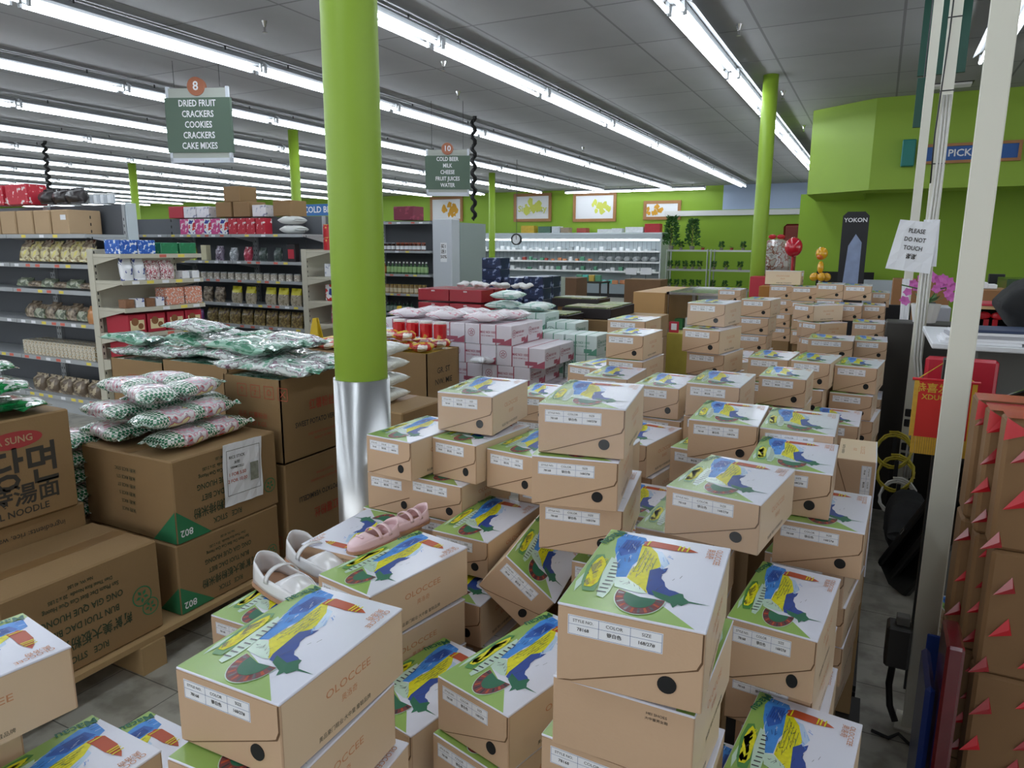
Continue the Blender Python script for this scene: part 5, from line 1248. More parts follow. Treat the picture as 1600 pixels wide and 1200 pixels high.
# yellow caution cones / signs peeking up
for (px, py, Y), lab in (((493, 497, 5.9), 'yellow floor sign peeking up behind the cartons left of the column'), ((624, 478, 7.6), 'yellow floor sign standing before the jar shelving')):
    p = ony(px, py, Y); c = empty('caution_sign', (p.x, p.y, 0), .3, lab, 'floor sign')
    YS = mat('caution_yellow', 'd9b71e', .5); zt_ = p.z
    for s_ in (-1, 1):
        b = MB(); b.add([(-.14, s_ * .16, 0), (.14, s_ * .16, 0), (.02, s_ * .01, zt_), (-.02, s_ * .01, zt_), (-.14, s_ * .18, 0), (.14, s_ * .18, 0), (.02, s_ * .03, zt_), (-.02, s_ * .03, zt_)], [(0, 1, 2, 3), (4, 7, 6, 5), (0, 4, 5, 1), (1, 5, 6, 2), (2, 6, 7, 3), (3, 7, 4, 0)], YS); b.build('panel', c)
# --- jar shelving (y 9.7)
J = [P_jar('sauce_jar', .035, .13, mat('brown_sauce', '5a2a1c', .2, coat=.5), mat('orange_lid', 'b5654a', .4), PAPER, seg=8), P_jar('sauce_jar', .035, .13, mat('dark_sauce', '382420', .2, coat=.5), SHELFG, PAPER, seg=8)]
Jo = P_jar('orange_juice_bottle', .035, .2, mat('amber_drink', '9a6a38', .2, coat=.5), WHITE, mat('orange_label', 'cf8a4a', .5), True, 8, 'bottle')
Jg = P_jar('green_juice_bottle', .035, .2, mat('dark_green_drink', '4a6a4a', .2, coat=.5), WHITE, mat('light_green_label', 'a3c48a', .5), True, 8, 'bottle')
Jt = P_jar('tan_jar', .035, .15, mat('tan_paste', 'a58a5e', .3, coat=.4), mat('gold_lid', 'b59a5a', .3, metal=.6), mat('cream_label', 'd8ccb0', .6), seg=8)
Jk = P_jar('dark_bottle', .035, .2, mat('dark_bottle_glass', '1e3a2c', .15, coat=.6), DARK, mat('grey_label', '8a9a90', .6), True, 8, 'bottle')
y = 9.76
row([J[1]], -7.7, -7.15, 7, y, G3[1], 'small dark sauce jar on the upper jar shelf', 'dark sauce jars'); row([J[0]], -7.13, -6.55, 7, y, G3[1], 'small orange-lidded sauce jar on the upper jar shelf', 'orange-lidded jars')
row([Jo], -7.7, -7.35, 5, y, G3[2], 'orange-labelled bottle on the second jar shelf', 'orange-labelled bottles'); row([Jg], -7.33, -6.5, 11, y, G3[2], 'light-green-labelled bottle on the second jar shelf', 'green-labelled bottles')
row([Jt], -7.6, -6.55, 13, y, G3[3], 'tan jar with gold lid on the third jar shelf', 'tan jars')
row([Jk], -7.7, -6.8, 11, y, G3[4], 'dark green bottle on the fourth jar shelf', 'dark green bottles')
o = P_box('wine_red_carton', .4, .3, .22, ramp_mat('wine_red_print', [(0, '7c1f3a'), (.55, '97304c'), (.62, '2a1c3a')], 6, bump=0, rough=.5))
o.put((-7.0, 9.8, 2.022), 0, 'wine red and dark carton on top of the jar shelving')
# goods stacked on top of the middle run and beyond
CB = P_box('top_carton', .3, .3, .2, CARD); WB = P_box('white_package', .24, .2, .15, WTHB); RBX = P_box('red_top_box', .3, .2, .16, REDP)
for i, (pr, x, z, lab) in enumerate(((RBX, -8.9, 0, 'red box on top of the middle run at left'), (WB, -8.62, 0, 'white package on top of the middle run, left'), (WB, -8.36, 0, 'white package on top of the middle run, beside the cartons'), (CB, -7.95, 0, 'brown carton on the middle run, lower left of the stack'), (CB, -7.62, 0, 'brown carton on the middle run, lower right of the stack'), (CB, -7.78, .2, 'brown carton on the middle run, top of the stack'), (WB, -7.3, 0, 'white package right of the brown cartons on the middle run'), (CB, -6.9, 0, 'lone brown carton near the right end of the middle run'))):
    pr.put((x, 7.0, 1.972 + z), 0, lab)
for i in range(10):
    CUPP.put((-6.32 - .1 * i, 4.3, 1.972), 0, 'clear plastic cup standing on top of the left shelving', 'clear cups on the left shelving')

# hanging aisle signs
SG = mat('sign_green', '54695a', .6); SBR = mat('sign_number_brown', 'a5664a', .5); SFR = mat('sign_frame', 'cdd4dc', .5); SMID = mat('sign_panel_grey', 'aab0a8', .6)
def aisle_sign(loc, w, h, num, lines, lab, rz):
    e = empty('aisle_sign', loc, rz, lab, 'aisle sign', 'hanging aisle signs')
    f = MB(); f.box(-w * .46, -.012, h * .0, w * .46, .012, h * .98, SMID); 
    for x in (-w * .48, w * .44): f.box(x, -.018, -.02, x + w * .04, .018, h, SFR)
    f.box(-w * .48, -.018, -.03, w * .48, .018, .02, SFR); f.build('frame', e)
    b = MB(); b.box(-w * .5, -.024, h * .1, w * .5, .024, h * .85, SG)
    for i, t in enumerate(lines): b.text(t, face_M((0, -.0255, h * (.77 - i * .145)), (1, 0, 0), (0, 0, 1)), h * .125, PAPER, True, sx=.78)
    b.build('green_board', e)
    d = MB(); d.cyl((0, -.03, h * 1.0), (0, .03, h * 1.0), w * .13, SBR, seg=24)
    d.text(num, face_M((0, -.0315, h * 1.0), (1, 0, 0), (0, 0, 1)), h * .17, PAPER, True); d.build('number_disc', e)
    for x in (-w * .35, w * .35): MB().cyl((x, 0, h), (x, 0, CZ - loc[2] - .001), .003, DARK, seg=5).build('hanging_wire', e)
ez = YAW
p = ony(316, 250, 5.7); aisle_sign((p.x, p.y, p.z), .74, .76, '8', ('DRIED FRUIT', 'CRACKERS', 'COOKIES', 'CRACKERS', 'CAKE MIXES'), 'green hanging aisle sign with number 8, DRIED FRUIT to CAKE MIXES', ez - .1)
p = ony(700, 303, 8.7); aisle_sign((p.x, p.y, p.z), .62, .6, '10', ('COLD BEER', 'MILK', 'CHEESE', 'FRUIT JUICES', 'WATER'), 'green hanging aisle sign with number 10, COLD BEER to WATER', ez - .05)
p = ony(546, 292, 7.9); aisle_sign((p.x, p.y, p.z), .6, .6, '9', ('RICE', 'NOODLES'), 'green hanging aisle sign mostly hidden behind the big column', ez)

# ------------------------------------------------------------------ case stacks in the middle
def case_mat(n, c): return mat(n, c, .5, coat=.2, var=.03, vscale=10)
def case_proto(name, w, d, h, m, ink, cat='case'):
    e = empty(name, cat=cat, label='x')
    b = MB(); b.rbox(-w / 2, 0, 0, w / 2, d, h, m, .004); b.build('body', e)
    p = MB()
    for (M, ww) in ((face_M((0, -.0012, h / 2), (1, 0, 0), (0, 0, 1)), w), (face_M((w / 2 + .0012, d / 2, h / 2), (0, 1, 0), (0, 0, 1)), d)):
        p.text('MAE NOI 1000', M @ Matrix.Translation((0, h * .12, 0)), h * .17, ink, True, sx=.8)
        p.text('RICE VERMICELLI', M @ Matrix.Translation((0, -h * .06, 0)), h * .1, ink)
        emblem(p, (-ww * .36, h * .08), h * .2, ink, M)
        p.add([(ww * .1, -h * .38, 0), (ww * .35, -h * .38, 0), (ww * .35, -h * .18, 0), (ww * .1, -h * .18, 0)], [(0, 1, 2, 3)], ink, M)
        p.add([(ww * .2, -h * .48, -.0003), (ww * .5, -h * .48, -.0003), (ww * .5, -h * .1, -.0003)], [(0, 1, 2)], ink, M)
    p.build('print', e)
    s = MB()
    for x in (-w * .17, w * .17): s.box(x - .004, -.0025, 0, x + .004, -.0015, h, ink); s.box(x - .004, -.002, h, x + .004, d, h + .0012, ink)
    s.build('strap', e)
    return Proto(e)
PKI = mat('case_ink_pink', 'b05a6c', .6); GNI = mat('case_ink_green', '5f9a82', .6); BLI = mat('case_ink_blue', '4a78b8', .6)
CPK = case_proto('pink_white_case', .395, .27, .148, case_mat('case_white_pink', 'e4dde4'), PKI)
CGN = case_proto('green_white_case', .265, .30, .17, case_mat('case_white_green', 'd3e2de'), GNI)
CBL = case_proto('blue_white_case', .36, .30, .168, case_mat('case_white_blue', 'd6e0f0'), BLI)
k = 0
for l in range(6):
    z = 1.035 - .15 * (l + 1)
    for yy in range(2):
        n = 3
        for xx in range(n):
            x = -2.545 - .4 * xx + (0 if l == 0 else .27)
            if l >= 2: x += -.12 if l == 2 else 0
            CPK.put((x, 4.6 + .275 * yy, z), 0, 'white case with pink print, %s layer from the top, %s row, %s from the right' % (NTH[l], ['front', 'rear'][yy], NTH[xx]), 'pink-printed white cases')
for l in range(5):
    for xx in range(2):
        for yy in range(2 if l < 2 else 1):
            CBL.put((-2.79 - .365 * xx - .2, 4.05 + .02, 1.0 - .173 * (l + 1) + .0005) if not yy else (-2.99 - .365 * xx, 4.372 - .0, 1.0 - .162 * (l + 1) - 9), 0, 'white case with blue print, %s layer from the top, %s' % (NTH[l], ['right', 'left'][xx]), 'blue-printed white cases') if not yy else None
for (bx, by, zt_, nm, n_) in ((-2.62, 5.5, 1.05, 'tall rear', 6), (-2.90, 5.5, 1.05, 'tall rear left', 6), (-2.34, 5.5, .98, 'mid', 5), (-2.02, 5.15, .93, 'front right', 5), (-2.30, 5.15, .93, 'front middle', 5)):
    hh_ = (zt_ - .135) / n_
    for l in range(n_):
        CGN.put((bx, by, zt_ - hh_ * (l + 1)), 0, 'white case with green print in the %s stack, %s from the top' % (nm, NTH[l]), 'green-printed white cases', (1, 1, (hh_ - .001) / .17))
wpallet(-3.4, 4.58, -1.8, 5.135, 'wooden pallet under the pink-printed cases'); wpallet(-3.1, 5.14, -1.85, 5.85, 'wooden pallet under the green-printed cases'); wpallet(-3.6, 4.03, -2.75, 4.5, 'wooden pallet under the blue-printed cases'); wpallet(-4.6, 6.55, -3.68, 7.2, 'wooden pallet under the red beer cases')
for a in range(2):
    for b in range(2):
        o = MB().rbox(-.2, 0, .135, .2, .27, .714, CARD, .004).build('beer_base_carton'); o.location = (-3.93 - .41 * a, 6.6 + .3 * b, 0); tag(o, 'brown carton under the red beer cases, %s row, %s' % (['front', 'rear'][b], ['right', 'left'][a]), 'carton')
SACKP = bag_mesh(.29, .24, .07, ramp_mat('white_pink_film', [(0, 'e9dfe4'), (.48, 'd79aa8'), (.53, 'eee8ec'), (.62, 'dfd6dc')], 9, bump=.6), 51, .2).build('pink_white_bag', smooth=True); tag(SACKP, 'x', 'bag', 'x'); SP = Proto(SACKP)
SACKG = bag_mesh(.30, .24, .07, ramp_mat('white_mint_film', [(0, 'dbe9e4'), (.5, 'a3cfc4'), (.56, 'e4efec')], 9, bump=.6), 52, .2).build('mint_white_bag', smooth=True); tag(SACKG, 'x', 'bag', 'x'); SGp = Proto(SACKG)
r = random.Random(5)
for k in range(6):
    a, b = k % 3, k // 3 * 2
    SP.put((-3.33 + a * .345 + b * .03, 4.74 + (b % 2) * .0 + (.27 if b == 2 else 0), 1.042 + (b == 1) * .088), r.uniform(-.08, .08) + 1.57, 'white and pink film bag on the pink cases, %s' % NTH[k], 'white and pink film bags')
for k in range(3): SGp.put((-2.96 + .30 * (k % 2) + .02 * k, 5.66, 1.056 + .09 * (k // 2)), r.uniform(-.1, .1), 'mint and white film bag on the tall green-printed cases, %s from the left' % NTH[k], 'mint film bags')
wr = bag_mesh(.2, .12, .05, mat('clear_wrap', 'e3e6ea', .15, coat=.8, bump=.6), 60, .4).build('plastic_wrap', smooth=True); wr.location = (-2.55, 4.45, .72); tag(wr, 'crumpled clear wrap lying in front of the pink cases', 'plastic wrap')
wr.location = ony(752, 568, 4.5)
# open carton of yellow-red packs right of the column
e, W, L, H = carton('snack_carton', -2.70, 3.42, .14, -2.30, 3.78, .985, 'open brown carton heaped with yellow and red packs right of the column', open_top=True)
p = MB(); p.text('GR. ST', side_M(L * .5, H * .86), .05, INK); p.text('NW. MIE', side_M(L * .5, H * .78), .05, INK); p.text('粉丝 73', front_M(-W * .5, H * .6), .06, INK); p.build('side_print', e)
wpallet(-2.72, 3.40, -2.28, 3.80, 'wooden pallet under the snack carton')
tag(MB().rbox(-2.692, 3.428, .148, -2.308, 3.772, .98, mat('packed_yellow', 'd9b83a', .4), .02).build('packed_snacks'), 'yellow packs filling the snack carton', 'snack packs', None, 'stuff')
YR = ramp_mat('yellow_red_film', [(0, 'e3c01e'), (.45, 'ecd02e'), (.5, 'c8342a'), (.6, 'f0e8dc')], 9, bump=.5)
yb = bag_mesh(.15, .115, .05, YR, 61, .2).build('yellow_snack_pack', smooth=True); tag(yb, 'x', 'snack pack', 'x'); YBp = Proto(yb)
for k in range(8): YBp.put((-2.63 + .125 * (k % 3), 3.5 + .19 * ((k // 3) % 2), .988 + .062 * (k // 6)), .05 * k, 'yellow and red snack pack in the carton right of the column, %s' % NTH[k], 'yellow and red snack packs')
p = ony(500, 548, 3.35); o = MB().rbox(-.22, 0, 0, .22, .36, p.z, CARD, .005).build('plain_carton'); o.location = (p.x, 3.35, 0); tag(o, 'brown carton left of the column behind the green bags, carrying yellow packs', 'carton')
for k in range(6): YBp.put((p.x - .13 + .13 * (k % 3), 3.45 + .17 * (k // 3), p.z + .003), .05, 'yellow and red snack pack left of the column behind the green bags, %s' % NTH[k], 'yellow and red packs left of the column')
RCN = P_jar('red_white_cup', .04, .1, CANR, WHITE, None, seg=10, cat='cup')
for k in range(4): RCN.put((-2.62 + .1 * k, 3.60, 1.056), 0, 'red and white striped cup on the yellow packs, %s from the left' % NTH[k], 'red and white cups')
WBG = bag_mesh(.26, .14, .06, mat('white_pack_film', 'dfe3dd', .25, coat=.6, bump=.5), 66, .2).build('white_pack', smooth=True); tag(WBG, 'x', 'pack', 'x'); WBGp = Proto(WBG)
ZI = ony(620, 645, 2.45).z
for k in range(4): WBGp.put((-2.0, 2.6, ZI + .001 + .072 * k), 0, 'white pack in the little stack just right of the big column, %s from the bottom' % NTH[k], 'white packs right of the column')
e, W, L, H = carton('inked_carton', -2.14, 2.45, .0, -1.78, 2.8, ZI, 'brown carton with a black character, just right of the column'); p = MB(); p.text('丝焦', front_M(-W * .4, H * .7), .1, INK, True); p.text('絲', side_M(.18, H * .7), .1, INK, True); p.build('front_print', e)
# red and black beer cases, navy twelve-packs
RBK = P_box('red_beer_case', .4, .27, .13, ramp_mat('beer_red', [(0, '9e1c2c'), (.6, 'a82a36'), (.66, 'd0b080')], 5, bump=0, rough=.45), None, 'BEER', None)
for l in range(3):
    for a in range(2):
        for b in range(2): RBK.put((-3.93 - .41 * a, 6.6 + .3 * b, 1.165 - .15 * (l + 1)), 0, 'red and black beer case, %s layer, %s row, %s' % (NTH[l], ['front', 'rear'][b], ['right', 'left'][a]), 'red beer cases')
for k in range(7):
    p = (-4.1 + .13 * k, 6.85 + .06 * (k % 2), 1.168); b = bag_mesh(.14, .1, .05, mat('white_crumple', 'e6e6e6', .5), 70, .4).build('white_net_bag', smooth=True) if k == 0 else None
    if k == 0: tag(b, 'x', 'bag', 'x'); WNp = Proto(b)
    WNp.put(p, k * .9, 'small white bag on the red beer cases, %s from the left' % NTH[k], 'small white bags on the beer')
NV = P_box('navy_beer_pack', .30, .3, .155, ramp_mat('navy_print', [(0, '18284c'), (.5, '1f3460'), (.56, '8f9cc0')], 9, bump=.1, rough=.4))
for c, (bx, zt_, nn) in enumerate(((-4.93, 1.45, 9), (-4.58, 1.18, 7), (-4.26, 1.2, 7), (-4.58, 1.18, 7), (-4.26, 1.2, 7))):
    for l in range(min(nn, 6)):
        NV.put((bx, 9.0 + (.33 if c > 2 else 0), zt_ - .157 * (l + 1)), 0, 'navy blue beer pack, %s stack from the left, %s from the top' % (['tall first', 'second', 'third', 'rear second', 'rear third'][c], NTH[l]), 'navy beer packs')
    o = MB().rbox(bx - .14, 9.02 + (.33 if c > 2 else 0), 0, bx + .14, 9.28 + (.33 if c > 2 else 0), zt_ - .157 * min(nn, 6) - .001, CARD, .004).build('beer_base_carton'); tag(o, 'brown carton at the bottom of the %s navy beer stack' % ['tall first', 'second', 'third', 'rear second', 'rear third'][c], 'carton')
# long low cartons and black trays
for (x0, y0, x1, y1, z, m_, lab, nm) in ((-2.72, 6.3, -1.95, 6.9, .93, CARD, 'wide brown carton block beside the far shoe boxes', 'brown_carton'), (-2.72, 6.95, -1.95, 7.5, .91, CARD2, 'pale flat carton block behind the wide ones', 'brown_carton')):
    e = empty(nm, (x1, y0, 0), label=lab, cat='carton')
    nl = 4
    b = MB()
    for l in range(nl): b.rbox(x0 - x1, 0, z * l / nl + .001, 0, y1 - y0, z * (l + 1) / nl - .001, m_, .004)
    b.build('body', e)
TR = mat('black_tray', '231a1c', .5); TRG = ramp_mat('tray_print', [(0, '6a7a4a'), (.5, '9aa06a'), (.6, '3a2a2a')], 8, bump=0)
for k, (px, py, Y, w_, zz_) in enumerate(((845, 508, 5.86, .52, .9), (862, 497, 6.36, .5, .932), (898, 490, 7.9, .6, .9), (905, 500, 7.0, .3, .912))):
    p = ony(px, py, Y); lb = ['nearest', 'second', 'farthest', 'small third'][k]
    px_ = max(p.x, -2.45) if k in (1, 3) else p.x
    e = empty('black_tray', (px_, Y, zz_), 0, 'low black produce tray beyond the green-printed cases, %s' % lb, 'tray', 'black produce trays')
    MB().rbox(-w_ / 2, 0, 0, w_ / 2, .4, .1, TR, .005).build('tray_body', e); MB().box(-w_ / 2 + .02, .02, .1, w_ / 2 - .02, .38, .112, TRG).build('contents', e)
    if k in (0, 2): o = MB().rbox(p.x - w_ * .42, Y + .06, 0, p.x + w_ * .42, Y + .36, zz_ - .001, CARD, .005).build('tray_base_carton'); tag(o, 'brown carton under the %s black tray' % lb, 'carton')


# ------------------------------------------------------------------ back wall: cooler, pictures, plants
def rect(x0, y0, x1, y1, Y):
    a = ony(x0, y0, Y); b = ony(x1, y1, Y); return a.x, b.x, b.z, a.z
def place_box(name, px, Y, depth, m, lab, cat, r=.004, z0=None):
    x0, x1, za, zb = rect(*px, Y)
    if z0 is not None: za = z0
    e = MB().rbox(x0, 0, za, x1, depth, zb, m, r).build(name); e.location = (0, Y, 0)
    tag(e, lab, cat); return e
CLW = mat('cooler_white', 'd8dde0', .35); CLI = mat('cooler_inside', 'c9d2d4', .5); CLG = mat('cooler_grey', '8d979c', .4)
xa, xb, yc = -13.2, -6.15, 22.35
cl = empty('open_display_cooler', (xa, yc, 0), label='long white open dairy cooler standing along the green back wall', cat='cooler')
W = xb - xa
b = MB(); b.box(0, 0, .0, W, 1.1, .12, DARK); b.box(0, -.02, .12, W, 1.1, .42, CLG); b.build('base', cl)
b = MB(); b.box(0, 1.0, .42, W, 1.1, 2.06, CLI)
for i in range(46): b.box(i * W / 46, .995, .9, i * W / 46 + .012, 1.0, 1.8, CLG)
b.build('back_panel', cl)
b = MB(); b.box(0, .1, 1.86, W, 1.1, 2.08, CLW); b.add([(0, .1, 1.86), (W, .1, 1.86), (W, -.02, 1.92), (0, -.02, 1.92), (0, -.02, 2.04), (W, -.02, 2.04), (W, .1, 2.08), (0, .1, 2.08)], [(0, 1, 2, 3), (3, 2, 5, 4), (4, 5, 6, 7)], mat('canopy_front', 'b9c3ca', .4)); b.build('canopy', cl)
for z in (1.50, 1.15, .84): b = MB(); b.box(.01, .35, z - .03, W - .01, .99, z, CLW); b.box(.01, .33, z - .045, W - .01, .35, z + .01, WHITE); b.build('shelf', cl)
for x in (0, W - .04): MB().box(x, 0, .12, x + .04, 1.08, 2.06, CLW).build('side_panel', cl)
tb = MB(); tb.cyl((.1, .12, 1.84), (W - .1, .12, 1.84), .015, TUBEM, seg=8); tb.build('cooler_lamp', cl)
rr = random.Random(9)
itm = {}
for nm, c in (('white_pack', 'e3e6e6'), ('red_pack', 'a8483e'), ('orange_pack', 'cf8a5e'), ('green_pack', '5f9a7a'), ('grey_pack', '9aa0a0'), ('teal_pack', '4fb5a8'), ('yellow_pack', 'd0b050')):
    o = MB().rbox(-.06, 0, 0, .06, .1, .1, mat('dairy_' + nm, c, .5, var=.2, vscale=30), .006).build(nm); tag(o, 'x', 'package', 'x'); itm[nm] = Proto(o)
o = bag_mesh(.26, .2, .14, mat('white_bag', 'eceeee', .4), 77, .35).build('white_bag', smooth=True); tag(o, 'x', 'bag', 'x'); WBs = Proto(o)
for z, nmz, mix in ((1.502, 'upper', ['white_pack'] * 5 + ['grey_pack']), (1.152, 'middle', ['white_pack'] * 2 + ['green_pack'] + ['orange_pack'] * 2 + ['red_pack'] * 3), (.842, 'lower', ['white_pack'] * 4 + ['green_pack', 'grey_pack'])):
    for i in range(30):
        x = xa + .3 + i * .22 + rr.uniform(-.04, .04); nm = rr.choice(mix)
        if z == 1.152: nm = mix[min(7, int((i / 30) * 8))] if rr.random() < .7 else nm
        if z == 1.152 and i > 19: continue
        itm[nm].put((x, yc + .4, z), rr.uniform(-.2, .2), '%s on the %s shelf of the long back cooler' % (nm.replace('_', ' '), nmz), '%s on the %s cooler shelf' % (nm.replace('_', ' ') + 's', nmz), (rr.uniform(.8, 1.3), 1, rr.uniform(.5, 1.5)))
for i in range(7): WBs.put((xb - .4 - .30 * i, yc + .67, 1.168), rr.uniform(-.2, .2), 'white bag at the right end of the middle cooler shelf, %s from the right' % NTH[i], 'white bags on the cooler')
for i, nm in enumerate(['green_pack'] * 4 + ['yellow_pack'] * 2 + ['teal_pack'] * 6 + ['orange_pack'] * 5 + ['white_pack'] * 3):
    itm[nm].put((-10.1 + i * .2, yc + .15 + (i % 2) * .2, .425), 0, '%s in the bottom bin of the back cooler' % nm.replace('_', ' '), '%s in the cooler bin' % (nm.replace('_', ' ') + 's'), (1.5, 1.4, 1.2))
for i, (px, w, h, c, t) in enumerate(((826, .5, .25, 'c8a838', 'yellow and red'), (852, .45, .22, '4a6a5a', 'dark green and white'), (870, .3, .22, 'c5cbd0', 'pale grey'), (884, .3, .18, '9a8a76', 'brown-grey'), (910, .35, .16, 'a0483e', 'low red'), (946, .5, .12, 'd5d8d8', 'flat white'), (965, .35, .14, 'd0d4d6', 'small white'), (992, .6, .18, 'e0e3e6', 'wide white'), (1020, .5, .28, 'b02a34', 'bright red'))):
    p = ony(px, 365, yc + .5); o = MB().rbox(-w / 2, 0, 0, w / 2, .3, h, mat('top_' + c, c, .55, var=.25, vscale=12), .005).build('stacked_box'); o.location = (p.x, yc + .4, 2.081); tag(o, '%s box on top of the back cooler' % t, 'box')
WOODF = mat('picture_frame_wood', 'a9774a', .5, var=.1, vscale=10)
def picture(px, cols, lab, txt=None):
    x0, x1, z0, z1 = rect(*px, YB - .04); e = empty('wall_picture', ((x0 + x1) / 2, YB - .03, z0), label=lab, cat='picture', group='framed pictures on the green wall')
    w_ = x1 - x0; h = z1 - z0; f = MB(); t = .1
    for a in ((-w_ / 2, 0, w_ / 2, t), (-w_ / 2, h - t, w_ / 2, h), (-w_ / 2, t, -w_ / 2 + t, h - t), (w_ / 2 - t, t, w_ / 2, h - t)): f.box(a[0], -.03, a[1], a[2], .025, a[3], WOODF)
    f.build('frame', e)
    c = MB(); c.box(-w_ / 2 + t, -.01, t, w_ / 2 - t, .02, h - t, PAPER)
    rr = random.Random(len(lab))
    for k in range(14):
        cx = w_ * cols[1] + rr.uniform(-.2, .2) * w_; cz = h * rr.uniform(.25, .7); s = rr.uniform(.05, .12) * h
        n = 7; c.poly([(cx + s * rr.uniform(.6, 1.4) * math.cos(2 * PI * i / n), -.0115 - k * .0006, cz + s * rr.uniform(.6, 1.8) * math.sin(2 * PI * i / n)) for i in range(n)], cols[0])
    if txt: c.text(txt, face_M((0, -.024, h * .45), (1, 0, 0), (0, 0, 1)), h * .3, cols[0], True)
    c.build('print', e)
YG = mat('art_yellow_green', 'd3d860', .6); AM = mat('art_amber', 'd9a02a', .6)
picture((672, 308, 723, 346), (AM, .1), 'framed amber picture behind the aisle 10 sign')
picture((803, 303, 861, 346), (YG, .0), 'framed picture with yellow-green lettering Simplicity, left of two', 'Simplicity')
picture((896, 302, 962, 346), (YG, .15), 'framed picture with pale yellow-green leaves, right of two')
picture((1006, 314, 1063, 343), (AM, -.2), 'small framed picture with an orange motif cut by the white band')
# cold beer sign
x0, x1, z0, z1 = rect(458, 320, 545, 336, 12.6)
e = empty('cold_beer_sign', ((x0 + x1) / 2, 12.6, z0), label='blue COLD BEER sign high up left of the big column', cat='sign')
b = MB(); b.box(-(x1 - x0) / 2, 0, 0, (x1 - x0) / 2, .05, z1 - z0, mat('sign_blue', '2f6db0', .5)); b.text('COLD BEER', face_M((0, -.002, (z1 - z0) / 2), (1, 0, 0), (0, 0, 1)), (z1 - z0) * .75, PAPER, True); b.build('board', e)
for s_ in (-1, 1): MB().cyl((s_ * (x1 - x0) * .4, .02, z1 - z0), (s_ * (x1 - x0) * .4, .02, CZ - z0 - .001), .006, DARK, seg=5).build('hanging_rod', e)

# wire racks with potted plants
def wire_rack(x0, x1, Y, zs, lab):
    e = empty('wire_rack', (x0, Y, 0), label=lab, cat='rack', group='chrome wire racks'); W = x1 - x0
    for x in (0.02, W - .02):
        for y in (0, .5): MB().cyl((x, y, 0), (x, y, zs[0] + .02), .022, STEEL, seg=8).build('post', e)
    for z in zs:
        s = MB(); s.box(.02, -.01, z - .05, W - .02, .01, z, STEEL); s.box(.02, .49, z - .05, W - .02, .51, z, STEEL)
        for i in range(14): s.box(.04 + (W - .08) * i / 14, 0, z - .012, .05 + (W - .08) * i / 14, .5, z - .002, STEEL)
        s.build('shelf', e)
    return e
wire_rack(-5.75, -4.50, 21.5, (1.55, .98, .42), 'left chrome wire rack with potted plants by the green wall'); wire_rack(-4.44, -3.15, 21.5, (1.55, .98, .42), 'right chrome wire rack with potted plants behind the far column')
LEAF = mat('leaf_green', '3c6a2e', .6, var=.3, vscale=20); LEAFL = mat('leaf_light', '7fa03a', .6, var=.2, vscale=20); POT = mat('plant_pot', '8a8578', .6); POTR = mat('red_pot', 'a04038', .6)
def plant(name, h, spread, leaf, pot, seed, n=60):
    r = random.Random(seed); e = empty(name, label='x', cat='plant')
    MB().lathe([(0, 0), (.07, 0), (.09, .12), (.08, .12), (.075, .1), (0, .1)], pot, 12).build('pot', e)
    f = MB()
    for i in range(n):
        a = r.uniform(0, 2 * PI); z = .12 + h * r.random() ** .8; rad = spread * (1 - .5 * (z / (h + .1))) * r.uniform(.3, 1)
        p = Vector((rad * math.cos(a), rad * math.sin(a), z)); d = Vector((math.cos(a + r.uniform(-1, 1)), math.sin(a), r.uniform(-.2, 1))).normalized() * r.uniform(.07, .13)
        q = d.cross(Vector((r.uniform(-1, 1), r.uniform(-1, 1), r.uniform(-1, 1)))).normalized() * .03
        f.add([p, p + d * .5 + q, p + d, p + d * .5 - q], [(0, 1, 2, 3)], leaf)
    f.build('foliage', e)
    MB().cyl((0, 0, .1), (0, 0, .12 + h * .7), .01, CARDD, seg=6).build('stem', e)
    return Proto(e)
big = plant('tall_bamboo_plant', .85, .24, LEAF, POT, 1, 520)
big.put((ony(1048, 390, 21.7).x, 21.7, 1.552), 0, 'tall dark green plant on the left wire rack, left one'); big.put((ony(1081, 390, 21.7).x, 21.7, 1.552), 1, 'tall dark green plant on the left wire rack, right one', None, (.9, .9, .9))
small = plant('potted_plant', .33, .125, LEAF, POT, 2, 130); smr = plant('small_red_pot', .06, .08, LEAFL, POTR, 3, 16)
for i, px in enumerate((1064, 1098, 1127, 1143, 1161)): (smr if i % 2 else small).put((ony(px, 390, 21.7).x, 21.7, 1.552), 0, 'small potted plant on the top rack shelf, %s from the left' % NTH[i], 'small plants on the top rack shelf', (.6, .6, .5))
for z, w_ in ((.982, 'middle'), (.422, 'bottom')):
    for i, px in enumerate((1047, 1058, 1070, 1082, 1093, 1115, 1134, 1156)): small.put((ony(px, 420, 21.75).x, 21.75, z), i, 'leafy potted plant on the %s rack shelf, %s from the left' % (w_, NTH[i]), 'potted plants on the %s rack shelf' % w_)
# produce scale and black garlands hanging from the ceiling
def hang(px, py, Y): return ony(px, py, Y)
p = hang(807, 374, 15); e = empty('hanging_scale', p, 0, 'round hanging produce scale in front of the back cooler', 'scale')
b = MB(); n = 24
b.add([(r_ * math.cos(2 * PI * i / n), y_, r_ * math.sin(2 * PI * i / n)) for y_ in (-.03, .03) for r_ in (.13, .105) for i in range(n)], [(i, (i + 1) % n, n + (i + 1) % n, n + i) for i in range(n)] + [(i, 2 * n + i, 2 * n + (i + 1) % n, (i + 1) % n) for i in range(n)] + [(n + i, n + (i + 1) % n, 3 * n + (i + 1) % n, 3 * n + i) for i in range(n)], DARK); b.build('rim', e)
MB().cyl((0, -.015, 0), (0, .015, 0), .104, PAPER, seg=24).build('dial', e)
MB().box(-.006, -.02, -.01, .006, -.016, .09, DARK).build('pointer', e)
MB().cyl((0, 0, .13), (0, 0, CZ - p.z - .001), .006, DARK, seg=5).build('rod', e)
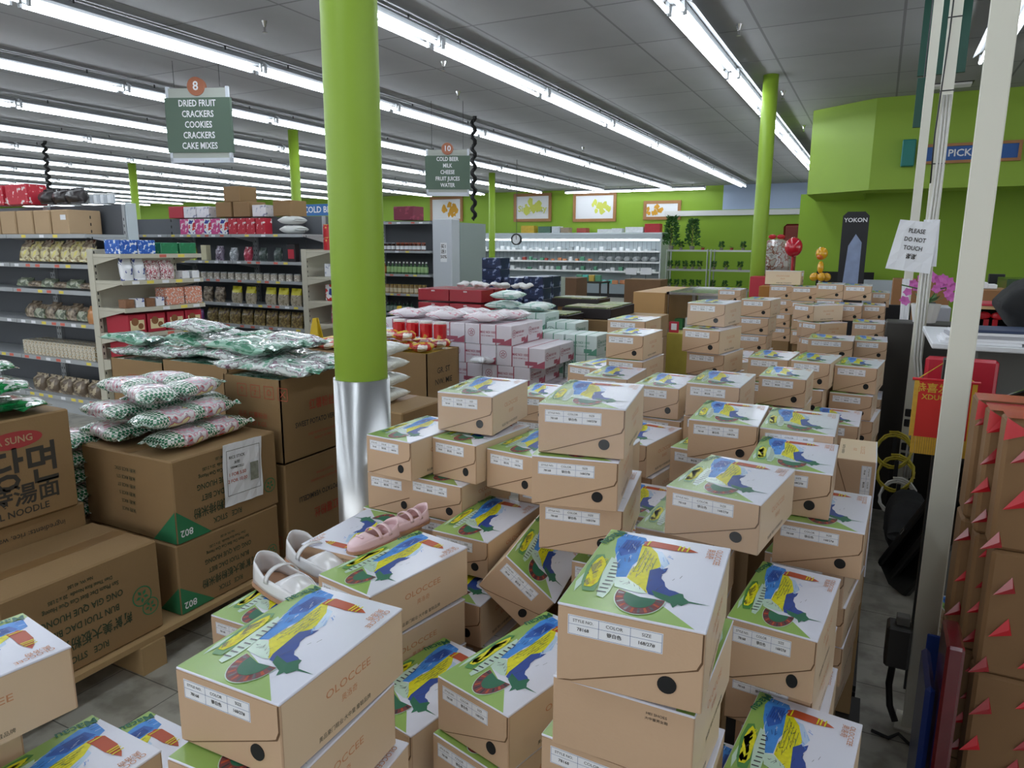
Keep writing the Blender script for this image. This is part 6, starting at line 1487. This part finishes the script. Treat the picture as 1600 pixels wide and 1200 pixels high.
for (px, py, py2, Y), lab in (((740, 282, 345, 9.85), 'black twisted garland hanging beside the white cabinet end'), ((70, 235, 312, 8.6), 'black twisted garland hanging above the left shelving')):
    a = ony(px, py, Y); c = ony(px, py2, Y); m = MB(); L = CZ - c.z - .001; n = 60
    pts = [(.03 * math.cos(i * .9), .03 * math.sin(i * .9), -i * L / n) for i in range(n)]; m.tube(pts, .028, BLACK, 6)
    m.tube([(0, 0, 0), (0, 0, -L)], .01, BLACK, 5)
    o = m.build('hanging_garland'); o.location = (a.x, Y, CZ - .002); tag(o, lab, 'garland')

# wooden-ended glass display counter and goods near it
CWD = mat('beech_panel', 'c49a62', .5, var=.08, vscale=4)
x0, x1, z0, z1 = rect(990, 456, 1037, 505, 8.6)
e = empty('display_counter', (x0, 8.6, 0), label='glass-topped display counter with a plain beech end behind the shoe boxes', cat='counter')
W1 = x1 - x0
MB().box(0, 0, 0, W1, 1.5, z1, CWD).build('end_panel', e)
xx = ony(1136, 460, 8.6).x - x0
b = MB(); b.box(W1 + .001, .1, .55, xx, 1.5, .6, STEEL); b.box(W1 + .001, .1, 0, xx, 1.5, .1, CLG); b.box(W1 + .001, 1.45, .1, xx, 1.5, z1, CLW); b.build('shelf_frame', e)
b = MB()
for a in (0.0, 1.4):
    b.box(W1 + .001, a + .06, z1 - .02, xx, a + .1, z1 + .01, CHROME)
for x in (W1 + .02, xx - .02): b.box(x - .015, .06, z1 - .02, x + .015, 1.5, z1 + .01, CHROME)
for x in (W1 + .02, (W1 + xx) / 2, xx - .02): b.cyl((x, .08, 0), (x, .08, z1), .015, CHROME, seg=8)
b.build('chrome_frame', e)
MB().box(W1 + .04, .11, z1 - .012, xx - .04, 1.39, z1 - .004, mat('glass_top', 'a9b8ac', .1, coat=.6, alpha=.5)).build('glass_top', e)
for i, c in enumerate(('3f8a4a', 'd5dad8', '6f7f8a', 'e2e4e0', 'b9bfae', '8a9a6a')):
    o = MB().rbox(-.05, 0, 0, .05, .12, .13 + .02 * (i % 3), mat('ware_' + c, c, .5), .004).build('packaged_good'); o.location = (x1 + .12 + i * .13, 8.85, .601); tag(o, 'small package on the shelf of the glass display counter, %s from the left' % NTH[i], 'package')
place_box('yellow_green_carton', (1042, 520, 1076, 560), 6.9, .3, mat('yellow_carton', 'a8983a', .6, var=.2, vscale=8), 'olive yellow carton standing among the far shoe boxes and the counter', 'carton', .004, 0)
a_ = rect(1046, 502, 1060, 520, 6.95); o = MB().box(a_[0], 0, a_[2], a_[1], .01, a_[3], REDP).box(a_[0] + .02, -.001, a_[2] + .025, a_[1] - .02, 0, a_[3] - .02, PAPER).build('red_card'); o.location = (0, 6.95, 0); tag(o, 'small red-framed white card standing on the olive yellow carton', 'card')
# table and crates before the cooler
TBL = mat('table_dark', '2a2420', .5)
p = ony(893, 437, 17); e = empty('small_table', (p.x, 17, 0), label='small dark table standing on the open floor before the cooler', cat='table')
zt2 = ony(915, 440, 17).z
MB().box(0, 0, zt2 - .04, .8, .7, zt2, TBL).build('table_top', e)
for x in (.02, .74):
    for y in (.02, .64): MB().box(x, y, 0, x + .04, y + .04, zt2 - .0405, TBL).build('leg', e)
for i in range(4): itm[['green_pack', 'teal_pack', 'yellow_pack', 'green_pack'][i]].put((p.x + .12 + i * .17, 17.2, zt2 + .001), 0, 'produce pack on the small dark table, %s from the left' % NTH[i], 'produce packs on the table', (1.2, 1.2, 1.6))
place_box('brown_crate', (876, 434, 900, 478), 13.5, .6, mat('crate_brown', '6f5138', .7), 'tall brown crate between the navy beer and the small table', 'crate', .004, 0)
place_box('white_sign_box', (860, 433, 875, 470), 10.2, .2, mat('grey_white_print', 'bcc8c0', .6, var=.25, vscale=14), 'white and grey printed box at the right end of the navy beer', 'box', .004, 0)
place_box('brown_cabinet', (976, 436, 1030, 480), 12.5, .5, mat('cabinet_brown', '7a5a3c', .6, var=.15, vscale=5), 'brown low cabinet behind the beech counter end', 'cabinet', .004, 0)
for i, px in enumerate((985, 1008)):
    q = ony(px, 424, 12.45); o = MB().box(-.1, 0, 0, .1, .004, .12, PAPER).build('price_card'); o.location = (q.x, 12.49, q.z - .06)
    st_ = MB().cyl((0, .006, -(q.z - .06) + ony(1000, 436, 12.5).z + .001), (0, .006, .02), .004, DARK, seg=5).build('card_holder', o); tag(o, 'white price card standing on the brown cabinet, %s one' % ['left', 'right'][i], 'card')

# ------------------------------------------------------------------ pick-up counter side
def wtext(m, t, c, s, mt, bold=True): m.text(t, face_M(c, (1, 0, 0), (0, 0, 1)), s, mt, bold)
x0, x1, z0, z1 = rect(1440, 227, 1594, 253, 10.93)
z1 = ony(1590, 219, 10.93).z; z0 = ony(1590, 251, 10.93).z
e = empty('pick_up_sign', ((x0 + x1) / 2, 10.947, z0), label='blue PICK UP sign in a wooden frame on the green soffit', cat='sign')
w_ = x1 - x0; h = z1 - z0; b = MB(); t = .035
for a in ((-w_ / 2, 0, w_ / 2, t), (-w_ / 2, h - t, w_ / 2, h), (-w_ / 2, t, -w_ / 2 + t, h - t), (w_ / 2 - t, t, w_ / 2, h - t)): b.box(a[0], -.05, a[1], a[2], 0, a[3], WOODF)
b.build('frame', e)
b = MB(); b.box(-w_ / 2 + t, -.03, t, w_ / 2 - t, 0, h - t, mat('pickup_blue', '2d5fa6', .5)); b.build('board', e)
b = MB(); wtext(b, 'PICK UP', (-.02, -.032, h / 2), h * .5, PAPER); b.build('lettering', e)
TEAL = mat('teal_board', '1c7a72', .5); DTEAL = mat('dark_teal_board', '0b4436', .5)
# teal box on the soffit and dark green boards behind the poles
x0, x1, z0, z1 = rect(1411, 218, 1428, 259, 10.8); o = MB().rbox(x0, 0, z0, x1, .14, z1, TEAL, .01).build('wall_speaker'); o.location = (0, 10.8, 0); tag(o, 'small teal box on the green soffit left of the PICK UP sign', 'wall box')
GPX = []
for k, (a, lab) in enumerate((((1434, 122, 1446, 198), 'dark green hanging board low behind the thin pole'), ((1450, -40, 1478, 115), 'dark green hanging board high behind the two poles, left piece'), ((1490, -40, 1508, 112), 'dark green hanging board high behind the two poles, right piece'))):
    Y = 6.0 + .3 * k; x0, x1, z0, z1 = rect(*a, Y); z1 = min(z1, CZ - .001)
    b = MB(); b.box(x0, 0, z0, x1, .03, z1, DTEAL)
    o = b.build('hanging_board'); o.location = (0, Y, 0); tag(o, lab, 'hanging board')
    if z1 < CZ - .01: MB().cyl(((x0 + x1) / 2, .015, z1), ((x0 + x1) / 2, .015, CZ - .001), .005, DARK, seg=5).build('hanging_rod', o)
# utility poles
def pole(x, y, s, lab, sd=None):
    e = empty('utility_pole', (x, y, 0), -math.atan2(x, y), lab, 'pole', 'cream utility poles')
    MB().rbox(-s / 2, -s / 2, .004, s / 2, s / 2, CZ - .001, CREAMP, .003).build('shaft', e)
    MB().box(-s * .8, -s * .8, 0, s * .8, s * .8, .006, CREAMP).build('foot_plate', e)
    return e
q = onz(1428, 1133, 0); P3 = pole(q.x, q.y, .072, 'thick cream utility pole in the right foreground')
q2 = onz(1397, 795, 0); P2 = pole(.235, 4.6, .062, 'middle cream utility pole with outlets and white cables')
q1 = (ony(1421, 420, 5.3).x, 5.3); P1 = pole(q1[0], q1[1], .052, 'thin cream utility pole, left of the three')
for z in (2.05, 2.42, 2.78, 3.1): 
    MB().box(-.033, -.033, z, .033, .033, z + .006, DARK).build('strap', P2)
for z in (.62, .68, .48, .42):
    for s_ in (0,): MB().rbox(-.024, -.036, z - .022, .024, -.0305, z + .022, DARK, .004).build('outlet', P2)
CABW = mat('white_cable', 'dcdcd6', .5); CABY = mat('yellow_cable', 'b9a932', .5); CABK = mat('black_cable', '19191a', .5)
for k in range(3):
    m = MB(); x = .222 + .015 * k; pts = []
    for i in range(16): z = 2.4 - i * .14; pts.append((x + .004 * math.sin(i * .7) + (.02 if i > 10 else 0), 4.556 - .001 * k, z))
    o_ = m.tube(pts, .006, CABW, 6).build('white_cable', smooth=True); tag(o_, 'white cable taped down the middle utility pole, %s of three' % NTH[k], 'cable', 'white cables on the pole')
m = MB().tube([(.22, 4.545, 3.4), (.215, 4.54, 2.7), (.2, 4.545, 2.2), (.205, 4.545, 1.95)], .004, CABK, 5).build('black_cable', smooth=True); tag(m, 'thin black cable between the two rear poles', 'cable')
# transformer and conduit at the front pole
P3x, P3y = q.x, q.y
z_a = ony(1400, 960, P3y).z; z_b = ony(1400, 1032, P3y).z
e = empty('power_box', (P3x - .04, P3y - .01, z_b), label='dark electrical transformer box strapped low on the front utility pole', cat='electrical box')
MB().rbox(-.075, -.05, 0, -.001, .03, z_a - z_b - .02, mat('dark_grey_metal', '3a3a38', .5), .008).build('case', e)
MB().rbox(-.05, -.03, z_a - z_b - .019, -.01, .01, z_a - z_b + .012, mat('mid_grey_metal', '6a6a66', .5), .003).build('socket', e)
MB().tube([(-.045, -.01, 0), (-.05, -.01, -.08), (-.04, -.01, -.16), (-.02, -.03, -z_b + .02)], .011, CABK, 8).build('conduit', e, smooth=True)
o = MB().tube([(.12, 2.45, .008), (.17, 2.43, .01), (.2, 2.47, .01), (.24, 2.42, .008), (.27, 2.36, .01)], .006, CABK, 6).build('floor_cable', smooth=True); tag(o, 'black cable end on the floor at the foot of the front pole', 'cable')
# papers hanging on the poles
def sheet(name, cx, cz, Y, w, h, lab, lines, tilt=0, ink=INK, cat='paper sign'):
    m = MB(); vs = []; n = 5
    for i in range(n + 1):
        for j in range(n + 1): vs.append(((i / n - .5) * w * (1 - .15 * (j / n)), .004 * math.sin(i * 2 + j), (j / n - .5) * h))
    m.add(vs, [(i * (n + 1) + j, (i + 1) * (n + 1) + j, (i + 1) * (n + 1) + j + 1, i * (n + 1) + j + 1) for i in range(n) for j in range(n)], PAPER)
    for k, t in enumerate(lines): m.text(t, face_M((0, -.006, h * (.3 - .17 * k)), (1, 0, 0), (0, 0, 1)), h * .12, ink, True, sx=.8)
    o = m.build(name); o.location = (cx, Y, cz); o.rotation_euler = (0, tilt, 0); tag(o, lab, cat); return o
p = ony(1427, 385, 4.53); sheet('hanging_paper', p.x, p.z, 4.53, .22, .27, 'crumpled white paper with handwriting hanging on the rear poles', ['PLEASE', 'DO NOT', 'TOUCH', '谢谢'], .12)
p = ony(1452, 380, 4.55); sheet('hanging_paper', p.x, p.z, 4.543, .09, .25, 'narrow white paper right behind the handwritten sheet on the rear poles', [])
p = ony(1530, 388, P3y + .04); sheet('hanging_paper', p.x, p.z, P3y + .042, .05, .27, 'long white paper strip hanging right of the front pole', ['价', '目', '表'], .03)
p = ony(1414, 470, 5.25); sheet('hanging_paper', p.x, p.z, 5.268, .05, .28, 'pale sheet fixed to the thin left pole', [], -.05)
# counter behind: white front, brown cabinets
place_box('white_counter_front', (1350, 437, 1398, 490), 10.4, .05, mat('counter_white', 'c3cdd4', .5), 'pale white counter front panel right of the standing banner', 'counter', .003, 0)
place_box('dark_wall_band', (1276, 424, 1365, 436), 12.9, .05, BLACK, 'black low shelf edge along the green wall behind the banner', 'shelf', .003, 0)
DR = mat('dark_red_door', '7a2c24', .6)
o = place_box('mahogany_panel', (1225, 350, 1271, 440), 14.0, .06, DR, 'dark red-brown rounded panel leaning beside the green wall corner', 'panel', .05, 0)
# standing banner
x0, x1, z0, z1 = rect(1318, 331, 1349, 438, 9.8)
e = empty('standing_banner', ((x0 + x1) / 2, 9.8, 0), label='tall black roll-up banner with a pale figure picture', cat='banner'); w_ = x1 - x0
b = MB(); b.prism([(-w_ / 2, .05), (w_ / 2, .05), (w_ / 2, z1 - .05), (w_ / 2 - .05, z1), (-w_ / 2 + .05, z1), (-w_ / 2, z1 - .05)], 0, .012, mat('banner_black', '17191f', .5), Matrix.Rotation(PI / 2, 4, 'X')); b.build('banner_cloth', e)
b = MB(); b.poly([(-w_ * .3, -.014, z1 * .55), (w_ * .3, -.014, z1 * .55), (w_ * .3, -.014, z1 * .82), (w_ * .05, -.014, z1 * .87), (-w_ * .2, -.014, z1 * .80)], mat('banner_pale', '8f9fc0', .5, var=.3, vscale=8)); wtext(b, 'YOKON', (0, -.014, z1 * .95), .07, PAPER); b.build('banner_print', e)
MB().box(-w_ / 2, -.1, 0, w_ / 2, .1, .05, STEEL).build('base', e)
# wrapped gift hamper, balloons
x0, x1, z0, z1 = rect(1180, 376, 1236, 432, 9.4)
e = empty('gift_hamper', ((x0 + x1) / 2, 9.4, 0), label='cellophane-wrapped tall gift hamper with a red bow beside the far column', cat='gift hamper'); w_ = x1 - x0
MB().rbox(-w_ / 2, 0, 0, w_ / 2, .3, z0 + .02, mat('hamper_base', '8a2c30', .5), .01).build('base', e)
b = MB(); cf = ramp_mat('cellophane_pattern', [(0, 'b0a8a0'), (.45, '8e5a48'), (.52, 'c9c6c4'), (.6, 'a39a98')], 12, bump=.6)
b.lathe([(w_ * .42, 0), (w_ * .5, .1), (w_ * .48, (z1 - z0) * .8), (w_ * .2, (z1 - z0) * .98), (0, (z1 - z0))], cf, 9, Matrix.Translation((0, .2, z0 + .021))); b.build('wrapped_body', e)
b = MB(); zb = z1 + .02
for s_ in (-1, 1): b.ball((s_ * .05, .2, zb + .03), .05, RED, sc=(1, .5, .6))
b.box(-w_ / 2, .18, z1 - .06, w_ / 2, .22, z1 - .03, RED); b.build('red_bow', e)
p = ony(1240, 386, 7.6); e = empty('red_balloon', (p.x, 7.6, p.z), label='round red balloon on a stick above the far shoe boxes', cat='balloon')
MB().ball((0, 0, 0), .085, mat('balloon_red', 'c0152c', .2, coat=.8), 16, 10, (1, 1, 1.12)).build('balloon', e, smooth=True)
MB().cyl((0, 0, -.09), (0, 0, -p.z + .001), .012, mat('balloon_stick', 'b01828', .4), seg=8).build('stick', e)
p = ony(1284, 396, 7.4); YL = mat('yellow_balloon', 'e2a81c', .25, coat=.7)
e = empty('balloon_figure', (p.x, 7.4, p.z), label='yellow twisted balloon flower standing above the far shoe boxes', cat='balloon flower')
b = MB(); b.ball((0, 0, 0), .055, YL, 12, 8, (1, 1, 1.1)); b.ball((-.01, -.03, -.03), .03, mat('balloon_orange', 'd0661c', .3)); b.build('head', e, smooth=True)
b = MB(); b.ball((0, 0, -.13), .03, YL, 10, 6, (1, 1, 2)); b.build('neck', e, smooth=True)
b = MB()
for k in range(5): a = k * 1.256; b.ball((.06 * math.cos(a), .06 * math.sin(a), -.22), .04, YL, 8, 6)
b.build('petals', e, smooth=True)
MB().cyl((0, 0, -.2), (0, 0, -p.z + .001), .01, WHITE, seg=6).build('stick', e)
place_box('far_red_box', (1172, 432, 1195, 448), 8.6, .3, REDP, 'red box left of the far shoe box row', 'box', .004, 0)
place_box('far_amber_box', (1186, 447, 1202, 462), 8.0, .3, mat('amber_box', 'a8702a', .6), 'amber box left of the far shoe box row', 'box', .004, 0)
# ------------------------------------------------------------------ office clutter on the right
DESK = mat('desk_white', 'd9dcdf', .5)
e = empty('office_desk', (.34, 3.62, 0), label='cluttered white desk behind the front utility pole', cat='desk')
zd = ony(1470, 546, 3.4).z
b = MB(); b.rbox(-.1, 0, zd - .025, 1.6, .8, zd, DESK, .004); b.build('desk_top', e)
b = MB(); b.box(.02, .3, 0, 1.55, .33, zd - .026, mat('desk_grey', '6e6e6a', .6)); b.build('modesty_panel', e)
for x in (.03, 1.5):
    for y in (.05, .7): MB().box(x, y, 0, x + .05, y + .05, zd - .0255, mat('desk_grey', '6e6e6a', .6)).build('leg', e)
def rb(name, px, Y, depth, m, lab, cat, z0=None, r=.004): return place_box(name, px, Y, depth, m, lab, cat, r, z0)
for k in range(5):
    px0 = ony(1412 + k * 3, 560, 3.3).x; o = MB().box(0, 0, 0, .3, .22, .012, [PAPER, PAPER, mat('folder_grey', 'a9aab0', .6), PAPER, mat('folder_blue', '33415f', .6)][k]).build('paper_stack'); o.location = (.27 + .02 * k, 3.64, zd + .001 + .013 * k); o.rotation_euler = (0, 0, .03 * k); tag(o, 'stack of papers on the desk, %s from the bottom' % NTH[k], 'papers')
RF = mat('red_folder', 'b5172e', .4, coat=.2)
x0, x1, z0, z1 = rect(1447, 556, 1552, 662, 2.95); z0 += .0135
for k in range(2):
    o = MB().rbox(x0 + .08 * k, 0, z0, x1 - .14 * (1 - k), .022, z1 - .004 * k, RF, .012).build('red_folder'); o.location = (0, 2.95 + .03 * k, 0); tag(o, 'large glossy red folder standing behind the front pole, %s one' % ['left front', 'right rear'][k], 'folder')
    MB().box(x0 + .1, .0, .3, x0 + .12, .02, z0, DARK).build('support', o) if False else None
x0, x1, z0, z1 = rect(1440, 640, 1556, 662, 2.94)
e = empty('folder_rack', (0, 2.93, 0), label='dark rack on thin legs holding the red folders upright', cat='rack')
MB().rbox(x0, 0, z0, x1, .09, z0 + .012, mat('rack_dark', '2c2b2c', .6), .003).build('tray', e)
for xx in (x0 + .19, x1 - .012): MB().box(xx, .03, 0, xx + .012, .045, z0 - .0005, mat('rack_dark', '2c2b2c', .6)).build('leg', e)
# pennant
x0, x1, z0, z1 = rect(1434, 592, 1512, 690, 2.72)
e = empty('red_pennant', ((x0 + x1) / 2, 2.72, z0), label='red hanging pennant with gold lettering and yellow fringe behind the pole', cat='pennant'); w_ = x1 - x0; h = z1 - z0
GLD = mat('gold_thread', 'c79a2a', .5, var=.2, vscale=60)
MB().box(-w_ / 2, 0, 0, w_ / 2, .003, h, mat('pennant_red', 'c4251f', .7)).build('cloth', e)
b = MB(); b.box(-w_ / 2 - .008, -.001, 0, -w_ / 2 + .006, .004, h, GLD); b.box(w_ / 2 - .006, -.001, 0, w_ / 2 + .008, .004, h, GLD); b.build('border', e)
b = MB(); wtext(b, '恭喜发财', (-.02, -.002, h * .85), .034, GLD); wtext(b, 'XDUG', (-.03, -.002, h * .7), .024, GLD); wtext(b, '福', (.03, -.002, h * .25), .06, GLD); b.build('lettering', e)
b = MB()
for k in range(24): x = -w_ / 2 + (k + .5) * w_ / 24; b.box(x - .003, 0, -.06, x + .003, .003, 0, GLD)
b.build('fringe', e)
MB().cyl((-w_ / 2 - .015, 0, h), (w_ / 2 + .015, 0, h), .005, RED, seg=8).build('rod', e)
b = MB(); b.tube([(-w_ / 2, 0, h), (0, .03, h + .065), (w_ / 2, 0, h)], .002, GLD, 4); b.build('cord', e)
MB().box(-.012, .004, h - .02, .012, .05, h + .07, DARK).build('hook_bar', e)
st_ = MB().box(-.01, 2.775 - 2.72, -z0, .01, 2.79 - 2.72, h + .07, DARK).build('stand', e)
# orchids
p = ony(1452, 478, 4.6); e = empty('orchid', (p.x, 4.9, 0), label='pink orchid in bloom behind the middle utility pole', cat='flower plant')
ORC = mat('orchid_pink', 'd973c4', .5, var=.2, vscale=20); r = random.Random(3); zb = p.z
MB().rbox(-.2, -.1, 0, .25, .15, zb - .12, mat('dark_cabinet', '3a3733', .6), .005).build('stand', e)
MB().lathe([(0, 0), (.06, 0), (.08, .11), (0, .11)], WHITE, 12, Matrix.Translation((0, 0, zb - .119))).build('pot', e)
for k in range(26):
    b = MB(); a = r.uniform(-1, 1); c = (.02 + a * .14, r.uniform(-.06, .06), zb + .03 + (1 - a * a) * .1 + r.uniform(-.05, .04))
    for j in range(5):
        t = j * 1.2566 + k; q = Vector((math.cos(t), -.25, math.sin(t))) * .022; s_ = Vector((-math.sin(t), 0, math.cos(t))) * .014; C0 = Vector(c)
        b.add([C0, C0 + q * .6 + s_, C0 + q * 1.25, C0 + q * .6 - s_], [(0, 1, 2, 3)], ORC)
    b.build('blossom', e)
b = MB()
for s_ in (-1, 1): b.tube([(0, 0, zb - .02), (s_ * .05, 0, zb + .08), (s_ * .14, 0, zb + .1)], .004, LEAF, 5)
b.build('stem', e)
b = MB()
for k in range(6): a = k * 1.05; d = Vector((math.cos(a), math.sin(a), .5)) * .12; n_ = Vector((-math.sin(a), math.cos(a), 0)) * .02; o0 = Vector((0, 0, zb - .01)); b.add([o0, o0 + d * .5 + n_, o0 + d, o0 + d * .5 - n_], [(0, 1, 2, 3)], LEAF)
b.build('leaves', e)
# cabinets, monitors, bags
BRC = mat('brown_cabinet_wood', '9a6d44', .6, var=.08, vscale=4)
rb('brown_partition', (1396, 436, 1482, 478), 8.2, .4, BRC, 'brown office cabinet behind the pole papers', 'cabinet', 0)
rb('white_appliance', (1456, 480, 1482, 520), 6.2, .3, mat('appliance_white', 'c5cbd6', .4), 'white and blue printer behind the middle pole', 'printer', 0)
rb('black_monitor', (1440, 472, 1458, 512), 5.9, .06, DARK, 'black monitor edge behind the middle pole', 'monitor', 0)
rb('brown_carton', (1516, 452, 1565, 560), 6.0, .4, BRC, 'tall brown carton right of the front pole', 'carton', 0)
rb('dark_monitor', (1546, 428, 1567, 460), 7.4, .06, DARK, 'dark monitor above the brown carton on the right', 'monitor', 0)
for k, (a, m_) in enumerate((((1525, 450, 1542, 460), PAPER), ((1543, 452, 1557, 459), PAPER))): 
    x0, x1, z0, z1 = rect(*a, 6.1); o = MB().rbox(x0, 0, 0, x1, .15, z1 - z0, m_, .003).build('white_box'); o.location = (0, 6.1, ony(1530, 452, 6.0).z + .001); tag(o, 'small white box on the brown carton, %s one' % ['left', 'right'][k], 'box')
rb('green_glass_case', (1574, 436, 1640, 600), 6.6, .5, mat('dark_glass_case', '2d4a22', .2, coat=.5), 'dark green glass case at the right edge', 'glass case', 0)
x0, x1, z0, z1 = rect(1526, 478, 1591, 524, 4.5)
e = empty('shadow_box', (x0, 4.5, 0), label='open wooden box with a red bow inside, on the right shelf', cat='wooden box'); w_ = x1 - x0; h = z1 - z0
MB().rbox(0, .02, 0, w_, .28, z0, mat('dark_stand', '1f1d1d', .6), .004).build('stand', e)
b = MB(); t = .016; LW = mat('light_wood', 'c9a878', .5)
for a in ((0, z0 + .001, w_, z0 + t), (0, z1 - t, w_, z1), (0, z0 + t, t, z1 - t), (w_ - t, z0 + t, w_, z1 - t)): b.box(a[0], 0, a[1], a[2], .25, a[3], LW)
b.box(t, .23, z0 + t, w_ - t, .25, z1 - t, BLACK); b.build('frame', e)
b = MB(); cz = (z0 + z1) / 2
for s_ in (-1, 1): b.ball((w_ * .38 + s_ * .035, .05, cz + .02), .03, RED, 10, 6, (1.2, .5, .7)); b.box(w_ * .38 + s_ * .02 - .012, .04, z0 + .02, w_ * .38 + s_ * .02 + .012, .05, cz, RED)
b.build('red_bow', e)
MB().rbox(0, -.005, z1 + .001, w_ * .98, .25, z1 + .014, REDP, .003).build('red_lid', e)
# big black bag and chair on the right
BB_ = mat('black_fabric', '101113', .8, bump=.3, bscale=20)
o = bag_mesh(.55, .38, .27, BB_, 88, .3).build('black_bag', smooth=True); p = ony(1585, 560, 4.0); o.location = (.80, 4.13, zd + .02); o.rotation_euler = (0, 0, PI / 2); tag(o, 'big black bag piled at the right edge on the desk', 'bag')
# black screen edge at lower right
o = MB().rbox(0, 0, 0, .2, .02, .12, mat('glossy_black', '0a0a0c', .1, coat=.8), .004).build('black_screen'); p = ony(1572, 632, 2.5); o.location = (p.x + .02, 2.5, p.z - .10); o.rotation_euler = (0, -.5, 0); tag(o, 'glossy black screen leaning at the right edge', 'screen')
MB().box(.05, .021, -.9, .09, .05, .1, DARK).build('support', o)
# tall black panel and dark things left of the poles
rb('black_board', (1381, 476, 1406, 640), 6.35, .04, mat('black_board', '17181b', .6), 'tall black board standing right behind the shoe boxes', 'board', 0)
rb('black_suitcase', (1392, 545, 1412, 660), 5.45, .25, BB_, 'black case under the thin pole', 'case', 0)
rb('orange_box', (1395, 520, 1403, 545), 5.85, .03, mat('orange_plastic', 'c5592e', .5), 'small orange box beside the black board', 'box', 0)
for k in range(3):
    m = MB(); cx, cy_ = .17 + .02 * k, 4.46 - .05 * k; pts = [(cx + (.09 + .006 * math.sin(i)) * math.cos(i * .5), cy_ + .04 * math.sin(i * .5), .46 - .12 * k + .09 * math.sin(i * .5) + .004 * i / 4) for i in range(30)]
    o = m.tube(pts, .007, [CABY, CABY, CABW][k], 6).build('coiled_cable', smooth=True); tag(o, '%s coiled cable hanging beside the rear poles' % ['upper yellow', 'lower yellow', 'white'][k], 'cable')
    MB().box(cx - .01, cy_, 0, cx + .01, cy_ + .012, .55 - .12 * k, DARK).build('cable_stand', o)
# folded black table leaning diagonally
a = onz(1372, 880, .06); b_ = ony(1545, 660, 3.25)
d = b_ - a; L = d.length
e = empty('folded_black_table', a, label='folded black table leaning diagonally behind the front pole', cat='folding table')
M = Matrix.Identity(4); xd = d.normalized(); yd = Vector((0, 0, 1)).cross(xd).normalized(); zd_ = xd.cross(yd)
for i in range(3): M[i][0] = xd[i]; M[i][1] = yd[i]; M[i][2] = zd_[i]; M[i][3] = a[i]
e.matrix_world = M
MB().rbox(0, 0, -.22, L, .04, .02, mat('folding_table_black', '131416', .35, coat=.2), .01).build('table_top', e)
MB().rbox(.05, -.035, -.05, L * .9, -.006, -.02, DARK, .006).build('folded_leg', e); MB().rbox(.1, -.035, -.14, L * .8, -.006, -.11, DARK, .006).build('folded_leg', e)
MB().cyl((L * .3, -.04, -.03), (L * .34, -.04, -.03), .006, CHROME, seg=8).build('latch', e)
o = bag_mesh(.5, .2, .3, BB_, 90, .25).build('black_sack', smooth=True); q = onz(1430, 850, .01); q = onz(1402, 872, 0); o.location = (q.x + .03, q.y + .08, .02); tag(o, 'black sack on the floor under the leaning table', 'sack')
# floor: a box lid piece
SBX = SB_PROTO.put((.46, 3.32, .001), .3, 'lone painted-lid shoe box on the floor behind the front pole', None)
# red-flagged carton stacks at the right edge
RFILM = mat('red_film', 'd2303a', .25, coat=.7, alpha=.9); BRN = mat('rough_carton', '80603e', .75, var=.1, vscale=6)
rr = random.Random(11)
for k, (px, py, Y, wd) in enumerate(((1529, 624, 2.05, .06), (1547, 640, 1.96, .07), (1574, 652, 1.86, .09))):
    p = ony(px, py, Y); x = p.x
    for l in range(4):
        zt_ = p.z - .0 - l * (p.z / 4)
        e = empty('flagged_carton', (x, Y, zt_ - p.z / 4), label='brown carton with triangular red film flags, %s column from left, %s from top' % (NTH[k], NTH[l]), cat='carton', group='red-flagged cartons')
        h = p.z / 4 - .002
        xw = .40 - .02 * k; x = .247 + .022 * k
        MB().rbox(0, 0, 0, xw - .002, (.12, .08, .08)[k], h, BRN, .008).build('body', e)
        if l == 0: b = MB(); b.add([(.0, -.003, h + .002), (xw, -.003, h + .002), (xw, .088, h + .004), (0, .088, h + .004), (-.002, -.004, h - .05), (.05, -.004, h - .03)], [(0, 1, 2, 3), (0, 4, 5)], RFILM); b.build('film', e)
        for t in range((3, 4, 9)[k]):
            zz = h * (t + .6) / (3, 4, 9)[k]; xx = rr.uniform(.1, .16) if k == 2 and t % 3 else rr.uniform(.012, .05); s_ = rr.uniform(.8, 1.3)
            m = MB(); tip = (xx - .03 * s_, -.009 * s_, zz - .02 * s_)
            m.add([(xx, -.001, zz + .022 * s_), (xx + .01, -.001, zz - .012 * s_), tip, (xx + .003, -.006, zz)], [(0, 3, 2), (1, 2, 3), (0, 1, 3)], RED if t % 2 else mat('deep_red_film', 'a3202a', .25, coat=.7)); m.build('red_flag', e)
# dark things at the bottom right
e = MB().rbox(0, 0, 0, .3, .15, ony(1480, 800, 2.45).z, BRN, .005).build('tall_carton'); e.location = (.292, 2.34, 0); tag(e, 'plain tall carton behind the red-flagged stacks, beside the front pole', 'carton')
xm = ony(1468, 1100, 1.7).x; zm = ony(1480, 1010, 1.7).z
o = MB().rbox(0, 0, 0, .035, .14, zm, mat('maroon_gloss', '5c1620', .15, coat=.8, var=.3, vscale=14), .006).build('maroon_box'); o.location = (xm, 1.70, 0); tag(o, 'glossy dark maroon box standing in front of the red-flagged cartons', 'box')
xm2 = ony(1437, 1150, 1.75).x; zm = ony(1450, 1075, 1.75).z
o = MB().rbox(0, 0, 0, xm - xm2 - .004, .2, zm, mat('deep_blue_plastic', '1c3474', .3, coat=.4), .01).build('blue_bin'); o.location = (xm2, 1.75, 0); tag(o, 'deep blue plastic bin on the floor left of the maroon box', 'bin')
o = MB().rbox(0, 0, 0, .04, .01, .42, mat('bright_blue', '2a55c0', .4), .003).build('blue_strip'); o.location = (.24, 2.40, 0); tag(o, 'bright blue panel edge behind the front pole', 'panel')
